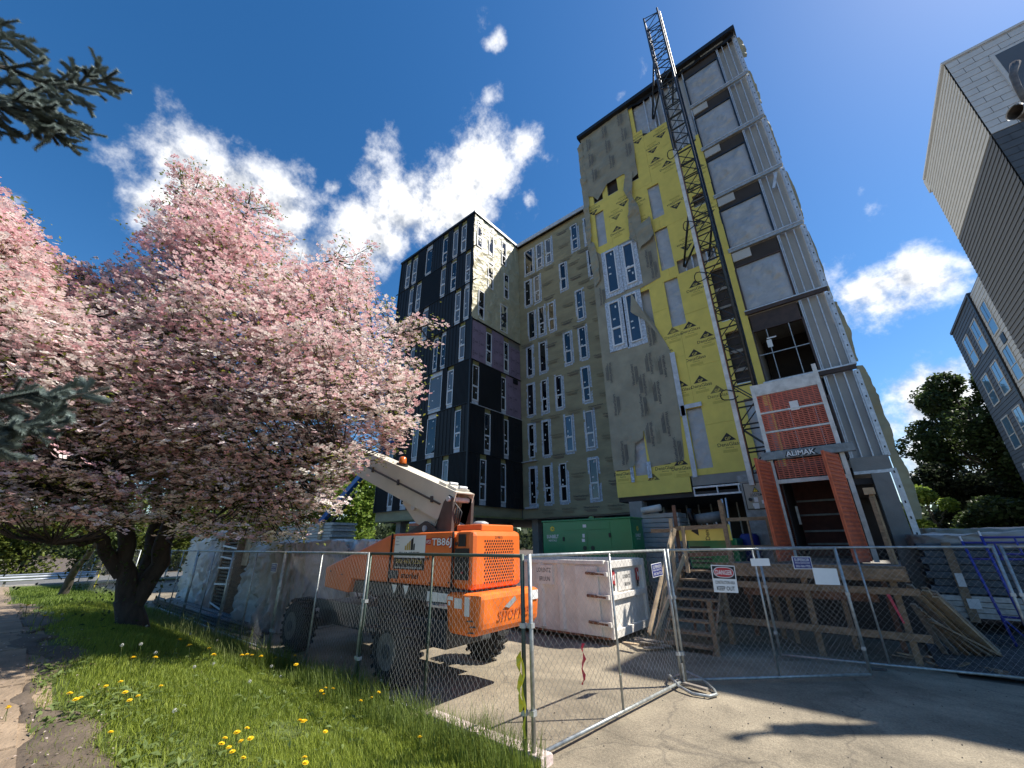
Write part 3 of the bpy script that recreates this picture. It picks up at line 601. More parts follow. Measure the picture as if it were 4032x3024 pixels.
# ---- tower face
YB = []   # openings cut out of the yellow boards: (s0, s1, z0, z1, what)
OPEN = [(-7.15,-6.63,16.7,19.0,'p'),(-4.17,-3.6,16.7,18.75,'p'),(-4.2,-3.6,13.65,15.97,'p'),(-4.2,-3.6,10.68,13.05,'p'),(-4.24,-3.67,4.6,6.95,'p'),(-6.66,-6.1,4.6,6.45,'p'),
        (-7.1,-6.55,19.72,21.9,'d'),(-6.25,-5.65,19.7,21.9,'d'),(-5.06,-4.48,19.72,21.9,'d'),(-3.5,-1.9,13.15,13.85,'s'),(-2.3,-1.72,10.2,12.7,'d'),(-2.3,-1.72,7.5,9.7,'d'),(-2.3,-1.72,16.2,16.9,'d'),(-2.2,-1.62,4.6,6.9,'p'),
        (-7.2,-4.9,10.5,13.0,'w'),(-7.1,-4.9,13.5,16.1,'w')]
def rsub(r, h):
    a0,a1,b0,b1 = r; c0,c1,d0,d1 = h[:4]
    if c1 <= a0 or c0 >= a1 or d1 <= b0 or d0 >= b1: return [r]
    o = []
    if c0 > a0: o.append((a0,c0,b0,b1))
    if c1 < a1: o.append((c1,a1,b0,b1))
    m0, m1 = max(a0,c0), min(a1,c1)
    if d0 > b0: o.append((m0,m1,b0,d0))
    if d1 < b1: o.append((m0,m1,d1,b1))
    return o
def p_gp(mb, r, u, flip=1):
    r = Vector(r)*flip; u = Vector(u)*flip
    tri = [(-.27,.10),(.27,.10),(0,.40)]
    mb.poly([r*x + u*y for x, y in tri])
    letter(mb, 'DensGlass', u*-0.02, r, u, 0.135, 0.008); letter(mb, 'Sheathing', u*-0.15, r, u, 0.05)
def p_gpf(mb, r, u): p_gp(mb, r, u, -1)
def p_gpv(mb, r, u): p_gp(mb, u, -Vector(r))
def p_GP(mb, r, u): letter(mb, 'GP', Vector(u)*0.185, r, u, 0.12, 0.012)
def p_GPf(mb, r, u): letter(mb, 'GP', -Vector(u)*0.185, -Vector(r), -Vector(u), 0.12, 0.012)
def p_GPv(mb, r, u): letter(mb, 'GP', -Vector(r)*0.185, u, -Vector(r), 0.12, 0.012)
cols = [-7.55,-6.33,-5.11,-3.89,-2.62,-1.40]
for c in range(5):
    off = (0.0, 1.22, 0.0, -0.6, 0.6)[c]; z = 4.36 if c >= 2 else 3.82
    zs = [z] + [q for q in np.arange(4.36+off, 26, 2.44) if q > z+0.4]
    top = {0: 22.0, 1: 22.0, 2: 22.9, 3: 22.35, 4: 20.0}[c]
    for z0, z1 in zip(zs[:-1], zs[1:]):
        z1 = min(z1, top)
        if z1-z0 < 0.1: continue
        rects = [(cols[c]+0.003, cols[c+1]-0.003, z0+0.003, z1-0.003)]
        for h in OPEN: rects = [q for r in rects for q in rsub(r, h)]
        if not rects: continue
        mb = MB(); dd = random.uniform(0.028, 0.036)
        for r in rects: TOW.box(mb, r[0], r[1], -0.02, dd, r[2], r[3])
        bo = mb.build('sheathing_board', 'sheathing_yellow', bld)
        for q in range(4):
            a = (cols[c]+cols[c+1])/2+(0.26 if q % 2 else -0.26)+random.uniform(-.05,.05); zz = z0+0.40+q*0.64+random.uniform(-.06,.06)
            if zz > z1-0.30 or any(h[0]-.3 < a < h[1]+.3 and h[2]-.35 < zz < h[3]+.35 for h in OPEN): continue
            fl = random.random(); ori = ('gp', p_gp, p_GP) if (fl < .55 or zz < 12) else ('gpf', p_gpf, p_GPf)
            if zz < 12 and fl > .85: ori = ('gpv', p_gpv, p_GPv)
            printed(ori[0], ori[1], TOW, a, zz, dd+0.002, bo, random.choice(('board_print','board_print','board_print_worn'))); printed('G'+ori[0], ori[2], TOW, a, zz, dd+0.004, bo, 'sheathing_yellow')
            printed('faint', p_faint, TOW, a, zz-(0.28 if ori[0] == 'gp' else -0.28), dd+0.002, bo, 'board_print_faint', 0.7)
# narrow strips beside the exposed studs
for (a0, a1, z0, z1) in ((-4.4,-4.2,22.9,25.0),(-7.55,-4.56,3.8,4.355),(-1.56,-1.41,20.0,20.3)):
    mb = MB(); TOW.box(mb, a0, a1, -0.02, 0.04, z0, z1); mb.build('sheathing_board', 'sheathing_yellow', bld)
for (a0, a1, z0, z1, k) in OPEN:
    if k == 'p':
        sheet('plastic_sheet', TOW, [(a0-.02,z0-.02),(a1+.02,z0-.02),(a1+.02,z1+.02),(a0-.02,z1+.02)], -0.08, 'plastic_sheet', cell=0.05, amp=0.03, seed=int(-a0*100+z0*7), wr=2.2)
    elif k == 'd':
        mb = MB(); TOW.box(mb, a0-.02, a1+.02, -0.21, -0.17, z0-.02, z1+.02); mb.build('unlit_room_panel', 'inner_dark', bld)  # dark panel standing in for the unlit room behind the opening
        mb = MB(); TOW.box(mb, a0, a1, -0.16, 0.0, z0-0.0, z0+0.05); mb.build('opening_sill', 'galv', bld)
        if z0 < 18:
            for q in (0.25, 0.6): mb = MB(); TOW.box(mb, a0, a1, -0.165, -0.1, z0+(z1-z0)*q, z0+(z1-z0)*q+0.12); mb.build('slab_edge', 'concrete', bld)
    elif k == 's':
        for q in range(5): mb = MB(); TOW.box(mb, a0+0.3+q*0.3, a0+0.36+q*0.3, -0.19, -0.03, z0, z1); mb.build('stud', 'galv', bld)
# finished windows inside the wrapped patches
for (a, b, z0, z1, fx, gl) in ((-6.82,-6.26,13.57,16.05,1,'glass_blue'),(-5.84,-5.32,13.62,15.98,0,'glass_blue'),(-6.93,-6.38,10.62,13.0,0,'glass_blue'),(-6.04,-5.5,10.54,13.06,1,'glass_blue')):
    window(TOW, a, b, z0, z1, 0.09, bool(fx), gl, tape=False)
    mb = MB(); TOW.box(mb, a-0.2, b+0.2, 0.05, 0.088, z0-0.22, z1+0.12); mb.build('flashing_tape', 'flash_tape', bld)
# membranes on the tower
w1 = sheet('torn_wrap', TOW, [(-7.5,25.2),(-4.42,25.2),(-4.40,23.2),(-4.48,20.0),(-4.95,19.85),(-5.2,20.55),(-6.2,20.55),(-6.45,20.2),(-6.85,19.8),(-7.05,20.2),(-7.38,20.45)], 0.06, 'house_wrap_grey', amp=0.05, seed=51, belly=0.06)
w3 = sheet('torn_wrap', TOW, [(-7.62,16.9),(-7.3,16.5),(-7.05,16.15),(-5.3,16.25),(-5.15,16.55),(-4.25,16.45),(-4.22,15.2),(-4.3,13.35),(-5.3,13.18),(-6.4,13.12),(-7.62,13.0)], 0.045, 'house_wrap_grey', amp=0.02, seed=53, holes=[(-6.84,-6.24,13.55,16.07),(-5.86,-5.30,13.6,16.0)])
w4 = sheet('torn_wrap', TOW, [(-7.62,13.05),(-5.62,13.2),(-5.35,12.3),(-4.95,11.2),(-4.55,10.0),(-4.36,9.35),(-4.62,5.0),(-6.0,4.88),(-6.05,6.45),(-6.68,6.3),(-6.72,4.9),(-7.58,4.9)], 0.045, 'house_wrap_grey', amp=0.016, seed=54, holes=[(-6.95,-6.36,10.6,13.02),(-6.06,-5.48,10.5,13.0)])
sheet('hanging_wrap_strip', TOW, [(-5.1,20.3),(-4.72,20.3),(-4.9,18.6),(-4.66,17.7),(-4.72,16.2),(-5.0,15.7),(-5.38,16.1),(-5.3,17.4),(-5.1,18.5),(-5.34,19.4)], 0.16, 'house_wrap_grey', cell=0.045, amp=0.12, seed=55, wr=2.0)
sheet('hanging_wrap_strip', TOW, [(-7.72,24.6),(-7.42,24.9),(-7.34,21.0),(-7.42,17.4),(-7.6,16.6),(-7.74,17.6)], 0.08, 'house_wrap_grey', cell=0.05, amp=0.10, seed=56, wr=2.0)
sheet('hanging_wrap_strip', TOW, [(-7.75,17.6),(-7.3,17.0),(-7.15,15.6),(-7.2,14.6),(-7.55,14.3)], 0.1, 'house_wrap_grey', cell=0.05, amp=0.09, seed=57, wr=2.0)
sheet('folded_flap', TOW, [(-5.72,13.1),(-5.86,12.1),(-5.75,11.95),(-5.2,11.3),(-4.62,10.1)], 0.16, 'house_wrap_grey', cell=0.045, amp=0.05, seed=58)
sheet('folded_flap', TOW, [(-5.05,16.6),(-4.25,16.9),(-4.2,15.75),(-4.4,15.5),(-4.85,15.4),(-5.0,15.2)], 0.14, 'house_wrap_grey', cell=0.05, amp=0.06, seed=59)
sheet('folded_flap', TOW, [(-6.72,6.4),(-6.05,6.4),(-6.1,6.1),(-6.5,5.9),(-6.62,5.0),(-6.9,4.9),(-6.85,6.0)], 0.09, 'house_wrap_grey', cell=0.05, amp=0.05, seed=60)
for k, (a, z) in enumerate(((-7.05,24.2),(-6.0,24.4),(-5.0,24.5),(-7.0,22.9),(-5.9,23.1),(-4.9,23.2),(-6.9,21.6),(-5.8,21.8),(-4.8,21.9))):
    printed('wsv', p_wsv, TOW, a, z, 0.22, w1, 'wrap_print'); (k % 3 == 0) and printed('small', p_small, TOW, a+0.33, z, 0.22, w1, 'wrap_print_faint')
for k, (a, z) in enumerate(((-5.3,9.3),(-6.2,9.0),(-5.15,7.9),(-6.0,7.5),(-5.0,6.5),(-4.9,5.4),(-5.7,6.2),(-7.1,5.6),(-4.75,9.0),(-5.2,10.6),(-7.2,9.4),(-7.2,7.8),(-5.7,8.4))):
    printed('wsv' if k % 2 else 'wsv2', p_wsv if k % 2 else p_wsv2, TOW, a, z, 0.105, w4, 'wrap_print'); (k % 3 == 0) and printed('small', p_small, TOW, a+0.24, z-0.1, 0.105, w4, 'wrap_print_faint')
for k, (a, z) in enumerate(((-4.75,14.6),(-4.6,13.9),(-7.3,13.6))): printed('wsv', p_wsv, TOW, a, z, 0.12, w3, 'wrap_print')
for (a0, a1, z0, z1) in ((-4.47,-4.27,6.7,9.5),(-4.42,-4.25,4.3,7.12),(-4.245,-3.62,6.96,7.13),(-6.84,-6.7,4.35,4.95),(-6.12,-5.95,4.45,5.1)):
    mb = MB(); TOW.box(mb, a0, a1, 0.11, 0.117, z0, z1); mb.build('flashing_strip', 'flash_tape' if a0 < -6 else 'flash_silver', bld)
# exposed framing, top left of the lift shaft
for a in (-3.55,-3.18,-3.0,-2.68,-2.2,-1.9,-1.45): mb = MB(); TOW.box(mb, a, a+0.05, -0.15, 0.0, 20.0 if a > -2.6 else 22.3, 25.1); mb.build('stud', 'galv', bld)
sheet('plastic_sheet', TOW, [(-4.2,22.9),(-3.6,22.5),(-3.1,22.6),(-3.05,24.9),(-4.15,24.95)], -0.12, 'plastic_sheet', amp=0.06, seed=71, wr=1.5)
for (z0, z1) in ((20.2,22.0),):
    sheet('plastic_sheet', TOW, [(-2.5,z0),(-1.5,z0),(-1.5,z1),(-2.5,z1)], -0.12, 'plastic_sheet', amp=0.04, seed=72, wr=1.5)
# right bay: openings, studs, beams
for k in range(1, 8):
    zf = 4.36+FLH*k-FLH   # slab level below this storey
    zt = zf+FLH
    mb = MB(); TOW.box(mb, -1.46, 1.12, -0.02, 0.07, zt-0.17, zt-0.03); mb.build('floor_beam', 'steel_brown' if k in (1, 2) else 'galv_dull', bld)
    mb = MB(); TOW.box(mb, -1.46, 1.12, -0.02, 0.09, zt-0.03, zt+0.02); mb.build('beam_flange', 'galv', bld)
    if k >= 2:
        mb = MB(); TOW.box(mb, -1.38, 0.2, -0.3, -0.02, zt-0.85, zt-0.2) if False else None
    fm = 'steel_brown' if k < 4 else 'mast_dark'
    a0, a1 = -1.36, 0.17; zo0 = zf+0.06; zo1 = zf+2.05
    fb = MB(); TOW.box(fb, a0-0.06, a0, -0.06, 0.03, zo0, zo1+.06); TOW.box(fb, a1, a1+0.06, -0.06, 0.03, zo0, zo1+.06); TOW.box(fb, a0, a1, -0.06, 0.03, zo1, zo1+0.06); TOW.box(fb, a0, a1, -0.06, 0.03, zo0-0.05, zo0); fo = fb.build('opening_frame', fm, bld)
    if k >= 3 and k < 8:
        sheet('plastic_sheet', TOW, [(a0,zo0),(a1,zo0),(a1,zo1),(a0,zo1)], -0.03, 'plastic_sheet', amp=0.075, seed=80+k, wr=1.3, cell=0.045, pin=0.3)
        mb = MB(); TOW.box(mb, -1.38, 0.2, -0.4, -0.05, zo1+0.06, zt-0.2); mb.build('opening_header', 'inner_dark', bld)
        if k < 7: mb = MB(); TOW.box(mb, -1.38, -0.72, -0.045, 0.0, zt-0.62, zt-0.21); mb.build('gypsum_board', 'gypsum', bld)
    else:
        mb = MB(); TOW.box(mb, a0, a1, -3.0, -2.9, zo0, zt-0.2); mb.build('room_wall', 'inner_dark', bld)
        for a in (-0.95,-0.25): mb = MB(); TOW.box(mb, a, a+0.025, -0.02, 0.005, zo0, zo1); mb.build('gate_bar', 'galv_dull', fo)
        mb = MB(); TOW.box(mb, a0, a1, -0.02, 0.003, zo0+1.0, zo0+1.03); mb.build('gate_bar', 'galv_dull', fo)
        mb = MB(); TOW.box(mb, a0, a1, -0.2, -0.05, zo1+0.06, zt-0.2); mb.build('opening_header', 'steel_brown', bld)
        if k == 2: pane_sticker(TOW, -0.95, zf+1.45, 0.16, 0.3, 0.01, fo); pane_sticker(TOW, -0.85, zf+1.66, 0.3, 0.05, 0.01, fo)
    for a, ww in ((0.235,.035),(0.285,.03),(0.50,.03),(0.76,.035),(0.99,.03),(1.03,.13)):
        mb = MB(); TOW.box(mb, a, a+ww, -0.2, 0.0, zf+0.02, zt-0.2); so_ = mb.build('stud', 'galv', bld)
        if ww > .1:
            for q in range(7):
                mb = MB(); TOW.box(mb, a+0.05, a+0.085, -0.001, 0.003, zf+0.25+q*0.4, zf+0.31+q*0.4); mb.build('stud_hole', 'black', so_)
    if k in (4,): mb = MB(); mb.bar(TOW.p(0.62,0.03,zt-1.0), TOW.p(0.86,0.03,zt-0.3), 0.1, 0.03, (0,1,0)); mb.build('stud_offcut', 'galv', bld)
# loose wrap blowing off the right edge of the tower
EDG = Fr((1.12,16.0,0), Vector((0.86,0.5,0)), Vector((-0.5,0.86,0)))
for (z0, z1, wd, sd) in ((23.3,24.9,0.30,1),(20.0,22.3,0.16,2),(16.6,19.4,0.13,3),(13.4,15.9,0.14,4),(9.8,13.2,0.10,5),(7.4,9.7,0.2,6),(4.4,7.3,0.32,7),(2.6,4.5,0.36,8)):
    zz = np.linspace(z0, z1, 9); pts = [(0,z) for z in zz[::-1]]; rr_ = np.random.default_rng(sd)
    pts += [(wd*(0.35+0.65*math.sin(math.pi*(0.12+0.76*(z-z0)/(z1-z0)))+0.12*rr_.random()), z) for z in zz]
    sheet('loose_wrap', EDG, pts, 0.0, 'house_wrap', cell=0.05, amp=0.05, seed=90+sd, wr=1.6)
sheet('roof_wrap', TOW, [(-4.4,24.88),(1.1,24.92),(1.1,25.3),(-4.4,25.3)], 0.05, 'black_trim', cell=0.06, amp=0.05, seed=99, wr=1.5)
# ground floor of the tower
mb = MB(); TOW.box(mb, -4.5, -1.9, -0.2, 0.03, 4.0, 4.355); mb.build('concrete_beam', 'concrete', bld)
mb = MB(); TOW.box(mb, 0.2, 1.1, -0.2, 0.03, 4.0, 4.4); mb.build('concrete_beam', 'concrete', bld)
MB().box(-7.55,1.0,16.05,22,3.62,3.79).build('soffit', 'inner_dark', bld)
for (x0, x1) in ((0.58,1.0),(-7.1,-6.55)): MB().box(x0,x1,15.95,16.5,-0.05,3.99 if x0 > 0 else 3.6).build('column', 'concrete', bld, bevel=0.015)
MB().box(1.03,1.17,15.94,16.06,0.0,4.0).build('stud', 'galv', bld)
for q in range(9): MB().box(1.08,1.115,15.937,15.941,0.5+q*0.42,0.57+q*0.42).build('stud_hole', 'black', bld)
for q_ in ((0.2, 1.05, 0.0, 0.06, 3.9, 3.99), (-4.5, -2.2, -0.05, 0.05, 3.9, 3.96), (-4.5, -2.2, -0.05, 0.05, 3.62, 3.68)):
    mb = MB(); TOW.box(mb, *q_); mb.build('stud_track', 'galv', bld)
for a in (-4.5,-3.7,-3.0,-2.25): mb = MB(); TOW.box(mb, a, a+0.04, -0.05, 0.05, 3.68, 3.9); mb.build('stud', 'galv', bld)
for a in (-2.28,-2.1,-1.85,-1.6): mb = MB(); TOW.box(mb, a, a+0.09, -0.15, 0.02, 0.0, 3.95); mb.build('stud', 'galv_dull', bld)
for k in range(9): x = -7.0+k*0.52; MB().box(x,x+0.04,19.5,19.62,0,3.6).build('stud', 'galv_dull', bld)
MB().box(-9.5,1.0,16.02,21.9,0.0,1.35).build('floor_plinth', 'concrete', bld)
# ------------------------------------------------------------------ neighbouring finished building on the right
nb_ = thing('residential_block', 'finished residential block with pale upper storeys over dark lap siding, at the right edge', 'building', (12, 30, 0))
LEFT = Fr((6.7,0,0), (0,1,0), (-1,0,0)); NF = Fr((0,17.8,0), (1,0,0), (0,-1,0)); L2 = Fr((10.0,0,0), (0,1,0), (-1,0,0))
MB().box(6.72,22,17.82,24.45,-0.05,18.75).build('wall', 'siding_dark', nb_)
MB().box(10.02,24,24.46,47.3,-0.05,18.3).build('wall', 'siding_slate', nb_)
def laps(fr, a0, a1, z0, z1, h, m, name='lap_siding'):
    mb = MB(); z = z0
    while z < z1-0.01:
        t_ = min(z+h, z1)
        mb.quad(fr.p(a0,0.035,z), fr.p(a1,0.035,z), fr.p(a1,0.008,t_), fr.p(a0,0.008,t_)); mb.quad(fr.p(a0,0.0,z), fr.p(a1,0.0,z), fr.p(a1,0.035,z), fr.p(a0,0.035,z)); z = t_
    return mb.build(name, m, nb_, fix=False)
laps(LEFT, 17.82, 24.42, 0.0, 14.9, 0.21, 'siding_dark'); laps(LEFT, 17.82, 24.42, 14.92, 18.75, 0.21, 'siding_light')
def shingles(fr, a0, a1, z0, z1, h, wd, m):
    mb = MB(); r_ = 0; z = z0
    while z < z1-0.02:
        t_ = min(z+h, z1)-0.012; a = a0-(wd/2 if r_ % 2 else 0)
        while a < a1:
            b0, b1 = max(a, a0)+0.006, min(a+wd, a1)-0.006
            if b1 > b0: mb.quad(fr.p(b0,0.03,z), fr.p(b1,0.03,z), fr.p(b1,0.02,t_), fr.p(b0,0.02,t_)); mb.quad(fr.p(b0,0.0,z), fr.p(b1,0.0,z), fr.p(b1,0.03,z), fr.p(b0,0.03,z))
            a += wd
        z += h; r_ += 1
    o = mb.build('shingle_panels', m, nb_, fix=False); o['kind'] = 'stuff'
shingles(NF, 6.7, 14, 14.92, 18.75, 0.27, 0.62, 'siding_pale'); shingles(NF, 6.7, 14, 6.0, 14.9, 0.27, 0.62, 'siding_dark')
mb = MB(); NF.box(mb, 7.62, 12.5, 0.02, 0.10, 15.75, 18.05); fw_ = mb.build('window', 'siding_pale', nb_); mb = MB(); NF.box(mb, 7.72, 12.4, 0.05, 0.108, 15.85, 17.95); mb.build('pane', 'glass_grey', fw_)
MB().box(6.62,22,17.74,24.5,18.75,18.85).build('roof_edge', 'siding_pale', nb_); MB().box(9.9,24,39.6,47.4,18.3,18.5).build('roof_edge', 'siding_slate', nb_)
MB().box(6.68,6.9,24.3,24.8,18.1,18.85).build('roof_scupper', 'siding_light', nb_)
laps(L2, 24.5, 39.4, 0.0, 18.2, 0.3, 'siding_light'); laps(L2, 39.6, 47.3, 0.0, 18.3, 0.3, 'siding_slate')
MB().box(9.86,9.98,39.38,39.6,0,18.4).build('downpipe', 'black_trim', nb_)
def nwin(a, b, z0, z1, vent=True):
    mb = MB(); f = 0.09
    L2.box(mb, a, b, 0.03, 0.075, z0, z0+f); L2.box(mb, a, b, 0.03, 0.075, z1-f, z1); L2.box(mb, a, a+f, 0.03, 0.075, z0+f, z1-f); L2.box(mb, b-f, b, 0.03, 0.075, z0+f, z1-f); L2.box(mb, a+f, b-f, 0.03, 0.07, z0+(z1-z0)*.42, z0+(z1-z0)*.42+.06)
    wo = mb.build('window', 'siding_light', nb_)
    zz = z0+(z1-z0)*.42
    for q, (c0, c1) in enumerate(((z0+f, zz), (zz+.06, z1-f))):
        mb = MB(); L2.box(mb, a+f, b-f, 0.02, 0.05, c0, c1); mb.build('pane', 'glass_sky_tint', wo)
    mb = MB(); L2.box(mb, (a+b)/2-.02, (a+b)/2+.02, 0.03, 0.06, zz+.06, z1-f); mb.build('mullion', 'siding_slate', wo)
mat('glass_sky_tint', (0.10, 0.20, 0.30), 0.05, var=0.15, scale=0.3, spec=1.0)  # blue of the reflected sky put into the pane colour
for zf in (14.6, 11.3, 8.0, 4.7, 1.4):
    nwin(40.6, 42.3, zf, zf+2.3); nwin(43.7, 45.5, zf, zf+2.3); nwin(37.4, 38.9, zf, zf+2.3); nwin(34.6, 36.2, zf, zf+2.3)
    mb = MB(); L2.box(mb, 37.2, 38.0, 0.03, 0.07, zf-0.9, zf-0.3); mb.build('wall_vent', 'black_trim', nb_)
# ------------------------------------------------------------------ tall steel pole whose arm reaches into the top right corner
pole = thing('steel_pole', 'weathered steel pole with a thick pipe arm, its open end at the upper right edge', 'pole', (8.6, 15.7, 0))
A0 = Vector((5.42,13.05,11.85)); AD = Vector((0.785,0.62,0.0)).normalized(); A1 = A0+AD*4.3
MB().tube([(A1.x,A1.y,-0.05),(A1.x,A1.y,6),(A1.x,A1.y,13.2)], [0.22,0.19,0.15], 14).build('pole_shaft', 'rust', pole, smooth=True)
am = MB().tube([A0, A0+AD*0.02, A1], [0.165,0.165,0.19], 16, cap=False).build('pipe_arm', 'arm_steel', pole, smooth=True)
MB().tube([A0-AD*0.015, A0+AD*0.03], 0.185, 16, cap=False).build('pipe_rim', 'galv_dull', am, smooth=True)
cl_ = A0+AD*0.42; MB().tube([cl_-AD*0.1, cl_+AD*0.12], 0.21, 14).build('clamp', 'arm_steel', pole, smooth=True)
MB().tube([cl_+Vector((0,0,0.1)), cl_+Vector((0.05,0.02,0.9)), cl_+Vector((0.12,0.05,1.35)), cl_+Vector((0.28,0.1,1.7))], [0.07,0.065,0.07,0.1], 10).build('riser', 'arm_steel', pole, smooth=True)
MB().tube([cl_+AD*0.3+Vector((0,0,-0.1)), cl_+AD*0.35+Vector((0,0,-0.5))], 0.12, 10).build('junction_box', 'rust', pole, smooth=True)
mat('cage_shaded_red', (0.10, 0.03, 0.022), 0.7, var=0.3, scale=5)  # red darkened to carry the shade inside the cage
# ------------------------------------------------------------------ construction hoist
ho = thing('construction_hoist', 'construction hoist with dark lattice mast and orange mesh base enclosure, against the tower', 'hoist', (-1.2, 13.8, 1.5))
ML, MR, MF, MK = -2.24, -1.54, 13.85, 14.5; TOPZ = 27.55
for x in (ML, MR):
    for y in (MF, MK): MB().tube([(x,y,1.6),(x,y,TOPZ)], 0.045, 8).build('mast_chord', 'mast_dark', ho, smooth=True)
k = 0; z = 1.7
lat = MB(); rung = MB()
while z < TOPZ-0.05:
    s_ = MB()
    for y in (MF, MK): s_.tube([(ML,y,z),(MR,y,z)], 0.028, 6)
    for x in (ML, MR): s_.tube([(x,MF,z),(x,MK,z)], 0.028, 6)
    z2 = min(z+0.75, TOPZ-0.02)
    s_.tube([(ML,MF,z),(MR,MF,z2)] if k % 2 else [(MR,MF,z),(ML,MF,z2)], 0.02, 5); s_.tube([(ML,MK,z),(MR,MK,z2)] if k % 2 else [(MR,MK,z),(ML,MK,z2)], 0.02, 5)
    s_.tube([(ML,MF,z),(ML,MK,z2)] if k % 2 else [(ML,MK,z),(ML,MF,z2)], 0.02, 5); s_.tube([(MR,MF,z),(MR,MK,z2)] if k % 2 else [(MR,MK,z),(MR,MF,z2)], 0.02, 5)
    s_.build('mast_lattice', 'mast_dark', ho); z += 0.75; k += 1
MB().box(MR+0.045,MR+0.085,MF+0.2,MF+0.32,1.6,TOPZ).build('gear_rack', 'mast_dark', ho)
MB().box(ML-0.02,ML+0.11,MF-0.19,MF-0.10,3.6,17.6).build('cable_guide', 'hoist_white', ho); MB().box(ML+0.115,ML+0.135,MF-0.19,MF-0.10,3.6,16.9).build('cable_guide_edge', 'rust', ho)
for zz in (6.4, 11.0, 13.4, 17.3):
    pts = [(ML+0.05+0.32*math.cos(t)*0.9, MF-0.3+0.12*math.sin(2*t), zz+0.16*math.sin(t)+0.03*math.cos(3*t)) for t in np.linspace(0, 5.6, 16)]
    MB().tube(pts, 0.018, 6).build('cable_hook', 'black', ho, smooth=True)
for zz in (13.2, 22.9):   # ties back to the tower
    for (a, b) in (((ML,MF,zz+1.0),(-3.25,16.0,zz+0.25)),((ML,MK,zz+0.2),(-3.2,16.0,zz+0.2)),((MR,MK,zz+0.9),(-2.2,16.1,zz+0.3))): MB().tube([a,b], 0.045, 8).build('wall_tie', 'mast_dark', ho, smooth=True)
FX0, FX1, FY, FB, ZD, ZM, ZT = -1.50, 0.06, 13.0, 15.4, 1.6, 4.15, 6.35
for x in (FX0, FX1):
    for y in (FY, FB): MB().box(x-0.05,x+0.05,y-0.05,y+0.05,ZD,ZT+(0.25 if x > 0 and y == FY else 0)).build('enclosure_post', 'hoist_white' if y == FY else 'hoist_steel', ho)
MB().box(FX0-0.18,FX1+0.28,FY-0.16,FY-0.055,ZM-0.02,ZM+0.2).build('header_beam', 'hoist_steel', ho, bevel=0.01)
MB().box(FX0+0.05,FX1-0.05,FY-0.03,FY+0.03,ZT-0.3,ZT).build('top_rail', 'hoist_white', ho)
def mesh_panel(x0, x1, y, z0, z1, name='mesh_panel', m='hoist_mesh', step=0.05, axis='x', par=ho):
    mb = MB(); z = z0+0.012
    while z < z1:
        mb.box(x0,x1,y-0.006,y+0.006,z,z+step*0.55) if axis == 'x' else mb.box(y-0.006,y+0.006,x0,x1,z,z+step*0.55); z += step
    n_ = int((x1-x0)/0.12)
    for q in range(n_+1):
        x = x0+(x1-x0)*q/n_
        if axis == 'x': mb.box(x-0.014,x+0.014,y+0.0065,y+0.011,z0,z1)
        else: mb.box(y+0.0065,y+0.011,x-0.014,x+0.014,z0,z1)
    o = mb.build(name, m, par); o['kind'] = 'stuff'; return o
for q in range(3):
    z0 = ZM+0.24+q*0.56; mesh_panel(FX0+0.06, FX1-0.06, FY, z0, z0+0.5)
    MB().box(FX0+0.05,FX1-0.05,FY-0.025,FY+0.025,z0+0.503,z0+0.55).build('mid_rail', 'hoist_white', ho)
mesh_panel(FX0+0.1, FX1-0.1, FY-0.01, 3.62, ZM-0.03)
MB().box(FX0+0.05,FX1-0.05,FY-0.05,FY+0.03,3.5,3.6).build('door_lintel', 'hoist_white', ho)
mesh_panel(FY+0.1, FB-0.1, FX0, ZD, ZM, axis='y'); mesh_panel(FY+0.1, FB-0.1, FX1, ZD, ZM, axis='y')
pane_sticker(Fr((0,FY,0),(1,0,0),(0,-1,0)), -0.62, 5.55, 0.2, 0.26, 0.02, ho)
lt = MB(); letter(lt, 'ALIMAK', (-0.78,FY-0.168,ZM+0.09), X1, Z1, 0.13, 0.02); 
lb = MB(); letter(lb, 'ALIMAK', (-0.77,FY-0.164,ZM+0.08), X1, Z1, 0.145, 0.05); lb.build('lettering_shadow', 'print_black', ho, fix=False); lt.build('lettering', 'white', ho, fix=False)
# cage inside: floor, back wall with rails
MB().box(FX0+0.12,FX1-0.12,FY+0.12,FB-0.1,ZD-0.02,ZD+0.06).build('cage_floor', 'chassis', ho); MB().box(FX0+0.12,FX1-0.12,FB-0.16,FB-0.12,ZD+0.06,3.75).build('cage_back', 'cage_shaded_red', ho)
MB().box(FX0+0.08,FX1-0.08,FY+0.1,FB-0.1,3.85,3.95).build('cage_roof', 'chassis', ho); MB().box(FX0+0.09,FX0+0.12,FY+0.15,FB-0.2,ZD+0.06,3.85).build('cage_side', 'inner_dark', ho); MB().box(FX1-0.12,FX1-0.09,FY+0.15,FB-0.2,ZD+0.06,3.85).build('cage_side', 'inner_dark', ho)
for zz in (2.3,2.75,3.15,1.95): MB().box(FX0+0.14,FX1-0.14,FB-0.2,FB-0.162,zz,zz+0.05).build('cage_rail', 'hoist_steel', ho)
MB().box(FX0+0.13,FX0+0.19,FB-0.9,FB-0.84,2.5,3.0).build('grab_handle', 'galv', ho)
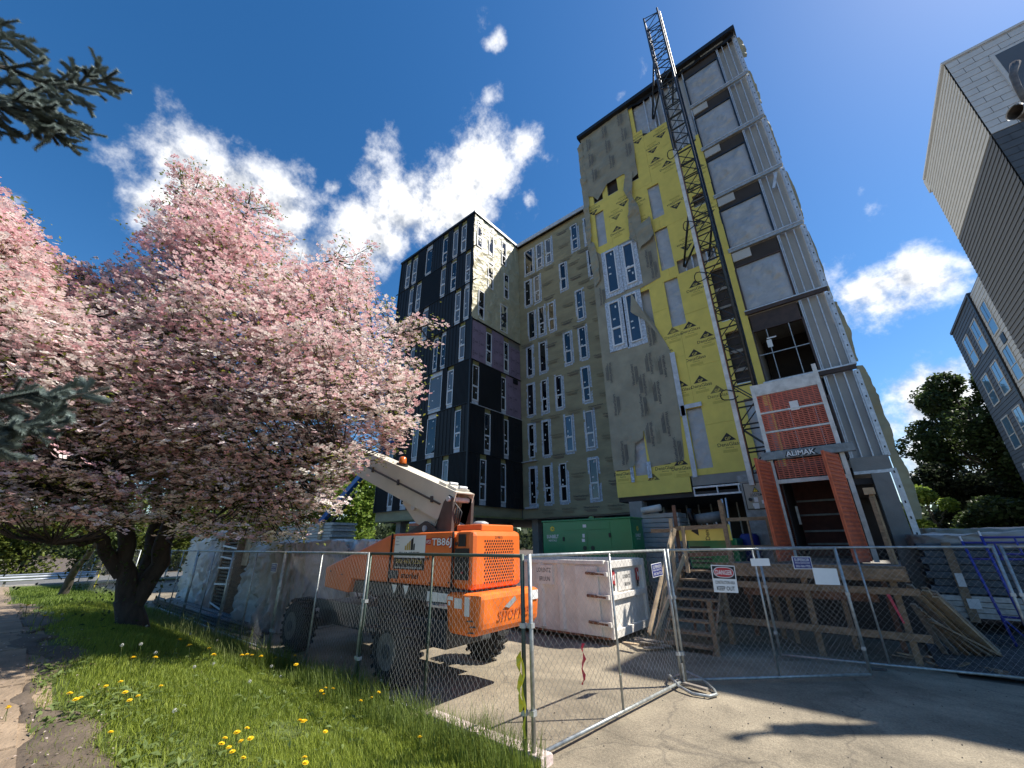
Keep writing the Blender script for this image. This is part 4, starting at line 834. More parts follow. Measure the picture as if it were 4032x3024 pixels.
# two open doors of pressed orange sheet
for (hx, tipx, tipy) in ((FX0-0.03,-1.72,FY-1.02),(FX1-0.10,-0.30,FY-0.98)):
    fr_ = Fr((hx,FY-0.08,0), (Vector((tipx,tipy,0))-Vector((hx,FY-0.08,0))).normalized(), (Vector((tipx,tipy,0))-Vector((hx,FY-0.08,0))).normalized().cross(Z1)); W_ = (Vector((tipx,tipy,0))-Vector((hx,FY-0.08,0))).length
    mb = MB(); fr_.box(mb, 0, W_, -0.012, 0.012, ZD+0.02, ZM-0.06); dr = mb.build('enclosure_door', 'hoist_mesh', ho)
    for q in ((0,0.05),(W_-0.05,W_)): mb = MB(); fr_.box(mb, q[0], q[1], -0.03, 0.03, ZD+0.02, ZM-0.06); mb.build('door_stile', 'hoist_orange', dr)
    for q in range(24):
        zz = ZD+0.1+q*0.1; mb = MB(); fr_.box(mb, 0.06, W_-0.06, 0.012, 0.028, zz, zz+0.045); fr_.box(mb, 0.06, W_-0.06, -0.028, -0.012, zz, zz+0.045); mb.build('pressed_rib', 'hoist_orange', dr)['kind'] = 'stuff'
    mb = MB(); fr_.box(mb, W_*0.4, W_*0.75, 0.03, 0.06, 2.68, 2.73); mb.build('door_latch', 'black', dr)
# control cabinet on the mast side
cb = thing('control_cabinet', 'beige electrical control cabinet with warning triangle beside the hoist mast', 'cabinet', (-2.15, 14.0, 1.5)); CY = 13.75
MB().box(-2.52,-1.78,CY,CY+0.3,1.5,3.9).build('cabinet_body', 'hoist_steel', cb); MB().box(-2.56,-1.74,CY-0.03,CY+0.33,3.72,3.92).build('cabinet_hood', 'hoist_steel', cb)
MB().box(-2.46,-1.85,CY-0.03,CY-0.005,2.92,3.68).build('door_surround', 'black', cb); MB().box(-2.43,-1.88,CY-0.05,CY-0.032,2.95,3.66).build('cabinet_door', 'box_beige', cb)
f_ = Fr((0,CY-0.052,0),(1,0,0),(0,-1,0)); mb = MB(); mb.poly([f_.p(-2.235,0,3.4), f_.p(-2.055,0,3.4), f_.p(-2.145,0,3.56)]); tri_ = mb.build('warning_triangle', 'print_black', cb, fix=False)
mb = MB(); mb.poly([f_.p(-2.205,0.002,3.418), f_.p(-2.085,0.002,3.418), f_.p(-2.145,0.002,3.525)]); mb.build('triangle_face', 'print_yellow', tri_, fix=False)
mb = MB(); mb.poly([f_.p(-2.14,0.004,3.505), f_.p(-2.165,0.004,3.463), f_.p(-2.147,0.004,3.463), f_.p(-2.155,0.004,3.425), f_.p(-2.125,0.004,3.475), f_.p(-2.143,0.004,3.475)]); mb.build('lightning_mark', 'print_black', tri_, fix=False)
mb = MB(); letter(mb, '23575M', f_.p(-2.145,0,3.33), X1, Z1, 0.075, 0.005); mb.build('lettering', 'print_black', cb, fix=False)
MB().tube([f_.p(-2.32,-0.02,3.2), f_.p(-2.32,0.05,3.2)], 0.05, 12).build('rotary_switch', 'black', cb)
for (a, z_, w_, h_) in ((-2.18,3.19,.1,.13),(-2.21,3.05,.16,.09),(-2.2,2.99,.13,.1),(-1.98,3.12,.13,.1)): pane_sticker(f_, a, z_, w_, h_, 0.003 if z_ > 3 else 0.006, cb)
# ------------------------------------------------------------------ timber loading deck
dk = thing('timber_deck', 'rough timber loading deck of planks and posts in front of the hoist', 'deck', (-1.2, 11.8, 0))
for k in range(9): MB().box(-2.85,0.42,10.82+k*0.245,10.82+k*0.245+0.238,1.535,1.575).build('deck_plank', 'wood_grey', dk)
MB().box(-2.9,0.42,10.76,10.81,1.36,1.62).build('rim_joist', 'wood', dk); MB().box(-2.6,0.5,10.71,10.755,1.14,1.26).build('brace_board', 'wood', dk); MB().box(-2.95,0.45,10.71,10.755,0.42,0.54).build('brace_board', 'wood', dk); MB().box(-2.4,-0.1,10.95,11.0,0.98,1.16).build('brace_board', 'wood_red', dk)
for x in (-2.8,-1.2,0.18): MB().box(x-0.05,x+0.05,10.83,10.92,-0.02,1.36).build('deck_post', 'wood', dk)
for x, m_ in ((-2.55,'wood_red'),(-1.35,'wood_red'),(-2.0,'wood'),(-0.7,'wood'),(0.05,'wood_red'),(-1.7,'wood')): MB().box(x-0.045,x+0.045,11.9+0.3*math.sin(x*9),11.99+0.3*math.sin(x*9),-0.02,1.53).build('deck_post', m_, dk)
MB().bar((-1.2,10.78,1.3),(-1.12,10.3,0.0),0.09,0.04).build('raking_brace', 'wood', dk) if False else None
MB().box(-0.3,0.4,10.62,10.70,1.40,1.58).build('blocking', 'wood', dk); MB().box(-1.6,-0.95,10.64,10.70,1.38,1.55).build('blocking', 'wood', dk)
for (p0, p1) in (((-2.62,11.35,1.58),(-2.62,11.35,3.05)),((-2.85,12.5,1.58),(-2.85,12.5,3.05)),((-1.84,12.5,1.58),(-1.84,12.5,2.66))): MB().bar(p0,p1,0.09,0.045).build('guard_post', 'wood', dk)
for (p0, p1) in (((-2.85,12.46,2.62),(-1.8,12.46,2.62)),((-2.85,12.46,1.93),(-1.8,12.46,1.93)),((-2.3,12.5,1.6),(-2.3,12.5,2.6))): MB().bar(p0,p1,0.04,0.09).build('guard_rail', 'wood', dk)
MB().box(0.30,0.40,12.6,12.7,1.5,3.2).build('guard_post', 'wood_pale', dk); MB().box(0.22,0.42,12.5,12.58,3.05,3.2).build('post_block', 'wood_pale', dk); MB().box(0.28,0.36,12.45,12.58,1.58,3.0).build('guard_post', 'wood', dk)
MB().quad((0.03,10.70,1.15),(0.08,10.70,1.15),(0.16,10.66,0.70),(0.13,10.66,0.70)).build('red_ribbon', 'tape_red', dk, fix=False)
# open timber stair
st = thing('timber_stair', 'open timber stair with eight plank treads climbing to the loading deck', 'stair', (-3.35, 10.4, 0))
for i in range(8):
    v = 9.58+0.255*i; z = 0.08+0.184*i
    MB().box(-3.9,-2.84,v,v+0.27,z,z+0.04).build('tread', 'wood', st)
for x in (-3.86,-2.86): MB().prism([(9.5,-0.02),(9.75,-0.02),(11.6,1.28),(11.6,1.5),(11.45,1.5)], 'y' if False else 'x', x-0.02, x+0.02).build('stringer', 'wood', st)
MB().box(-2.83,-2.75,9.55,9.64,-0.02,0.95).build('newel_post', 'wood', st)
for i in range(4): MB().box(-3.6+0.25*i,-3.55+0.25*i,10.9,10.95,0.0,0.9).build('stair_stud', 'wood_red', st)
for (p0, p1, m_) in (((-3.84,11.4,1.4),(-3.80,11.4,3.0),'wood_red'),((-3.93,11.05,1.1),(-3.90,11.3,2.66),'wood_pale'),((-3.66,11.3,1.35),(-3.62,11.3,2.45),'wood_pale'),((-2.64,11.4,1.5),(-2.60,11.4,2.98),'wood')): MB().bar(p0,p1,0.085,0.045).build('rail_post', m_, st)
for (p0, p1, m_) in (((-4.5,11.36,2.36),(-3.95,11.36,2.36),'wood'),((-3.9,11.34,2.40),(-2.62,11.34,2.43),'wood'),((-3.62,11.36,1.76),(-2.56,11.36,1.82),'wood_red'),((-3.98,9.2,0.3),(-3.86,11.2,2.35),'wood_pale'),((-4.28,10.3,0.0),(-3.8,11.2,2.4),'wood_pale'),((-4.05,9.7,0.2),(-3.62,11.1,1.75),'wood_pale')): MB().bar(p0,p1,0.04,0.10).build('hand_rail', m_, st)
yb = MB().box(-3.82,-2.55,11.56,11.575,2.1,2.47).build('yellow_board', 'sheathing_yellow'); tag(yb, 'loose piece of yellow sheathing board propped behind the stair rail', 'board')
mb = MB(); letter(mb, 'Dens', (-3.12,11.555,2.26), (0,0,1), (-1,0,0), 0.11, 0.006); mb.poly([(-3.32,11.555,2.22),(-3.32,11.555,2.46),(-3.5,11.555,2.34)]); mb.build('printed_mark', 'board_print', yb, fix=False)
for k, x in enumerate((-3.2,-2.85)): pass
dc = thing('duct_pipe', 'grey insulated duct with black flanged elbow hanging in the open ground floor', 'duct', (-4.0, 15.6, 1.4))
MB().tube([(-4.35,15.2,2.78),(-3.6,15.35,2.86)], 0.17, 16).build('duct_body', 'duct', dc, smooth=True); MB().tube([(-4.36,15.2,2.78),(-4.4,15.19,2.775)], 0.21, 16).build('flange', 'black', dc); MB().tube([(-4.42,15.15,2.7),(-4.5,15.1,2.85),(-4.52,15.05,3.0),(-4.5,15.05,3.15)], [0.12,0.1,0.08,0.08], 10).build('elbow', 'black', dc, smooth=True)
for x in (-4.05,-3.75): MB().tube([(x,15.25,1.35),(x,15.25,2.68)], 0.03, 8).build('duct_stand', 'galv', dc)
bs = thing('steel_channels', 'upright bright steel channels leaning beside the duct', 'studs', (-3.3, 14.6, 1.4))
MB().bar((-3.3,14.3,1.5),(-3.36,14.9,3.35),0.06,0.14).build('channel', 'galv', bs); MB().bar((-3.2,14.3,1.5),(-3.24,14.9,3.38),0.04,0.1).build('channel', 'galv', bs)
# dark cluttered undercroft: green machine and bins behind the stair
gm = thing('green_machine', 'dark green machine standing behind the yellow board at the stair head', 'machine', (-3.3, 13, 1.35)); MB().box(-4.0,-2.7,12.7,13.5,1.38,2.15).build('body', 'gen_green', gm, bevel=0.03)
for k in range(5): MB().box(-3.95,-3.4,12.68,12.7,1.5+k*0.1,1.55+k*0.1).build('louvre', 'gen_dark', gm)
MB().box(-9.4,1.0,14.6,16.0,-0.02,0.05).build('ground_slab_edge', 'concrete', bld) if False else None
brl = thing('blue_barrel', 'blue plastic barrel standing on the raised floor behind the stair', 'barrel', (-2.55, 13.6, 1.35)); MB().tube([(-2.55,13.6,1.36),(-2.55,13.6,1.42),(-2.55,13.6,2.2),(-2.55,13.6,2.25)], [0.2,0.24,0.24,0.2], 16).build('drum', 'print_blue', brl, smooth=True); MB().tube([(-2.55,13.6,2.25),(-2.55,13.6,2.27)], 0.2, 16).build('lid', 'print_blue', brl)
struct(MB().box(-4.6,0.55,13.3,16.0,-0.02,1.36).build('raised_floor', 'inner_dark'))  # coloured dark to hold the shade under the deck
# ------------------------------------------------------------------ dumpster
dp = thing('roll_off_dumpster', 'white steel roll-off dumpster with stencilled lettering and rusty hinges', 'dumpster', (-7.4, 10.1, 0)); DX0, DX1, DY0, DY1, DZ0, DZ1 = -10.6, -4.85, 9.06, 11.15, 0.14, 1.66
MB().box(DX0,DX1,DY0+0.05,DY0+0.09,DZ0,DZ1-0.06).build('side_wall', 'dump_white', dp); MB().box(DX0,DX1,DY1-0.09,DY1-0.05,DZ0,DZ1-0.06).build('side_wall', 'dump_white', dp); MB().box(DX0,DX1,DY0+0.092,DY1-0.092,DZ0,DZ0+0.08).build('floor_plate', 'rust', dp); MB().box(DX0,DX0+0.05,DY0+0.092,DY1-0.092,DZ0+0.08,DZ1-0.06).build('front_wall', 'dump_white', dp)
for y in (DY0, DY1-0.14): MB().box(DX0,DX1+0.02,y,y+0.14,DZ1-0.058,DZ1+0.03).build('top_rail', 'dump_white', dp, bevel=0.01)
for y in (DY0+0.02, DY1-0.12): MB().box(DX0,DX1,y,y+0.10,DZ0-0.04,DZ0+0.02 if False else DZ0-0.002).build('bottom_rail', 'rust', dp)
for x in (-10.4,-9.8,-9.2,-8.6,-8.0,-7.4,-6.75,-6.15): MB().prism([(x,DY0+0.05),(x+0.05,DY0-0.01),(x+0.15,DY0-0.01),(x+0.2,DY0+0.05)], 'z', DZ0+0.05, DZ1-0.062).build('side_rib', 'dump_white', dp)
MB().box(-5.6,-5.0,DY0-0.01,DY0+0.045,DZ0+0.02,DZ1-0.1).build('end_plate', 'dump_white', dp)
# tail gate
MB().box(DX1,DX1+0.05,DY0+0.05,DY1-0.05,DZ0,DZ1).build('tail_gate', 'dump_white', dp)
for (y0, y1, z0, z1) in ((DY0+0.02,DY0+0.16,DZ0-0.02,DZ1+0.02),(DY1-0.16,DY1-0.02,DZ0-0.02,DZ1+0.02),(DY0+0.162,DY1-0.162,DZ1-0.14,DZ1+0.02),(DY0+0.162,DY1-0.162,0.86,0.98),(DY0+0.162,DY1-0.162,DZ0-0.02,DZ0+0.14)): MB().box(DX1+0.052,DX1+0.13,y0,y1,z0,z1).build('gate_frame', 'dump_white', dp, bevel=0.008)
MB().box(DX1+0.052,DX1+0.075,DY0+0.55,DY1-0.55,1.02,1.42).build('gate_panel', 'dump_white', dp)
for (y, z0) in ((DY0+0.3,1.05),(DY1-0.42,1.05)):
    mb = MB().poly([(DX1+0.078,y-.1,z0+.06),(DX1+0.078,y+.1,z0+.1),(DX1+0.078,y+.12,z0+.42),(DX1+0.078,y-.1,z0+.42)]); mb.build('torn_sticker', 'print_red', dp, fix=False)
    MB().poly([(DX1+0.08,y-.08,z0),(DX1+0.08,y+.05,z0-.02),(DX1+0.08,y+.06,z0+.14),(DX1+0.08,y-.09,z0+.13)]).build('torn_sticker', 'black', dp, fix=False); MB().poly([(DX1+0.082,y+.02,z0+.2),(DX1+0.082,y+.06,z0+.2),(DX1+0.082,y+.07,z0+.33),(DX1+0.082,y+.0,z0+.3)]).build('torn_sticker', 'white', dp, fix=False)
for z in (0.42,0.95,1.42):
    MB().tube([(-5.28,DY0-0.05,z),(DX1+0.06,DY0-0.05,z-0.02)], 0.03, 8).build('gate_hinge', 'rust', dp); MB().box(-5.02,DX1+0.12,DY0-0.07,DY0+0.0,z-0.06,z+0.03).build('hinge_plate', 'dump_white', dp)
for x in (-10.2,-5.4):
    for y in (DY0+0.25, DY1-0.35): MB().tube([(x,y,0.1),(x,y+0.16,0.1)], 0.1, 14).build('wheel', 'rust', dp)
mb = MB(); letter(mb, 'LORENTZ', (-6.52,DY0-0.014,1.45), X1, Z1, 0.105, 0.004, wid=0.44); letter(mb, 'BRUUN', (-6.5,DY0-0.014,1.25), X1, Z1, 0.105, 0.004, wid=0.32)
mb.build('lettering', 'print_black', dp, fix=False); mb = MB(); letter(mb, 'LORENTZ', (DX1+0.078,(DY0+DY1)/2,1.31), Y1, Z1, 0.085, 0.004, wid=0.42); letter(mb, 'BRUUN', (DX1+0.078,(DY0+DY1)/2,1.14), Y1, Z1, 0.085, 0.004, wid=0.3); mb.build('lettering', 'print_black', dp, fix=False)
MB().box(-6.78,-6.26,DY0-0.012,DY0+0.049,1.12,1.56).build('nameplate', 'dump_white', dp)
# ------------------------------------------------------------------ generator and wrapped stack
gn = thing('generator', 'green enclosed generator set with sun emblem behind the white dumpster', 'generator', (-7.6, 13.5, 0)); GX0, GX1, GY0, GY1, GZ0, GZ1 = -9.35, -5.8, 13.0, 13.95, 0.75, 2.82
MB().box(GX0,GX1,GY0,GY1,GZ0,GZ1).build('enclosure', 'gen_green', gn, bevel=0.03); MB().box(GX0-0.03,GX1+0.03,GY0-0.03,GY1+0.03,GZ1-0.02,GZ1+0.04).build('lid', 'gen_green', gn, bevel=0.015)
MB().box(GX0-0.05,GX1+0.05,GY0-0.02,GY1+0.02,0.35,0.74).build('base_frame', 'gen_dark', gn)
for x in (-8.6,-6.6): MB().tube([(x,GY0+0.05,0.3),(x,GY1-0.05,0.3)], 0.3, 16).build('trailer_wheel', 'rubber', gn)
for (x0, x1, z0, z1) in ((-8.42,-7.45,0.95,2.42),(-7.38,-6.55,0.95,2.46),(-8.42,-6.55,2.5,2.74)): MB().box(x0,x1,GY0-0.014,GY0-0.001,z0,z1).build('access_door', 'gen_green', gn, bevel=0.006)
for (x, z) in ((-8.42,2.2),(-6.58,2.3),(-8.42,1.5),(-6.58,1.5)): MB().box(x-0.03,x+0.04,GY0-0.035,GY0-0.015,z-0.07,z+0.07).build('door_hinge', 'black', gn)
for x in (-7.56,-7.25): MB().tube([(x,GY0-0.03,1.9),(x,GY0-0.014,1.9)], 0.075, 12).build('door_lock', 'gen_dark', gn)
MB().prism([(-7.6,GZ1+.04),(-7.35,GZ1+.04),(-7.42,GZ1+.14),(-7.52,GZ1+.14)], 'y', 13.4, 13.5).build('lifting_lug', 'gen_green', gn)
MB().box(-8.25,-7.55,GY0-0.03,GY0-0.015,1.5,1.78).build('air_grille', 'gen_dark', gn); pane_sticker(Fr((0,GY0,0),(1,0,0),(0,-1,0)), -7.52, 2.62, .14, .1, .02, gn); pane_sticker(Fr((0,GY0,0),(1,0,0),(0,-1,0)), -7.6, 2.15, .12, .1, .02, gn); pane_sticker(Fr((0,GY0,0),(1,0,0),(0,-1,0)), -7.58, 2.3, .09, .12, .02, gn)
def sunmark(fr, a, z, s, d):
    mb = MB()
    for q in range(10):
        t_ = q*math.pi/5; mb.poly([fr.p(a+s*math.cos(t_-.2)*.6, d, z+s*math.sin(t_-.2)*.6), fr.p(a+s*math.cos(t_+.2)*.6, d, z+s*math.sin(t_+.2)*.6), fr.p(a+s*math.cos(t_), d, z+s*math.sin(t_))])
    mb.poly([fr.p(a+s*.65*math.cos(q*math.pi/6), d+.001, z+s*.65*math.sin(q*math.pi/6)) for q in range(12)]); mb.build('sun_emblem', 'print_yellow', gn, fix=False)
    mb = MB(); mb.poly([fr.p(a+s*.3*math.cos(q*math.pi/6), d+.003, z+s*.3*math.sin(q*math.pi/6)) for q in range(12)]); mb.build('sun_emblem', 'gen_green', gn, fix=False)
    mb = MB(); letter(mb, 'SUNBELT', fr.p(a, d, z-s*2.1), fr.r, Z1, s*.95, 0.02, wid=s*4.2); letter(mb, 'RENTALS', fr.p(a, d, z-s*3.2), fr.r, Z1, s*.55, 0.0, wid=s*2.8); letter(mb, '800-123', fr.p(a, d, z-s*4.3), fr.r, Z1, s*.4, 0.0, wid=s*2.2) if False else None
    mb.build('lettering', 'white', gn, fix=False)
sunmark(Fr((0,GY0,0),(1,0,0),(0,-1,0)), -8.9, 2.56, 0.125, 0.006); sunmark(Fr((GX1,0,0),(0,1,0),(1,0,0)), 13.45, 2.5, 0.10, 0.02)
MB().box(GX1+0.001,GX1+0.016,13.12,13.82,1.6,2.36).build('end_door', 'gen_green', gn, bevel=0.005)
ws2 = thing('wrapped_stack', 'tall pallet stack shrink-wrapped in white film behind the green generator', 'pallet', (-5.2, 15.2, 0))
for k in range(17): 
    j = random.uniform(-.02,.02); MB().box(-6.05+j,-4.75+j,14.6+j,15.5+j,0.3+k*0.16,0.3+k*0.16+0.15).build('wrapped_layer', 'tarp_grey', ws2, bevel=0.02)
MB().box(-6.05,-4.75,14.6,15.5,0,0.28).build('pallet', 'wood', ws2); MB().tube([(-6.0,14.55,3.12),(-5.3,14.55,3.2)], 0.12, 10).build('film_roll', 'plastic_white', ws2, smooth=True)
# ------------------------------------------------------------------ orange boom lift
bl = thing('boom_lift', 'orange boom lift with white telescopic boom parked behind the chain-link fence', 'boom lift', (-7.2, 5.7, 0))
SY, RX = 4.90, -4.92   # outer side plane, rear plane
side = [(-9.68,1.62),(-9.62,1.22),(-8.6,1.16),(-8.5,1.40),(-5.02,1.40),(-5.02,2.29),(-7.15,2.29)]
MB().prism([(-7.18,1.42),(-7.18,2.29),(-9.68,1.62),(-9.62,1.22),(-8.6,1.16),(-8.5,1.42)], 'y', SY, 6.15).build('nose_cover', 'lift_orange', bl, bevel=0.03)
MB().box(-7.165,-5.4,SY-0.01,6.14,1.42,2.29).build('side_cover', 'lift_orange', bl, bevel=0.05)
MB().box(-5.385,RX,SY-0.005,6.15,1.40,2.30).build('engine_hood', 'lift_orange', bl, bevel=0.09)
MB().box(-5.6,-4.98,5.15,6.0,2.28,2.40).build('hood_scoop', 'lift_orange', bl, bevel=0.02); MB().tube([(-5.35,5.5,2.4),(-5.35,5.5,2.44),(-5.35,5.5,2.47)], [0.15,0.15,0.08], 16).build('air_cap', 'galv_dull', bl, smooth=True)
# perforated grille: dark holes set in the hood
gh = MB()
for r_ in range(15):
    for c_ in range(13):
        y = 5.18+c_*0.058+(0.029 if r_ % 2 else 0); z = 1.50+r_*0.045
        gh.poly([(RX+0.003, y+0.019*math.cos(q*math.pi/3), z+0.019*math.sin(q*math.pi/3)) for q in range(6)])
go = gh.build('grille_holes', 'black', bl, fix=False); go['kind'] = 'stuff'
SF = Fr((0,SY-0.012,0), (1,0,0), (0,-1,0)); RF = Fr((RX,0,0), (0,1,0), (1,0,0))
mb = MB(); letter(mb, '219815', RF.p(5.52,0.004,2.19), Y1, Z1, 0.05, 0.0); mb.build('lettering', 'print_black', bl, fix=False)
# banner and lettering on the side
ba = MB(); SF.box(ba, -7.05, -6.12, 0.002, 0.006, 1.86, 2.24); bo_ = ba.build('banner', 'white', bl); ba = MB(); SF.box(ba, -7.05, -6.12, 0.002, 0.006, 1.66, 1.858); ba.build('banner_band', 'black', bl)
for (x0, x1, h_, m_) in ((-6.72,-6.67,.13,'print_gold'),(-6.66,-6.61,.20,'print_gold'),(-6.60,-6.55,.26,'print_gold'),(-6.54,-6.47,.33,'print_black'),(-6.46,-6.42,.18,'print_black')): mb = MB(); mb.poly([SF.p(x0,.008,1.99), SF.p(x1,.008,1.99), SF.p(x1,.008,1.99+h_*.66), SF.p(x0,.008,1.99+h_*.55)]); mb.build('skyline_emblem', m_, bo_, fix=False)
mb = MB(); letter(mb, 'SUNSET', SF.p(-6.58,.009,1.93), X1, Z1, 0.065, 0.004, wid=0.62); letter(mb, 'BIDCO', SF.p(-6.58,.009,1.93), X1, Z1, 0.0) if False else None
for q, (s_, y_) in enumerate((('Framing',2.21),('Interior',2.15),('Contractor',2.09))): letter(mb, s_, SF.p(-6.96,.009,y_), X1, Z1, 0.022)
letter(mb, 'CCB# 1961', SF.p(-6.26,.009,2.2), X1, Z1, 0.018) if False else None
mb.build('lettering', 'print_black', bo_, fix=False)
mb = MB(); letter(mb, '503.463.7228', SF.p(-6.58,.009,1.80), X1, Z1, 0.07, 0.004, wid=0.78); mb.build('lettering', 'print_gold', bo_, fix=False)
mb = MB(); letter(mb, 'www.sunsetbhsollc.com', SF.p(-6.58,.009,1.70), X1, Z1, 0.04, 0.0, wid=0.82); mb.build('lettering', 'white', bo_, fix=False)
mb = MB(); letter(mb, 'TB86J', SF.p(-5.68,.006,2.13), X1, Z1, 0.13, 0.045, wid=0.56); mb.build('lettering_outline', 'print_red', bl, fix=False); mb = MB(); letter(mb, 'TB86J', SF.p(-5.68,.008,2.13), X1, Z1, 0.12, 0.018, wid=0.52); mb.build('lettering', 'white', bl, fix=False)
mb = MB(); SF.box(mb, -6.11, -5.97, .002, .005, 2.08, 2.18); mb.build('number_plate', 'print_red', bl); mb = MB(); letter(mb, 'W53', SF.p(-6.04,.007,2.13), X1, Z1, 0.065, 0.006, wid=.13); mb.build('lettering', 'white', bl, fix=False)
mb = MB(); letter(mb, 'snorkel', SF.p(-6.52,.006,1.57), X1, Z1, 0.10, 0.012, wid=0.5, slant=.15); letter(mb, 'x4', SF.p(-6.05,.006,1.86), X1, Z1, 0.085, 0.012, slant=.3); mb.build('lettering', 'print_black', bl, fix=False)
mb = MB(); SF.box(mb, -7.12, -6.86, .002, .02, 1.5, 1.64); mb.build('label_plate', 'chassis', bl)
mb = MB(); SF.box(mb, -5.33, -5.0, -.005, .012, 1.55, 2.02); cp = mb.build('control_panel', 'black', bl); mb = MB(); SF.box(mb, -5.25, -5.08, .0, .012, 2.05, 2.24); mb.build('control_screen', 'black', bl); 
for q in range(4): MB().tube([SF.p(-5.27+.07*q,.012,1.66), SF.p(-5.27+.07*q,.03,1.66)], .016, 8).build('control_knob', 'print_red' if q == 2 else 'chassis', cp)
MB().tube([SF.p(-5.3,.0,2.09), SF.p(-5.3,.012,2.09)], .03, 10).build('key_switch', 'black', bl)
for x in (-5.395,-7.172): mb = MB(); SF.box(mb, x-.008, x+.012, -.02, .014, 1.42, 2.285); mb.build('cover_seam', 'black', bl)
# counterweight
cwp = [(-5.42,1.38),(-5.36,0.80),(-5.0,0.76),(-4.66,0.98),(-4.62,1.40)]
MB().prism([(-5.45,1.36),(-5.36,0.80),(-4.78,0.80),(-4.66,0.90),(-4.62,1.38)], 'y', SY-0.10, 6.28).build('counterweight', 'lift_orange_worn', bl, bevel=0.09)
CF = Fr((-4.62,0,0), (0,1,0), (1,0,0)); mb = MB(); letter(mb, 'snorkel', CF.p(5.62,-0.012,1.10), Y1, Vector((-.08,0,1)), 0.17, 0.008, wid=0.84, slant=.1); mb.build('cast_lettering', 'lift_emboss_shade', bl, fix=False)  # flat letters, shade of the cast relief put into the darker orange
mb = MB(); mb.poly([CF.p(5.32,.004,1.17), CF.p(5.58,.004,1.30), CF.p(5.62,.004,1.24), CF.p(5.44,.004,1.14)]); mb.build('worn_decal', 'galv_dull', bl, fix=False)
CS = Fr((0,SY-0.10,0),(1,0,0),(0,-1,0))
for (a, z_, w_, h_) in ((-5.12,1.23,.17,.14),(-4.92,1.20,.11,.26),(-5.3,1.29,.13,.05),(-5.32,1.22,.05,.06)): pane_sticker(CS, a, z_, w_, h_, .003, bl)
pane_sticker(CF, 6.1, 1.27, .22, .14, .004, bl)
for (a, z_) in ((-4.86,1.0),(-4.8,0.93),(-4.84,0.85)): mb = MB(); mb.poly([CS.p(a-.08,.002,z_), CS.p(a+.1,.002,z_+.01), CS.p(a+.05,.002,z_+.03), CS.p(a-.03,.002,z_+.02)]); mb.build('scuff', 'chassis', bl, fix=False)
# turntable and chassis
MB().box(-8.55,-5.0,5.0,6.1,1.17,1.39).build('turntable_frame', 'chassis', bl); mb = MB(); SF.box(mb, -6.0, -5.5, -.08, .0, 1.18, 1.37); mb.build('label_strip', 'chassis', bl)
for (a, z_, w_, h_) in ((-5.93,1.27,.12,.15),(-5.78,1.27,.14,.14),(-5.58,1.27,.25,.13)): pane_sticker(SF, a, z_, w_, h_, .003, bl)
for (a, w_) in ((-6.95,.16),(-6.6,.16)): mb = MB(); mb.poly([SF.p(a-w_/2,.004,1.40), SF.p(a+w_/2,.004,1.40), SF.p(a+w_/3,.004,1.31), SF.p(a,.004,1.25)]); mb.build('torn_label', 'white', bl, fix=False)
MB().tube([(-7.6,5.6,0.85),(-7.6,5.6,1.18)], 0.5, 20).build('slew_ring', 'chassis', bl); MB().box(-10.1,-5.7,5.1,6.2,0.48,0.9).build('chassis_frame', 'chassis', bl, bevel=0.03); MB().box(-10.0,-7.2,4.72,4.78,0.85,1.02).build('side_plate', 'chassis', bl)
for x in (-9.9,-6.35): MB().tube([(x,4.75,0.5),(x,6.6,0.5)], 0.1, 10).build('axle', 'chassis', bl)
def tyre(x, y0, y1, r, out):
    wo = MB().tube([(x,y0,r),(x,y0+.03,r),(x,y0+.08,r),(x,y1-.08,r),(x,y1-.03,r),(x,y1,r)], [r*.62,r*.86,r*.97,r*.97,r*.86,r*.62], 32).build('tyre', 'rubber', bl)
    for q in range(22):
        t_ = 2*math.pi*q/22
        for sgn, (a, b) in ((1,(y0+.03,(y0+y1)/2+.02)),(-1,((y0+y1)/2-.02,y1-.03))):
            t2 = t_+(0.14 if sgn < 0 else 0); c = Vector((x+r*.985*math.cos(t2), 0, r+r*.985*math.sin(t2)))
            MB().bar((c.x,a,c.z),(c.x+.05*sgn*math.sin(t2),b,c.z-.05*sgn*math.cos(t2)),0.05,0.045,(math.cos(t2),0,math.sin(t2))).build('tread_lug', 'rubber', wo)
    ye = y0-0.004 if out < 0 else y1+0.004
    ri_ = MB().tube([(x,ye-(.0),r),(x,ye+(0.02 if out < 0 else -0.02),r),(x,ye+(0.1 if out < 0 else -0.1),r)], [r*.52,r*.50,r*.36], 24).build('rim', 'rim', wo); MB().tube([(x,ye-.02,r),(x,ye+.02,r)], r*.2, 12).build('hub', 'chassis', ri_)
for x in (-9.9,-6.35):
    tyre(x, 4.42, 4.80, 0.50, -1); tyre(x, 6.5, 6.88, 0.50, 1)
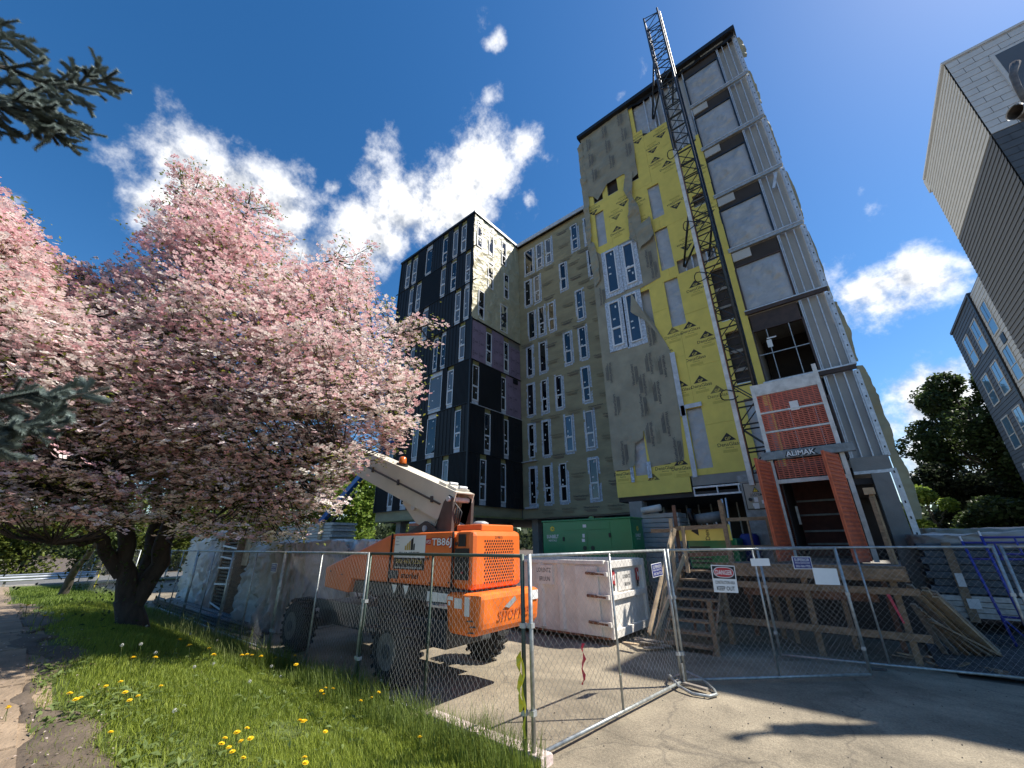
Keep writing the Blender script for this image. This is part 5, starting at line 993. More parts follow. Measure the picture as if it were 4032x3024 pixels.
# mast bracket and boom
for y in (5.33, 5.83): MB().prism([(-7.5,2.25),(-6.1,2.3),(-5.95,2.3),(-5.93,2.92),(-6.05,2.98),(-6.2,2.86),(-6.42,2.38),(-6.75,2.52),(-7.0,2.42)], 'y', y, y+0.07).build('boom_bracket', 'bracket_brown', bl)
MB().tube([(-6.72,5.3,2.38),(-6.72,5.93,2.38)], .06, 10).build('pivot_pin', 'galv', bl); MB().tube([(-6.03,5.28,2.9),(-6.03,5.95,2.9)], .05, 10).build('pivot_pin', 'galv', bl)
BA = Vector((-5.98,5.6,2.72)); BD = Vector((-3.55,0,1.32)).normalized(); BN = Vector((-BD.z,0,BD.x)); BN = -BN if BN.z < 0 else BN
def boomsec(t0, t1, h, wd, name, m, wall=0.02):
    p = lambda t_, a, b: BA + BD*t_ + Y1*a + BN*b
    mb = MB()
    for (a0, a1, b0, b1) in ((-wd/2,wd/2,h/2-wall,h/2),(-wd/2,wd/2,-h/2,-h/2+wall),(-wd/2,-wd/2+wall,-h/2+wall,h/2-wall),(wd/2-wall,wd/2,-h/2+wall,h/2-wall)):
        i = len(mb.v)
        for t_ in (t0, t1):
            for a, b in ((a0,b0),(a1,b0),(a1,b1),(a0,b1)): mb.v.append(tuple(p(t_,a,b)))
        mb.f += [tuple(i+k for k in q) for q in ((0,3,2,1),(4,5,6,7),(0,1,5,4),(1,2,6,5),(2,3,7,6),(3,0,4,7))]
    return mb.build(name, m, bl)
boomsec(0.0, 8.2, 0.64, 0.50, 'boom', 'boom_white'); boomsec(0.35, 8.9, 0.50, 0.38, 'inner_boom', 'boom_white')
p_ = lambda t_, a, b: BA + BD*t_ + Y1*a + BN*b
MB().prism([(-7.75,2.95),(-7.2,2.50),(-6.55,2.28),(-6.35,2.34),(-6.3,2.55),(-6.9,3.0),(-7.6,3.12)], 'y', 5.45, 5.75).build('boom_belly', 'boom_white', bl, bevel=0.015); MB().tube([(-7.25,5.38,2.83),(-7.25,5.82,2.83)], .07, 12).build('cylinder_pin', 'galv', bl)
MB().tube([(-7.2,5.6,2.75),(-6.5,5.6,2.42)], .07, 10).build('lift_cylinder', 'chassis', bl); MB().tube([(-6.38,5.45,2.44),(-6.28,5.36,2.44)], .12, 14, cap=False).build('hose_port', 'black', bl)
MB().bar(p_(0.35,-.262,-.02), p_(5.2,-.262,.0), .03, .035).build('cable_tube', 'bracket_brown', bl)
for t_ in (0.6,1.9,3.1,4.2): MB().bar(p_(t_,-.275,-.06), p_(t_+.05,-.275,.05), .04, .05).build('tube_clip', 'bracket_brown', bl)
for k in range(2):
    MB().bar(p_(.1+.32*k,.0,.34), p_(.34+.32*k,.0,.35), .36, .05).build('wear_pad_bracket', 'boom_white', bl); MB().tube([p_(.12+.3*k,-.1,.39), p_(.12+.3*k,.1,.39)], .035, 8).build('roller', 'galv', bl)
MB().tube([p_(2.3,-.05,.32), p_(2.3,-.05,.36)], .14, 14).build('beacon_base', 'black', bl); MB().tube([p_(2.3,-.05,.36)+Z1*k for k in (0,.02,.14,.17)], [.09,.095,.085,.05], 14).build('beacon', 'amber', bl, smooth=True)
for k in range(3):   # hydraulic hoses at the boom foot
    MB().tube([(-6.1-.05*k,5.42+.06*k,2.95),(-5.88,5.40+.06*k,2.75-.05*k),(-5.95,5.42+.05*k,2.45),(-6.2-.06*k,5.44+.05*k,2.31)], .018, 6).build('hose', 'black', bl, smooth=True)
for k in range(4): MB().tube([(-8.4+.5*k,4.98,1.22),(-8.2+.5*k,4.93,1.08-.03*(k%2)),(-7.9+.5*k,4.99,1.2)], .016, 6).build('hose', 'black', bl, smooth=True)
for (x, z) in ((-5.46,2.2),(-5.46,1.5),(-7.1,2.2),(-7.1,1.5),(-5.95,1.47),(-6.9,1.47),(-8.9,1.5),(-9.4,1.55)): MB().tube([SF.p(x,-.014 if x < -7.17 else .0,z), SF.p(x,.012,z)], .014, 8).build('cover_bolt', 'chassis', bl)
MB().box(-7.9,-7.3,4.80,4.98,.62,.66).build('step_plate', 'chassis', bl)
# ------------------------------------------------------------------ chain-link fencing
def chain(a, b, z0, z1, pitch=0.05, r=0.0022, sag=0.0):
    """woven wire infill between a and b: each wire is a zigzag run"""
    a = Vector(a); b = Vector(b); d = (b-a); Lh = d.length; d.normalize(); nrm = Vector((-d.y, d.x, 0)); n_ = int(Lh/pitch); rows = int((z1-z0)/pitch)
    V = []; F = []
    zz = np.linspace(z0, z1, rows+1)
    for c in range(n_):
        pts = []
        for k in range(rows+1):
            odd = (k+c) % 2; s_ = (c+(0.04 if odd else 0.98))*pitch
            off = (0.006 if odd else -0.006)
            bulge = 0.03*math.sin(c*0.21)*math.sin(k*0.13) if sag else 0
            pts.append(a + d*min(s_, Lh) + nrm*(off+bulge) + Vector((0,0,zz[k])))
        base = len(V)
        for p in pts:
            for j in range(3):
                t_ = 2.094*j; V.append(tuple(p + d*(r*math.cos(t_)) + nrm*(r*math.sin(t_))))
        for k in range(rows):
            for j in range(3): q = base+3*k; F.append((q+j, q+(j+1) % 3, q+3+(j+1) % 3, q+3+j))
    return np.array(V), np.array(F)
def fence_panel(label, a, b, posts=(0,0.5,1), top=1.95, lo=0.06, drop=(0,0), group='temporary chain-link fence panels', stand=True, wire=0.0017, tube='fence_tube', pitch=0.05, thick=0.021):
    a = Vector((a[0],a[1],0)); b = Vector((b[0],b[1],0)); t = thing('chain_link_fence', label, 'fence', tuple((a+b)/2), group)
    at = lambda f, z: a.lerp(b, f) + Vector((0,0,z))
    MB().tube([at(0,top), at(1,top)], thick, 8).build('top_rail', tube, t, smooth=True); MB().tube([at(0,lo+drop[0]), at(1,lo+drop[1])], thick, 8).build('bottom_rail', tube, t, smooth=True)
    for f in posts: MB().tube([at(f,lo+drop[0]*(1-f)+drop[1]*f), at(f,top+(0.02 if f in (0,1) else 0))], thick*(1.15 if f in (0,1) else 0.8), 8).build('fence_post', tube, t, smooth=True)
    V, F = chain(a, b, lo+0.02, top-0.02, pitch, wire, 1)
    o = npmesh('wire_mesh', V, F, 'fence_wire', t); o['kind'] = 'stuff'
    for f in (0.0, 1.0):
        for z in (0.4, 1.2): MB().box(at(f,z).x-.03, at(f,z).x+.03, at(f,z).y-.03, at(f,z).y+.03, z, z+.05).build('clamp', 'galv_dull', t)
    return t
gate = fence_panel('chain-link panel swung open like a gate across the drive, metal foot at its far end', (-3.16,4.10), (-2.76,7.42))
fence_panel('chain-link panel standing on the kerb in front of the lift counterweight', (-3.24,4.06), (-6.62,4.12), tube='post_green')
fence_panel('chain-link panel in front of the lift front wheel and its orange nose', (-6.70,4.13), (-10.1,4.16)); fence_panel('chain-link panel in front of the grey-wrapped pallet beside the lift', (-10.18,4.17), (-13.5,4.17)); fence_panel('chain-link panel in front of the ladder-like bundle of trays', (-13.58,4.18), (-16.9,4.2), pitch=.08)
fence_panel('chain-link panel half hidden by the dogwood trunk', (-17.0,4.2), (-20.4,4.2), pitch=.09); fence_panel('leaning chain-link panel with a red notice at the far end of the lawn', (-24.8,4.0), (-31.5,3.0), posts=(0,.2,.4,.6,.8,1), pitch=.09, wire=.003)
fence_panel('chain-link panel carrying the danger sign, between metal foot and deck', (-2.72,7.48), (-0.48,9.58), lo=0.07); fence_panel('chain-link panel standing close in front of the deck braces', (-1.80,10.12), (1.62,10.86), posts=(0,.46,1)); fence_panel('chain-link panel at the right edge in front of the blue scaffold frames', (1.72,10.9), (5.2,11.7), posts=(0,.5,1))
ff = thing('fence_foot', 'bent tube fence foot on the drive at the end of the open panel', 'fence foot', (-2.65, 7.35, 0))
loop = [(-2.98,7.62),(-2.78,7.74),(-2.52,7.66),(-2.30,7.42),(-2.22,7.24),(-2.28,7.10),(-2.5,7.06),(-2.72,7.16),(-2.95,7.42),(-3.02,7.54),(-2.98,7.62)]
MB().tube([(x,y,.03+.09*(abs(math.sin(k*1.3)) if k in (1,2,7,8) else 0)) for k, (x,y) in enumerate(loop)], .021, 8).build('tube_loop', 'fence_tube', ff, smooth=True); MB().bar((-2.86,7.42,.05),(-2.36,7.3,.05),.07,.03).build('cross_plate', 'wood_grey', ff); MB().tube([(-2.72,7.40,.05),(-2.72,7.40,.3)], .018, 8).build('foot_pin', 'fence_tube', ff)
# signs wired to the fence
PD = Vector((2.24,2.10,0)).normalized(); FS = Fr((-2.72,7.48,0), PD, Vector((PD.y,-PD.x,0)))
def sign(name, label, a, z, w_, h_, m, cat='sign', tilt=0.0, fr=FS, d=.025, group=None):
    c = fr.p(a, d, z); R_ = fr.r*math.cos(tilt)+Z1*math.sin(tilt); U_ = Z1*math.cos(tilt)-fr.r*math.sin(tilt); t = thing(name, label, cat, tuple(c), group)
    mb = MB(); pts = [c+R_*x*w_/2+U_*y*h_/2 for x, y in ((-1,-1),(1,-1),(1,1),(-1,1))]; i = 0; mb.v = [tuple(p) for p in pts]+[tuple(p-fr.n*.004) for p in pts]; mb.f = [(0,1,2,3),(7,6,5,4),(0,4,5,1),(1,5,6,2),(2,6,7,3),(3,7,4,0)]; mb.build('board', m, t)
    q = lambda x, y, dd=.002: c+R_*x+U_*y+fr.n*dd
    return t, q, R_, U_
t_, q, R_, U_ = sign('danger_sign', 'danger construction area keep out sign wired to the fence', 0.92, 1.49, 0.42, 0.42, 'white', tilt=-.05)
mb = MB(); mb.poly([q(-.195,.0), q(.195,.0), q(.195,.195), q(-.195,.195)]); mb.build('sign_header', 'print_black', t_, fix=False)
mb = MB(); mb.poly([q(.18*math.copysign(abs(math.cos(k*math.pi/12))**.6, math.cos(k*math.pi/12)), .10+.082*math.sin(k*math.pi/12), .004) for k in range(24)]); mb.build('sign_oval', 'white', t_, fix=False)
mb = MB(); mb.poly([q(.170*math.copysign(abs(math.cos(k*math.pi/12))**.6, math.cos(k*math.pi/12)), .10+.073*math.sin(k*math.pi/12), .006) for k in range(24)]); mb.build('sign_oval', 'print_red', t_, fix=False)
mb = MB(); letter(mb, 'DANGER', q(0,.10,.008), R_, U_, .075, .014, wid=.29); mb.build('lettering', 'white', t_, fix=False)
mb = MB(); letter(mb, 'CONSTRUCTION AREA', q(0,-.055,.004), R_, U_, .05, .004, wid=.34); letter(mb, 'KEEP OUT', q(0,-.145,.004), R_, U_, .065, .012, wid=.31); mb.build('lettering', 'print_black', t_, fix=False)
def superior(label, a, z, fr, tilt, k=1.0, d=.025):
    t_, q, R_, U_ = sign('company_sign', label, a, z, .34*k, .20*k, 'white', tilt=tilt, fr=fr, d=d)
    mb = MB(); mb.poly([q(-.16*k,-.09*k), q(.16*k,-.09*k), q(.16*k,.09*k), q(-.16*k,.09*k)]); mb.build('sign_face', 'print_blue', t_, fix=False)
    mb = MB(); letter(mb, 'SUPERIOR', q(0,.05*k,.004), R_, U_, .05*k, .0, wid=.27*k); letter(mb, 'FENCE & CONSTRUCTION', q(0,.0,.004), R_, U_, .026*k, 0, wid=.27*k); letter(mb, '503-760-7725', q(0,-.052*k,.004), R_, U_, .04*k, .0, wid=.26*k); mb.build('lettering', 'white', t_, fix=False)
superior('small blue company sign on the fence right of the danger sign', 2.38, 1.72, FS, -.02)
GD = Vector((0.40,3.32,0)).normalized(); FG = Fr((-3.16,4.10,0), GD, Vector((GD.y,-GD.x,0))); superior('small blue company sign at the far end of the open gate panel', 2.98, 1.66, FG, .06)
FL = Fr((-13.5,4.17,0), (1,0,0), (0,-1,0)); superior('small dark company sign on the fence beside the lift tyre', 2.9, 1.62, FL, 0, .9)
sign('blank_board', 'narrow blank white board on the fence above the danger sign post', 1.62, 1.74, .34, .12, 'white', 'board'); sign('blank_board', 'square blank white board on the fence behind a thin post', 2.75, 1.5, .44, .26, 'white', 'board', tilt=-.04)
FFar = Fr((-24.8,4.0,0), Vector((-6.7,-1.0,0)).normalized(), Vector((-1.0,6.7,0)).normalized()*-1); sign('red_notice', 'small red notice on the far leaning fence panel', 4.2, 1.45, .9, .25, 'print_red', 'notice', fr=Fr((-31.5,3.0,0), Vector((6.7,1.0,0)).normalized(), Vector((1.0,-6.7,0)).normalized()))
def ribbon(name, label, p, L_, w_, m, seed, lean=(0,0)):
    r_ = np.random.default_rng(seed); mb = MB(); prev = None; p = Vector(p)
    for k in range(9):
        f = k/8; c = p + Vector((lean[0]*f+.02*math.sin(k*1.7+seed), lean[1]*f, -L_*f)); an = seed+1.1*k; e = Vector((math.cos(an),math.sin(an)*.4,0))*w_/2
        if prev: mb.quad(prev[0], prev[1], c+e, c-e)
        prev = (c-e, c+e)
    return tag(mb.build(name, m, fix=False), label, 'ribbon')
ribbon('caution_tape', 'knotted yellow caution tape hanging from the near fence post', (-3.27,4.02,.98), .55, .075, 'tape_yellow', 2); ribbon('caution_tape', 'longer tail of yellow caution tape on the near fence post', (-3.22,4.0,.95), .72, .04, 'tape_yellow', 5, (.03,0)); ribbon('red_ribbon', 'dark red ribbon tied to the open gate panel', (-3.05,5.02,.92), .42, .045, 'tape_red', 3, (0,-.06)); ribbon('caution_tape', 'yellow tape hanging on the far leaning fence panel', (-28.3,3.35,1.45), 1.2, .12, 'tape_yellow', 7, (-.5,0))
# ------------------------------------------------------------------ materials stored along the left fence
def drape(name, x0, x1, y0, y1, z1, m, par, seed=0, amp=0.06, flare=0.12, z0=0.0, tilt=0.0, n=200, lv=44):
    """plastic film thrown over a stack: rounded plan, folds running down, sagging top"""
    cx, cy = (x0+x1)/2, (y0+y1)/2; ax, ay = (x1-x0)/2, (y1-y0)/2; V = []; F = []
    th = np.linspace(0, 2*np.pi, n, endpoint=False)
    for k in range(lv+10):
        if k <= lv: f = k/lv; s = 1.0; z = z0+(z1-z0)*f
        else: f = 1.0; s = 1-((k-lv)/10)**1.2*0.995; z = z1
        c, s_ = np.cos(th), np.sin(th); p = 3.6
        rx = np.sign(c)*np.abs(c)**(2/p); ry = np.sign(s_)*np.abs(s_)**(2/p)
        rg = lambda a_, b_, s2: np.clip(1-np.abs(fbm(a_, b_, s2, 3))*3.6, 0, 1)**2.5
        fold = amp*(0.75*rg(th*5.5+f*1.3, np.full(n, f*0.9), seed)+0.5*rg(th*8-f*2.4, np.full(n, f*1.6), seed+4)+0.9*fbm(th*2.4, np.full(n, f*1.4), seed+8)-0.3)
        wob = 1+flare*(1-f)**2
        X = cx+(rx*ax*wob+fold*np.cos(th)*1.2)*s; Y = cy+(ry*ay*wob+fold*np.sin(th)*1.2)*s
        rnd = -0.07*(f > 0.95)*(1 if k < lv else 0) 
        Zc = z+rnd*0+(0.10*fbm(X*1.3, Y*1.3, seed+2)+0.05*fbm(X*4, Y*4, seed+6) if f >= 0.93 else 0)+tilt*(X-cx)*f
        V += list(np.stack([X, Y, np.broadcast_to(Zc, X.shape)], -1))
    for k in range(lv+9):
        for j in range(n): F.append((k*n+j, k*n+(j+1) % n, (k+1)*n+(j+1) % n, (k+1)*n+j))
    return npmesh(name, np.array(V), np.array(F), m, par, smooth=True)
t = thing('covered_pile', 'long pile under bright white plastic sheeting behind the nose of the lift', 'pile', (-12.8, 8.2, 0)); drape('plastic_cover', -14.8,-10.9,7.0,9.3,2.2,'plastic_white',t,3,.24,.10,tilt=-.02)
MB().box(-14.6,-11.1,7.2,9.1,0,0.3).build('pallet_base', 'wood_grey', t)
t = thing('covered_pallet', 'tall pallet in dull white film standing left of the lift tyre', 'pallet', (-13.8, 5.6, 0)); drape('plastic_cover', -15.2,-12.1,4.95,6.9,2.2,'tarp_grey',t,8,.20,.07); MB().box(-15.2,-12.5,5.1,6.4,0,0.14).build('pallet_base', 'wood', t)  # white film given a grey colour for the shade it stands in
t = thing('covered_pallet', 'whiter film-covered pallet half behind the dogwood trunk', 'pallet', (-20.3, 6, 0)); drape('plastic_cover', -22.3,-18.6,5.1,6.9,2.6,'plastic_white',t,12,.22,.12); MB().box(-22,-18.9,5.3,6.7,0,0.12).build('pallet_base', 'wood', t)
t = thing('tray_bundle', 'upright timber crate of dark strapped trays between the wrapped pallets', 'crate', (-16.7, 5.4, 0))
for x in (-17.35,-16.05): MB().box(x-.06,x+.06,5.0,5.9,0,2.62).build('crate_side', 'wood', t)
for k in range(24): MB().box(-17.28,-16.12,5.02+.03*(k%2),5.85,0.12+k*0.102,0.12+k*0.102+0.06).build('tray', 'black', t)
for z in (0.35,0.9,1.4,1.75,2.1): MB().bar((-17.4,4.98,z),(-16.0,4.98,z+random.uniform(-.15,.15)),.012,.05).build('white_strap', 'white', t)
MB().box(-15.98,-15.45,5.2,5.9,1.5,2.5).build('carton', 'wood_pale', t)
t = thing('pipe_bundle', 'bundle of dark plastic pipes lying along the fence foot', 'pipes', (-17, 4.75, 0))
for k in range(16):
    y = 4.42+(k % 7)*0.10+random.uniform(-.02,.02); z = 0.05+0.085*(k//7); x0 = -22+random.uniform(-.6,.6); MB().tube([(x0,y,z),((x0-12)/2,y+random.uniform(-.05,.05),z+.01),(-12.4+random.uniform(-1.2,.6),y+random.uniform(-.12,.12),z)], 0.045, 8).build('pipe', 'pipe_grey', t, smooth=True)
t = thing('beam_stack', 'stack of grey steel sections on timber bearers above the white sheeting', 'steel stack', (-20, 10.2, 0))
for k in range(6): MB().box(-25.5+.1*k,-19.0+.15*(k%2),9.6,10.8,2.30+k*.13,2.30+k*.13+.11).build('steel_section', 'galv_dull', t)
for x in (-24.5,-22,-19.8): MB().box(x-.15,x+.15,9.55,10.85,0,2.29).build('bearer', 'wood', t)
for x in (-21.6,-19.9): MB().box(x-.12,x+.12,9.5,10.9,2.27,3.1).build('strap_board', 'wood_pale', t)
t = thing('blue_boom_lift', 'blue telescopic boom of another lift rising behind the stored steel', 'boom lift', (-29, 14.2, 0))
B0, B1 = Vector((-31,14,2.6)), Vector((-21.5,14,8.2)); MB().bar(B0,B1,0.3,0.38).build('boom', 'boom_blue', t, bevel=0.02); MB().tube([(-29.6,14,2.2),(-25.2,14,5.2)], .09, 10).build('lift_cylinder', 'black', t); MB().tube([(-27,14,3.9),(-25.0,14,5.35)], .05, 8).build('cylinder_rod', 'galv', t)
MB().box(-33.0,-29.2,13.2,14.8,1.1,2.5).build('turntable', 'boom_blue', t, bevel=0.08); MB().box(-33,-29,13.1,14.9,.5,1.05).build('chassis_frame', 'chassis', t)
for x in (-32.4,-29.6):
    for y in (12.8,14.9): MB().tube([(x,y,.5),(x,y+.35,.5)], .5, 20).build('tyre', 'rubber', t)
t = thing('orange_box', 'small orange cabinet standing under the black wing', 'cabinet', (-19.8, 15, 0)); MB().box(-20.3,-19.4,14.9,15.5,.9,3.2).build('body', 'hoist_orange', t, bevel=.02); MB().box(-20.22,-19.48,14.87,14.9,2.1,3.05).build('door', 'wood', t); MB().box(-20.3,-19.4,14.9,15.5,3.2,3.28).build('lid', 'white', t)
t = thing('site_barrier', 'timber site barrier with dark infill under the building recess', 'barrier', (-12, 17.5, 0))
for k in range(7): MB().box(-16+k*1.2,-15.92+k*1.2,17.4,17.5,0,1.5).build('barrier_post', 'wood', t)
for z in (.6,1.35): MB().box(-16,-8.6,17.35,17.4,z,z+.12).build('barrier_rail', 'wood', t)
MB().box(-16,-8.6,17.52,17.55,.1,1.3).build('barrier_infill', 'pipe_grey', t)
tag(MB().prism([(-12.8,4.25),(-11.6,4.3),(-11.6,4.42),(-12.8,4.36)],'z',0,.06).build('plank', 'wood_pale'), 'pale plank lying on the ground below the wrapped pallet', 'plank')
# ------------------------------------------------------------------ right-hand yard
t = thing('board_bundle', 'bundle of weathered boards leaning down from the deck corner', 'boards', (.8, 11.8, 0))
for k in range(13):
    a = (k % 4)*.10; b = (k//4)*.045; MB().bar((.40+a,11.15+.05*(k%3),1.16+b-.05*(k%2)),(1.02+a*1.1,12.35+.04*(k%3),.05+b),.09,.035).build('board', random.choice(('wood_pale','wood_grey','wood')), t)
t = thing('board_bundle', 'lower splayed boards under the leaning bundle by the deck', 'boards', (.6, 11.6, 0))
for k in range(6): MB().bar((.36+.04*k,11.05+.04*k,.98-.06*k),(.62+.16*k,11.9+.08*k,.04),.08,.035).build('board', random.choice(('wood','wood_grey')), t)
t = thing('stacked_bundles', 'long stack of dark blue wrapped bundles under grey sheeting at the right', 'stack', (4, 15.6, 0))
for k in range(7): MB().box(.9+.1*(k%2),7.6,14.55+.03*(k%2),16.8,.9+k*.155,.9+k*.155+.145).build('wrapped_bundle', 'bundle_blue', t, bevel=.012)
for k in range(4): MB().box(.75+.08*(k%2),7.5,14.5-.02*k,16.6,.42+k*.115,.42+k*.115+.1).build('steel_bundle', 'galv_dull', t)
for x in (1.0,3.2,5.4): MB().box(x,x+.2,14.4,16.8,.12,.42).build('bearer', 'wood', t)
MB().bar((1.42,14.44,2.0),(1.42,14.40,.35),.16,.03,(0,1,0)).build('cardboard_strip', 'wood', t); pane_sticker(Fr((0,14.37,0),(1,0,0),(0,-1,0)), 1.43, 1.2, .13, .28, 0, t); pane_sticker(Fr((0,14.37,0),(1,0,0),(0,-1,0)), 1.5, .72, .2, .2, 0, t)
drape('sheet_cover', .85,7.7,14.45,16.9,2.18,'tarp_grey',t,21,.05,.0,z0=1.92,lv=8)
t = thing('covered_pile', 'low pile under pale grey sheeting behind the blue wrapped bundles', 'pile', (6, 19.5, 0)); drape('sheet_cover', 1.2,11,18.4,20.6,2.35,'tarp_grey',t,27,.08,.05)
def scaffold(label, x, y, lean, w_=1.5, h_=1.95):
    t = thing('scaffold_frame', label, 'scaffold', (x,y,0), 'blue scaffold frames leaning on the stack'); P_ = lambda a, z: Vector((x+a+lean*z*.12, y+.5*z*.25, .08+z))
    for a in (0, w_): MB().tube([P_(a,0), P_(a,h_)], .024, 8).build('upright', 'scaf_blue', t, smooth=True)
    for z in (h_-.03, .55, h_-.35): MB().tube([P_(0,z), P_(w_,z)], .022, 8).build('cross_tube', 'scaf_blue', t, smooth=True)
    for a in (.45, .9): MB().tube([P_(a,h_-.35), P_(a,h_-.03)], .018, 6).build('short_tube', 'scaf_blue', t)
    MB().tube([P_(0,.55), P_(.3,.0)], .018, 6).build('brace', 'scaf_blue', t)
    for a in (0, w_): MB().tube([P_(a,h_), P_(a,h_+.1)], .018, 8).build('coupling_pin', 'galv', t)
scaffold('blue scaffold frame leaning on the stack, nearest the tower', 1.72, 13.1, -.6); scaffold('blue scaffold frame in the middle of the leaning row', 1.95, 13.0, -.3, 1.6, 2.05); scaffold('blue scaffold frame furthest right in the leaning row', 2.9, 12.9, -.5, 1.7, 1.9)
t = thing('debris_heap', 'splintered timber offcuts scattered on the gravel by the deck', 'debris', (.6, 11, 0))
for k in range(16): p = Vector((random.uniform(.0,1.4), random.uniform(10.95,11.6), .05)); a = random.uniform(0,6.3); MB().bar(p, p+Vector((math.cos(a)*.35,math.sin(a)*.25,random.uniform(0,.06))), .05, .02).build('offcut', random.choice(('wood_pale','wood_grey','wood')), t)
t = thing('debris_heap', 'loose boards and offcuts lying beside the foot of the timber stair', 'debris', (-4.3, 9.3, 0))
for k in range(7): p = Vector((random.uniform(-4.7,-3.9), random.uniform(8.9,9.9), .03+.02*k)); MB().bar(p, p+Vector((random.uniform(.3,.7),random.uniform(-.3,.3),.01)), .11, .025).build('offcut', random.choice(('wood','wood_pale','wood_grey')), t)
st_ = tag(MB().prism([(-.5,10.2),(-.3,10.25),(-.28,10.31),(-.52,10.27)],'z',0,.03).build('stone_chip', 'stone'), 'dark chip of rubble on the drive in front of the deck fence', 'rubble')
n = 3200; u = RNG.uniform(.5, 6, n); v = RNG.uniform(10.9, 14.3, n); s = RNG.uniform(.012, .05, n)**1.0; zz = 0.02+0.10*np.clip(v-11, 0, 2)*.5
oc = np.array([(1,0,0),(0,1,0),(-1,0,0),(0,-1,0),(0,0,.8),(0,0,-.8)], float); tri = np.array([(0,1,4),(1,2,4),(2,3,4),(3,0,4),(1,0,5),(2,1,5),(3,2,5),(0,3,5)])
V = (np.stack([u, v, zz+.01], -1)[:, None, :]+oc[None]*s[:, None, None]*RNG.uniform(.5, 1.3, (n, 6, 1))).reshape(-1, 3); F = (np.arange(n)[:, None, None]*6+tri[None]).reshape(-1, 3)
tag(npmesh('rubble', V, F, 'gravel'), 'loose dark rubble and gravel covering the yard beside the deck', 'gravel', kind='stuff')
# ------------------------------------------------------------------ guardrail by the far road
gr = thing('guardrail', 'galvanised guardrail along the far road behind the lawn', 'guardrail', (-37, 0, 0))
prof = [(0,.38),(.05,.42),(0,.48),(.05,.54),(.05,.57),(0,.63),(.05,.69),(0,.73)]
mb = MB()
for (x0, z0), (x1, z1) in zip(prof[:-1], prof[1:]): mb.quad((-37.0+x0,-16,z0),(-37.0+x0,4.2,z0),(-37.0+x1,4.2,z1),(-37.0+x1,-16,z1))
mb.build('beam', 'guard', gr, fix=False)
for k in range(8): MB().box(-37.2,-37.05,-15+k*2.6,-14.9+k*2.6,0,.75).build('guard_post', 'wood_grey', gr)
# ------------------------------------------------------------------ vegetation
CW = cam.matrix_world; CP = np.array(CW.translation); CR = np.array(CW.to_3x3()); FD = FPX/1.82278
def ray(x, y):
    """direction in which the photograph's grid point (x, y of 2212 x 1659) lies"""
    return CR @ np.array([(x-1106)/FD, -(y-829.5)/FD, -1.0])
def at(x, y, rng):
    d = ray(x, y); return Vector(CP + d*(rng/math.hypot(d[0], d[1])))
def limb(mb, pts, r0, r1, n=8, wob=.03):
    pts = [Vector(p) for p in pts]; P = []
    for a, b in zip(pts[:-1], pts[1:]):
        k = max(2, int((b-a).length/.25))
        for q in range(k): P.append(a.lerp(b, q/k))
    P.append(pts[-1])
    for _ in range(2): P = [P[0]]+[(P[i-1]+P[i]*2+P[i+1])/4 for i in range(1, len(P)-1)]+[P[-1]]
    P = [p+Vector(RNG.normal(0, wob, 3)*(1 if 0 < i < len(P)-1 else 0)) for i, p in enumerate(P)]
    mb.tube(P, [r0+(r1-r0)*i/(len(P)-1) for i in range(len(P))], n, cap=False); return P
def frames(nrm):
    nrm = nrm/np.linalg.norm(nrm, axis=1, keepdims=True); ref = np.where(np.abs(nrm[:, 2:3]) < .9, np.array([[0,0,1.0]]), np.array([[1.0,0,0]])); a = np.cross(nrm, ref); a /= np.linalg.norm(a, axis=1, keepdims=True); return a, np.cross(nrm, a), nrm
def leaves(name, C, N_, size, tint, m, par, aspect=.5, cup=.15):
    """one kite-shaped leaf per row"""
    n = len(C); a, b, nn = frames(N_); th = RNG.uniform(0, 6.283, n)[:, None]; d = a*np.cos(th)+b*np.sin(th); e = np.cross(nn, d); s = np.asarray(size).reshape(-1, 1)*np.ones((n, 1))
    V = np.stack([C-d*s*.5, C+e*s*aspect*.5+nn*s*cup, C+d*s*.5, C-e*s*aspect*.5+nn*s*cup], 1).reshape(-1, 3); F = np.arange(4*n).reshape(n, 4); return npmesh(name, V, F, m, par, tint=tint)
# ---- pink dogwood
BASE = at(285,1345,11.0); BASE.z = float(bank(BASE.x, BASE.y))-.05
dg = thing('dogwood_tree', 'pink flowering dogwood with dark forked trunk on the grass bank', 'tree', tuple(BASE))
tr = MB(); LP = []
def R0(x): return 10.6-1.9*max(0, min(1, (x-290)/650))
def lm(pp, r0, r1, n=8):
    pts = [at(x, y, R0(x)+dr) for x, y, dr in pp]; P = limb(tr, pts, r0, r1, n); LP.extend(P); return P
b0 = (BASE.x, BASE.y, BASE.z)
tr.tube([Vector(b0)+Vector((0,0,-.1)), Vector(b0)+Vector((.02,0,.12)), at(272,1290,10.9)], [.34,.22,.17], 12)
lm([(272,1300,.3),(268,1242,.3),(278,1183,.2),(267,1121,.2),(240,1072,.1),(205,1000,0),(150,920,-.3),(90,820,-.5),(40,700,-.6)], .155, .04, 10)
lm([(264,1240,.3),(229,1190,.1),(205,1152,-.2),(194,1121,-.4),(160,1060,-.8)], .13, .03); lm([(205,1162,-.2),(163,1169,-.5),(115,1173,-.9)], .08, .03)
lm([(278,1320,.35),(305,1277,.4),(340,1218,.5),(368,1156,.5),(378,1093,.5),(388,1017,.4),(392,947,.3),(420,830,.2),(448,694,.1),(465,634,0),(486,579,0),(528,503,-.1),(535,450,0)], .17, .02, 10)
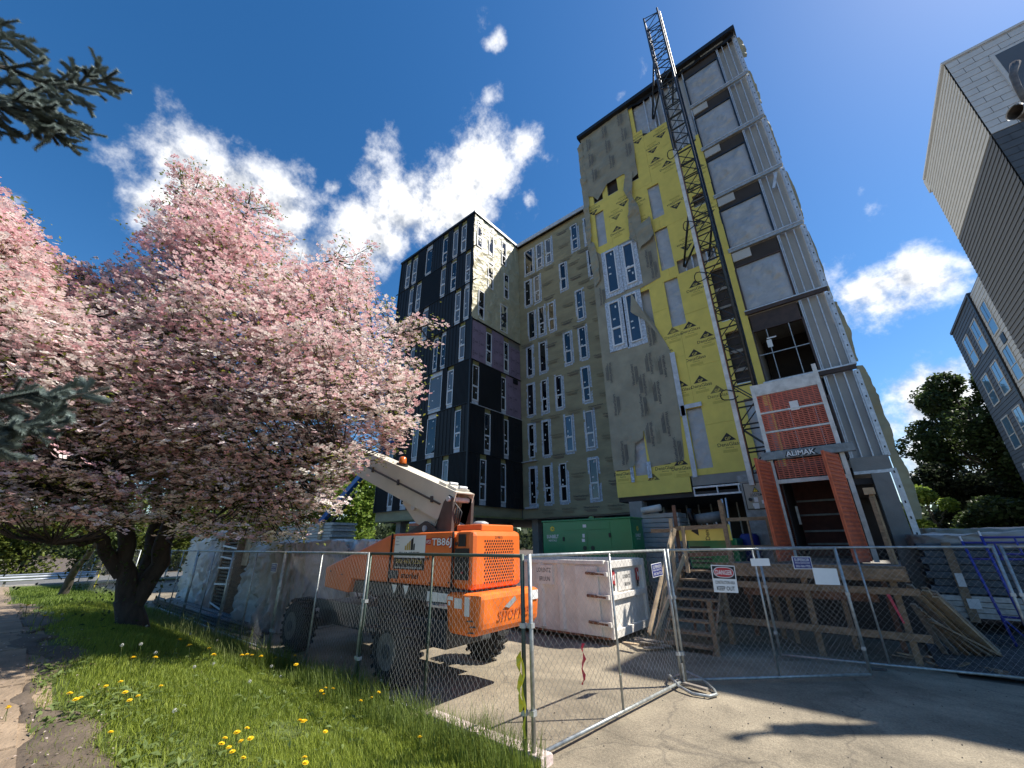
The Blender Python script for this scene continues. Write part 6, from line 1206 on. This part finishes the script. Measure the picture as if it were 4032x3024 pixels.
lm([(300,1285,.4),(333,1190,.8),(333,1121,.9),(347,1050,1.0),(330,930,1.2),(300,800,1.2),(280,680,1.0),(262,640,.9)], .12, .02); lm([(385,1030,.4),(470,985,.2),(555,905,0),(600,857,-.2),(649,805,-.3),(691,777,-.3),(746,746,-.4),(830,730,-.4),(930,700,-.4)], .13, .015)
lm([(378,1093,.5),(450,1060,.0),(540,1050,-.5),(640,1020,-.9),(740,980,-1.2)], .10, .02); lm([(267,1121,.2),(200,1000,1.0),(100,930,1.6),(20,880,1.8)], .10, .03); lm([(392,947,.3),(470,830,1.0),(560,700,1.2),(640,600,1.0),(720,560,.6)], .09, .02); lm([(448,694,.1),(400,560,.3),(410,450,.2)], .05, .015)
lm([(555,905,0),(680,900,-.4),(780,890,-.6),(880,880,-.6)], .06, .015)
tr.build('trunk', 'bark', dg, smooth=True)
OUT = np.array([(-160,300),(-60,370),(10,430),(60,500),(95,560),(180,570),(250,600),(300,560),(335,470),(385,400),(408,335),(432,345),(450,400),(500,395),(540,430),(590,440),(610,520),(700,560),(765,545),(805,560),(820,640),(850,690),(900,690),(940,655),(985,695),(950,720),(905,730),(880,760),(905,830),(930,880),(890,930),(850,985),(800,1000),(760,1035),(720,1060),(690,1120),(650,1165),(600,1140),(560,1165),(510,1125),(440,1110),(380,1085),(330,1095),(270,1080),(230,1100),(170,1140),(120,1125),(60,1060),(0,1065),(-100,1030),(-170,900)], float)
def inpoly(x, y, Q):
    c = np.zeros(x.shape, bool); j = len(Q)-1
    for i in range(len(Q)):
        xi, yi = Q[i]; xj, yj = Q[j]; c ^= ((yi > y) != (yj > y)) & (x < (xj-xi)*(y-yi)/(yj-yi+1e-9)+xi); j = i
    return c
def edge_d(x, y, Q):
    best = np.full(x.shape, 1e9)
    for i in range(len(Q)):
        a, b = Q[i-1], Q[i]; ab = b-a; t_ = np.clip(((x-a[0])*ab[0]+(y-a[1])*ab[1])/(ab@ab), 0, 1); best = np.minimum(best, np.hypot(x-a[0]-t_*ab[0], y-a[1]-t_*ab[1]))
    return best
NS = 2200; px = RNG.uniform(-170, 990, 9000); py = RNG.uniform(320, 1175, 9000); ok = inpoly(px, py, OUT); px, py = px[ok], py[ok]; ed = edge_d(px, py, OUT)
keep = RNG.random(len(px)) < np.clip(.28+ed/120, 0, 1)*np.where(py > 960, .85, 1.0)*(.45+.55*(fbm(px/95., py/48., 88) > -.12)); px, py, ed = px[keep][:NS], py[keep][:NS], ed[keep][:NS]; th_ = np.clip(ed/78, .12, 2.1); px = px+RNG.normal(0, 13, len(px)); py = py+RNG.normal(0, 11, len(py))
# low skirts of blossom hanging in front of the stems
lo_x = np.concatenate([RNG.uniform(-80, 330, 150), RNG.uniform(330, 760, 170)]); lo_y = np.where(lo_x < 330, RNG.uniform(985, 1130, 320), RNG.uniform(985, 1165, 320)-np.clip((lo_x-640)*.9, 0, 200)); kk_ = RNG.random(320) < .8
NLOW = kk_.sum(); px = np.concatenate([px, lo_x[kk_]]); py = np.concatenate([py, lo_y[kk_]]); ed = np.concatenate([ed, RNG.uniform(8, 45, NLOW)]); th_ = np.concatenate([th_, RNG.uniform(.6, 1.9, NLOW)])
# more sprays on the near shell than inside
off = np.where(RNG.random(len(px)) < .62, -th_*RNG.uniform(.55, 1.1, len(px)), th_*RNG.uniform(-.5, 1.0, len(px)))
off[-NLOW:] = -th_[-NLOW:]
SP = np.array([at(x, y, R0(x)+o) for x, y, o in zip(px, py, off)])
LPA = np.array([p[:] for p in LP]); tw_ = MB(); rad = np.clip(.16+ed/230, .16, .48)
for k, p in enumerate(SP):
    dv = LPA-p; dist = np.sqrt((dv**2).sum(1)+2.0*np.clip(dv[:, 2], 0, 9)**2); q = LPA[dist.argmin()]; a = Vector(q); b = Vector(p); mid = a.lerp(b, .55)+Vector((0,0,-.10*(b-a).length))
    tw_.tube([a, a.lerp(mid, .6), mid, b, b+(b-mid)*.25], [.022,.017,.012,.007,.004], 4, cap=False)
    for s_ in range(2): e_ = b+Vector(RNG.normal(0, rad[k]*.6, 3)*np.array([1,1,.25])); tw_.tube([mid.lerp(b, .5), e_], [.007,.003], 3, cap=False)
o_ = tw_.build('twigs', 'bark', dg, fix=False); o_['kind'] = 'stuff'
nf = np.clip((rad*95).astype(int), 14, 46); idx = np.repeat(np.arange(len(SP)), nf); n = len(idx); rr_ = np.sqrt(RNG.random(n))*rad[idx]*1.35; aa = RNG.uniform(0, 6.283, n); tl = RNG.normal(0, .22, (len(SP), 2))[idx]
FC = SP[idx]+np.stack([rr_*np.cos(aa), rr_*np.sin(aa), (rr_*np.cos(aa)*tl[:, 0]+rr_*np.sin(aa)*tl[:, 1])+RNG.normal(0, .03, n)], -1)
FNm = np.stack([tl[:, 0]*-1+RNG.normal(0, .30, n), tl[:, 1]*-1+RNG.normal(0, .30, n), np.ones(n)], -1); a_, b_, n_ = frames(FNm); rot = RNG.uniform(0, 6.283, n); fs = RNG.uniform(.040, .060, n)[:, None]
V = []; Vs = []
for q in range(4):
    t_ = rot+q*math.pi/2; d = a_*np.cos(t_)[:, None]+b_*np.sin(t_)[:, None]; e = np.cross(n_, d)
    Vs.append(np.stack([FC+d*fs*.08, FC+d*fs*.62-e*fs*.46+n_*fs*.12, FC+d*fs*1.0+n_*fs*.20, FC+d*fs*.62+e*fs*.46+n_*fs*.12], 1))
V = np.stack(Vs, 1).reshape(-1, 3); F = np.arange(16*n).reshape(4*n, 4)
mixp = np.clip(RNG.normal(.42, .28, len(SP))[idx]+RNG.normal(0, .26, n)+.16*(py[idx] < 640), 0, 1)[:, None]; c0 = np.array([.95,.89,.83]); c1 = np.array([.82,.48,.51]); tint = np.repeat(c0*(1-mixp)+c1*mixp, 4, axis=0)
o_ = npmesh('blossoms', V, F, 'blossom', dg, tint=tint); o_['kind'] = 'stuff'
nl = np.where(rad < .24, 22, 15); idx = np.repeat(np.arange(len(SP)), nl); n = len(idx); LC = SP[idx]+RNG.normal(0, 1, (n, 3))*np.stack([rad[idx]*.75, rad[idx]*.75, np.full(n, .09)], -1)-np.array([0,0,.03])
g_ = RNG.random((n, 1)); lt_ = np.array([.30,.30,.055])*(1-g_)+np.array([.10,.15,.03])*g_
o_ = leaves('leaves', LC, np.stack([RNG.normal(0,.5,n), RNG.normal(0,.5,n), np.ones(n)], -1), RNG.uniform(.05, .09, n), lt_, 'leaf', dg); o_['kind'] = 'stuff'
# dark green leaves low on the trunk
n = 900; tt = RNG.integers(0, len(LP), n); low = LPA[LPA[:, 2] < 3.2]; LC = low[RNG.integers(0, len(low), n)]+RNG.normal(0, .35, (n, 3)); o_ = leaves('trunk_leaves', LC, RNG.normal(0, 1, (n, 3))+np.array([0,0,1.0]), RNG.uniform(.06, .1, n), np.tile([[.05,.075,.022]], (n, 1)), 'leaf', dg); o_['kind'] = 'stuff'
# ---- blue spruce whose boughs reach in from the left
sp_ = thing('blue_spruce', 'blue spruce at the left edge, two boughs of it reaching into view', 'tree', (-7.4, -3.6, .6))
MB().tube([(-7.4,-3.6,.3),(-7.4,-3.6,5),(-7.35,-3.6,10),(-7.4,-3.6,14)], [.28,.22,.12,.03], 12).build('trunk', 'bark', sp_, smooth=True)
def bough(pts, rng, subs, seed, width):
    r_ = np.random.default_rng(seed); mb = MB(); root = Vector((-7.4,-3.6,at(*pts[0],rng).z-.3)); ax = [root]+[at(x, y, rng) for x, y in pts]; P = limb(mb, ax, .05, .012, 6, .012); tips = []
    L_ = len(P); A = []
    def needles(p0, p1, nn, ln):
        p0 = np.array(p0); p1 = np.array(p1); d = (p1-p0)/np.linalg.norm(p1-p0); f = r_.random((nn, 1)); c = p0+(p1-p0)*f; u_ = r_.normal(0, 1, (nn, 3)); u_ -= (u_@d)[:, None]*d; u_ /= np.linalg.norm(u_, axis=1, keepdims=True); v_ = u_*.85+d*.6; A.append((c, c+v_*ln*r_.uniform(.8,1.2,(nn,1)), np.cross(v_, u_+.01)))
    for q in range(subs):
        f = .25+.74*(q+.5)/subs; i = min(L_-2, int(f*(L_-1))); p = P[i]; d = (P[i+1]-P[i]).normalized(); side = Vector(r_.normal(0, 1, 3)); side = (side-d*side.dot(d)).normalized(); side.z = side.z*.7-.15; ln = width*(1.15-f)*r_.uniform(.6, 1.1)+.12
        e = p+(d*.75+side*.8).normalized()*ln; mb.tube([p, p.lerp(e, .5)+Vector((0,0,.01)), e], [.012,.009,.005], 5, cap=False); needles(p, e, int(2300*ln)+300, .048)
        for s_ in range(int(ln/.11)):
            g = .25+.7*r_.random(); c = p.lerp(e, g); s2 = Vector(r_.normal(0, 1, 3)); dd = (e-p).normalized(); s2 = (s2-dd*s2.dot(dd)).normalized(); e2 = c+(dd*.8+s2*.75).normalized()*r_.uniform(.09,.2); mb.tube([c, e2], [.007,.004], 4, cap=False); needles(c, e2, 460, .042)
    for i in range(int(L_*.3), L_-1): needles(P[i], P[i+1]+Vector((1e-4,0,0)), 320, .046)
    bo = mb.build('bough', 'bark', sp_, fix=False); c = np.concatenate([a[0] for a in A]); e = np.concatenate([a[1] for a in A]); w_ = np.concatenate([a[2] for a in A]); w_ /= np.linalg.norm(w_, axis=1, keepdims=True)+1e-9; n = len(c); V = np.stack([c-w_*.0027, c+w_*.0027, e], 1).reshape(-1, 3); g = r_.random((n, 1)); o = npmesh('needles', V, np.arange(3*n).reshape(n, 3), 'needle', bo, tint=np.array([.10,.135,.115])*(1-g)+np.array([.20,.25,.235])*g); o['kind'] = 'stuff'
bough([(-120,120),(20,150),(130,190),(200,175),(258,172)], 6.6, 54, 1, .66); bough([(-120,180),(0,225),(90,255),(125,312)], 6.5, 50, 2, .66); bough([(-100,60),(-20,75),(30,88),(72,86)], 6.7, 20, 3, .36); bough([(-100,200),(40,210),(120,235),(168,275)], 6.4, 40, 8, .6)
bough([(-160,850),(0,870),(110,860),(235,838)], 5.6, 50, 4, .5); bough([(-160,900),(-20,920),(60,925),(120,905)], 5.5, 44, 5, .5); bough([(-160,950),(-30,965),(20,960)], 5.4, 26, 6, .4)
# ---- leafy background trees
def leafy(name, label, cat, loc, h, w_, n, size, c0, c1, seed, trunk=.22, group=None, low=.25, lobes=14, dens=1.0):
    r_ = np.random.default_rng(seed); t = thing(name, label, cat, loc, group); x, y, z = loc; mb = MB(); top = Vector((x,y,z+h*.8)); limb(mb, [(x,y,z-.2),(x+.1,y,z+h*.3),top], trunk, trunk*.2, 8, .05); C = []
    for q in range(lobes):
        a = r_.uniform(0, 6.283); f = r_.uniform(low+.08, .92); rr = w_*(1-((f-.5)/.62)**2)*r_.uniform(.35,.8); c = np.array([x+rr*math.cos(a), y+rr*math.sin(a), z+h*f]); lr = w_*r_.uniform(.30,.48)*(.62 if lobes > 30 else 1); C.append((c, lr)); limb(mb, [(x,y,z+h*max(.12, f-.28)), Vector(c)], trunk*.35, .02, 5, .06)
    mb.build('trunk', 'bark_far', t, smooth=True); P = []; per = n//lobes
    for c, lr in C:
        d = r_.normal(0, 1, (per, 3)); d /= np.linalg.norm(d, axis=1, keepdims=True); rad_ = lr*r_.uniform(.55, 1.08, (per, 1))**.8; k = per//9+1; cl = r_.normal(0, 1, (k, 3)); cl /= np.linalg.norm(cl, axis=1, keepdims=True); d = d*.55+cl[r_.integers(0, k, per)]*.75; d /= np.linalg.norm(d, axis=1, keepdims=True); P.append(c+d*rad_*np.array([1,1,.82]))
    P = np.concatenate(P); g = r_.random((len(P), 1)); o = leaves('crown', P, r_.normal(0, .7, (len(P), 3))+np.array([0,0,.9]), r_.uniform(.7, 1.3, len(P))*size, np.array(c0)*(1-g)+np.array(c1)*g, 'leaf', t, aspect=.7); o['kind'] = 'stuff'; return t
DK0, DK1 = (.028,.044,.016), (.085,.125,.036); LG0, LG1 = (.11,.19,.03), (.30,.40,.07)
leafy('maple_tree', 'big dark broadleaf tree between the tower and the finished block', 'tree', (10.8,56,0), 17.8, 6.4, 34000, .36, DK0, DK1, 21, .4, low=.12, lobes=64); leafy('maple_tree', 'dark tree right of the big broadleaf, cut by the frame edge', 'tree', (14.0,52,0), 12, 5, 15000, .36, DK0, DK1, 22, .35, low=.05, lobes=34)
leafy('evergreen_tree', 'dull dark evergreen left of the big broadleaf tree', 'tree', (6.6,50,0), 9.0, 3.0, 12000, .30, (.02,.03,.016), (.05,.065,.03), 23, .25, low=.0, lobes=20); leafy('young_tree', 'small bright green tree beside the right corner of the tower', 'tree', (4.0,42,0), 6.3, 1.8, 5200, .24, LG0, (.36,.46,.08), 24, .12, low=.0, lobes=14); leafy('evergreen_tree', 'low dark shrubbery tree behind the right-hand stack', 'tree', (8.5,44,0), 5.0, 3.6, 9000, .30, DK0, DK1, 25, .2, low=-.05, lobes=16)
leafy('maple_tree', 'fresh green maple in the distance behind the blue boom', 'tree', (-62,34,0), 15.5, 6.5, 26000, .48, LG0, LG1, 31, .3, low=.1, lobes=26); leafy('maple_tree', 'fresh green maple further left, seen through the dogwood branches', 'tree', (-68,24,0), 15, 6.5, 14000, .5, LG0, LG1, 32, .3, low=.1, lobes=20); leafy('yellow_shrub', 'yellow-green shrub beyond the black wing', 'shrub', (-58,46,0), 5.6, 3.0, 6000, .35, (.30,.30,.03), (.50,.48,.06), 33, .1, low=-.05, lobes=12); leafy('round_tree', 'small rounded tree beyond the dark stone wall', 'tree', (-66,47,0), 8.0, 2.6, 5000, .35, (.10,.15,.04), (.2,.26,.07), 34, .15, low=.2, lobes=10); leafy('dark_shrub', 'dark shrub seen under the black wing between its columns', 'shrub', (-44,44,0), 4.4, 3.4, 6000, .3, DK0, DK1, 35, .1, low=-.05, lobes=12)
lab = ['ivy-covered bank tree at the far left beyond the guardrail', 'second ivy-covered bank tree behind the guardrail', 'third ivy-covered bank tree, left of the small crooked trunk', 'fourth ivy-covered bank tree, behind the far fence panel', 'fifth ivy-covered bank tree, just left of the dogwood trunk', 'ivy-covered bank tree seen right of the dogwood trunk']
for k, (x, y, h_) in enumerate(((-50,-9,9.5),(-50,-3.5,8.5),(-50,1.5,9.0),(-51,6.5,7.5),(-52,11.5,6.5),(-53,17,5.5))): leafy('ivy_tree', lab[k], 'tree', (x,y,0), h_, 4.2, 12000, .26, (.05,.07,.015), (.20,.24,.045), 40+k, .2, 'ivy-covered trees beyond the guardrail', low=-.04, lobes=22)
sw_ = tag(MB().box(-56,-44,37,37.6,0,2.9).build('stone_wall', 'stone'), 'dark ivy-grown stone wall in the distance behind the lift', 'wall')
bt = thing('bare_tree', 'thin bare tree just left of the black wing', 'tree', (-60,43,0)); mb = MB()
def twig(p, d, L_, r, dep):
    e = p+d*L_; mb.tube([p, p.lerp(e,.5)+Vector(RNG.normal(0,.05*L_,3)), e], [r,r*.8,r*.55], 4, cap=False)
    if dep: 
        for q in range(3): twig(e, (d+Vector(RNG.normal(0,.5,3))).normalized(), L_*.68, r*.55, dep-1)
twig(Vector((-60,43,0)), Vector((0,0,1)), 3.6, .12, 4); mb.build('trunk', 'bark_far', bt, fix=False)
ct = thing('crooked_trunk', 'small crooked leaning trunk near the guardrail at the far left', 'tree', (-27.5,2.25,.2)); mb = MB(); limb(mb, [(-27.5,2.25,.0),(-27.2,2.3,.9),(-26.3,2.45,1.7),(-25.3,2.6,2.4),(-24.8,2.7,3.2)], .17, .07, 8, .02); mb.build('trunk', 'bark_far', ct, smooth=True); n = 1500; C_ = np.array([-25.3,2.6,2.9])+RNG.normal(0,1,(n,3))*np.array([.9,.7,.6]); o_ = leaves('crown', C_, RNG.normal(0,1,(n,3)), RNG.uniform(.08,.14,n), np.tile([[.09,.13,.03]],(n,1)), 'leaf', ct); o_['kind'] = 'stuff'
pw = thing('power_lines', 'two thin power lines crossing the sky left of the black wing', 'power lines', (-60,40,6))
for k in range(2): MB().tube([(-120,62,10.5-1.6*k),(-75,54,9.2-1.6*k),(-44,50,9.0-1.6*k)], .03, 4).build('cable', 'black', pw)
# distant belt of trees all round the horizon
n = 42000; a = RNG.uniform(-2.1, 1.5, n); rr = RNG.uniform(130, 190, n); top = 7+5*fbm(a*9, a*2, 55)+3*fbm(a*40, a*9, 57); zz = RNG.random(n)**.8*np.maximum(top, 2.5); C_ = np.stack([rr*np.sin(a), rr*np.cos(a), zz], -1); g = RNG.random((n, 1))
fwo = leaves('far_woods', C_, RNG.normal(0, 1, (n, 3)), RNG.uniform(1.2, 2.6, n), np.array([.035,.05,.025])*(1-g)+np.array([.09,.12,.05])*g, 'leaf', None, aspect=.8); tag(fwo, 'distant wooded skyline along the horizon', 'woods', kind='stuff')
# ---- grass
def blades(n, umin, umax, vmin, vmax, hmin, hmax, wd, c0, c1, seed, dens=None):
    r_ = np.random.default_rng(seed); u = r_.uniform(umin, umax, n); v = r_.uniform(vmin, vmax, n)
    worn = fbm(u*.9, v*.9, 77); edge_ = np.clip((v-.84-.35*smooth(-7.5,-4.5,u))/.7, 0, 1); k = r_.random(n) < np.clip(.02+edge_*1.25+worn*.7*(1-edge_*.5), .03, 1)
    if dens is not None: k &= dens(u, v, r_)
    u, v = u[k], v[k]; n = len(u); z = bank(u, v)+.02*fbm(u*2, v*2, 3)-.01; h = r_.uniform(hmin, hmax, n)*(1+.9*fbm(u*1.1, v*1.1, 5))*np.where(v > 3.5, 1.25, 1.0); a = r_.uniform(0, 6.283, n); lean = r_.uniform(.1, .75, n)*h; d = np.stack([np.cos(a), np.sin(a), np.zeros(n)], -1); e = np.stack([-np.sin(a), np.cos(a), np.zeros(n)], -1)*wd*r_.uniform(.7, 1.3, (n, 1)); B_ = np.stack([u, v, z], -1); M_ = B_+d*lean[:, None]*.35+np.array([0,0,1])*(h*.62)[:, None]; T_ = B_+d*lean[:, None]+np.array([0,0,1])*h[:, None]
    V = np.stack([B_-e, B_+e, M_+e*.8, M_-e*.8, T_], 1).reshape(-1, 3); i = np.arange(n)[:, None]*5; F = np.concatenate([i+np.array([[0,1,2]]), i+np.array([[0,2,3]]), i+np.array([[3,2,4]])], 0); g = np.clip(r_.random((n, 1))*.8+.5*fbm(u*.8, v*.8, 9)[:, None]+.1, 0, 1); c = np.array(c0)*(1-g)+np.array(c1)*g; return V, F, np.concatenate([c, c, c], 0)
GA = [blades(95000, -8.5, -2.95, .66, 4.02, .05, .11, .0030, (.13,.19,.026), (.36,.42,.06), 1), blades(60000, -15, -8.5, .64, 4.0, .06, .13, .0045, (.13,.19,.026), (.34,.40,.06), 2), blades(30000, -34, -15, .64, 4.0, .08, .17, .009, (.09,.14,.02), (.22,.30,.05), 3), blades(2600, -9, -2.95, .7, 4.02, .02, .06, .004, (.22,.19,.10), (.30,.25,.14), 4), blades(5200, -9.0, -3.0, 3.5, 4.12, .14, .30, .003, (.09,.14,.02), (.22,.28,.06), 5), blades(2200, -18, -8.5, 2.8, 4.1, .18, .38, .004, (.10,.14,.03), (.24,.27,.10), 6)]
V = []; F = []; T = []; b = 0
for v_, f_, t_ in GA: V.append(v_); F.append(f_+b); T.append(t_); b += len(v_)
g_ = npmesh('grass', np.concatenate(V), np.concatenate(F), 'grass', tint=np.concatenate(T)); tag(g_, 'long spring grass growing over the bank', 'grass', kind='stuff')
# litter and grit on the drive
n = 1400; u = RNG.uniform(-6.5, 5, n); v = RNG.uniform(3.2, 10.4, n); kk = (u > -3.0) | (v > 4.3); u, v = u[kk], v[kk]; n = len(u); s = RNG.uniform(.2, 1, n)**3*.012+.002
V = (np.stack([u, v, np.full(n, .002)], -1)[:, None, :]+oc[None]*s[:, None, None]*RNG.uniform(.5, 1.3, (n, 6, 1))).reshape(-1, 3); F = (np.arange(n)[:, None, None]*6+tri[None]).reshape(-1, 3)
tag(npmesh('grit', V, F, 'grit'), 'small loose stones scattered over the drive', 'gravel', kind='stuff')
n = 700; u = RNG.uniform(-11, -3.2, n); v = RNG.uniform(-.6, 1.3, n); lf_ = leaves('fallen_petals', np.stack([u, v, bank(u, v)+.05], -1), np.stack([RNG.normal(0,.25,n),RNG.normal(0,.25,n),np.ones(n)],-1), RNG.uniform(.018,.04,n), np.where(RNG.random((n,1)) < .55, np.array([[.70,.58,.52]]), np.array([[.20,.13,.08]])), 'leaf', None, aspect=.6); tag(lf_, 'fallen petals and dry leaf litter along the worn path edge', 'litter', kind='stuff')
# broad weed leaves among the grass
n = 2600; u = RNG.uniform(-8.5,-3.2,n); v = np.where(RNG.random(n) < .6, RNG.uniform(.7,1.7,n), RNG.uniform(.7,4,n)); kk = fbm(u*1.3, v*1.3, 31) > -.02; u, v = u[kk], v[kk]; n = len(u); LC = np.stack([u, v, bank(u, v)+RNG.uniform(.02,.07,n)], -1); g = RNG.random((n,1)); wd_ = leaves('weed_leaves', LC, np.stack([RNG.normal(0,.45,n),RNG.normal(0,.45,n),np.ones(n)],-1), RNG.uniform(.05,.12,n), np.array([.13,.19,.05])*(1-g)+np.array([.26,.33,.12])*g, 'leaf', None, aspect=.35); tag(wd_, 'broad pale weed leaves spreading along the worn edge of the grass', 'weeds', kind='stuff')
# dandelions
def dandelion(kind):
    t = thing('dandelion', 'yellow dandelion in bloom among the grass' if kind == 'y' else 'white dandelion clock on a tall stalk above the grass', 'flower', (0,0,0), 'dandelions in bloom on the bank' if kind == 'y' else 'dandelion clocks on the bank'); h = .15 if kind == 'y' else .24; MB().tube([(0,0,0),(.008,.0,h*.5),(.0,.006,h)], .0028, 5).build('stalk', 'turf', t); mb = MB()
    if kind == 'y':
        for ring, (r, z, m_) in enumerate(((.024,.0,16),(.018,.006,13),(.010,.010,8))):
            for q in range(m_):
                a = 6.283*q/m_+ring*.3; c, s = math.cos(a), math.sin(a); w_ = .0035; mb.quad((-s*w_*.5,c*w_*.5,h+z*.4),(c*r-s*w_,s*r+c*w_,h+z+.004),(c*r+s*w_,s*r-c*w_,h+z+.004),(s*w_*.5,-c*w_*.5,h+z*.4))
        mb.build('flower_head', 'dandelion', t, fix=False)
    else:
        for q in range(60):
            d = Vector(np.random.default_rng(q).normal(0,1,3)).normalized(); p = Vector((0,.006,h))+d*.020; e = d.cross(Vector((.3,.5,.8))).normalized()*.0032; f = d.cross(e).normalized()*.0032; mb.quad(p-e-f, p+e-f, p+e+f, p-e+f)
        mb.build('seed_head', 'seedhead', t, fix=False)
    return t
dy, dw = dandelion('y'), dandelion('w')
def ground_at(x, y):
    d = ray(x, y); t_ = .5
    for _ in range(400):
        p = CP+d*t_
        if p[2] < float(bank(p[0], p[1]))+.1: break
        t_ += .04
    return p
YF = [(475,1600),(495,1610),(510,1590),(528,1600),(522,1580),(540,1600),(500,1625),(465,1612),(690,1490),(703,1498),(712,1490),(696,1484),(740,1475),(812,1495),(806,1502),(770,1520),(650,1560),(640,1568),(655,1566),(700,1575),(268,1498),(232,1480),(178,1500),(165,1515),(260,1470),(230,1580),(545,1418),(560,1420),(535,1420),(520,1418),(600,1420),(625,1425),(640,1440),(455,1402),(410,1405),(375,1395),(322,1430),(285,1428),(10,1525),(22,1527),(450,1420),(575,1400),(300,1500),(345,1480),(280,1512),(140,1500),(655,1640),(650,1655),(905,1590),(515,1640),(60,1310),(40,1312),(75,1318),(90,1330)]
for k, (x, y) in enumerate(YF):
    p = ground_at(x, y+14); o = dy if k == 0 else copy_tree(dy); o.location = (p[0], p[1], float(bank(p[0], p[1]))-.01); o.rotation_euler = (random.uniform(-.25,.25), random.uniform(-.25,.25), random.uniform(0,6)); s_ = random.uniform(.95,1.3)*(1.0 if y > 1450 else 1.35); o.scale = (s_,)*3
WF = [(375,1545),(695,1418),(733,1412),(720,1430),(735,1440),(520,1350),(465,1345),(440,1350),(330,1410),(300,1395),(258,1400),(555,1395),(580,1440),(600,1452),(420,1440),(455,1430),(535,1478),(470,1372),(85,1318),(110,1322),(130,1318),(760,1440),(825,1470),(310,1345),(405,1360)]
for k, (x, y) in enumerate(WF):
    p = ground_at(x, y+24); o = dw if k == 0 else copy_tree(dw); o.location = (p[0], p[1], float(bank(p[0], p[1]))-.01); o.rotation_euler = (random.uniform(-.15,.15), random.uniform(-.15,.15), random.uniform(0,6)); s_ = random.uniform(.75,1.1); o.scale = (s_,)*3
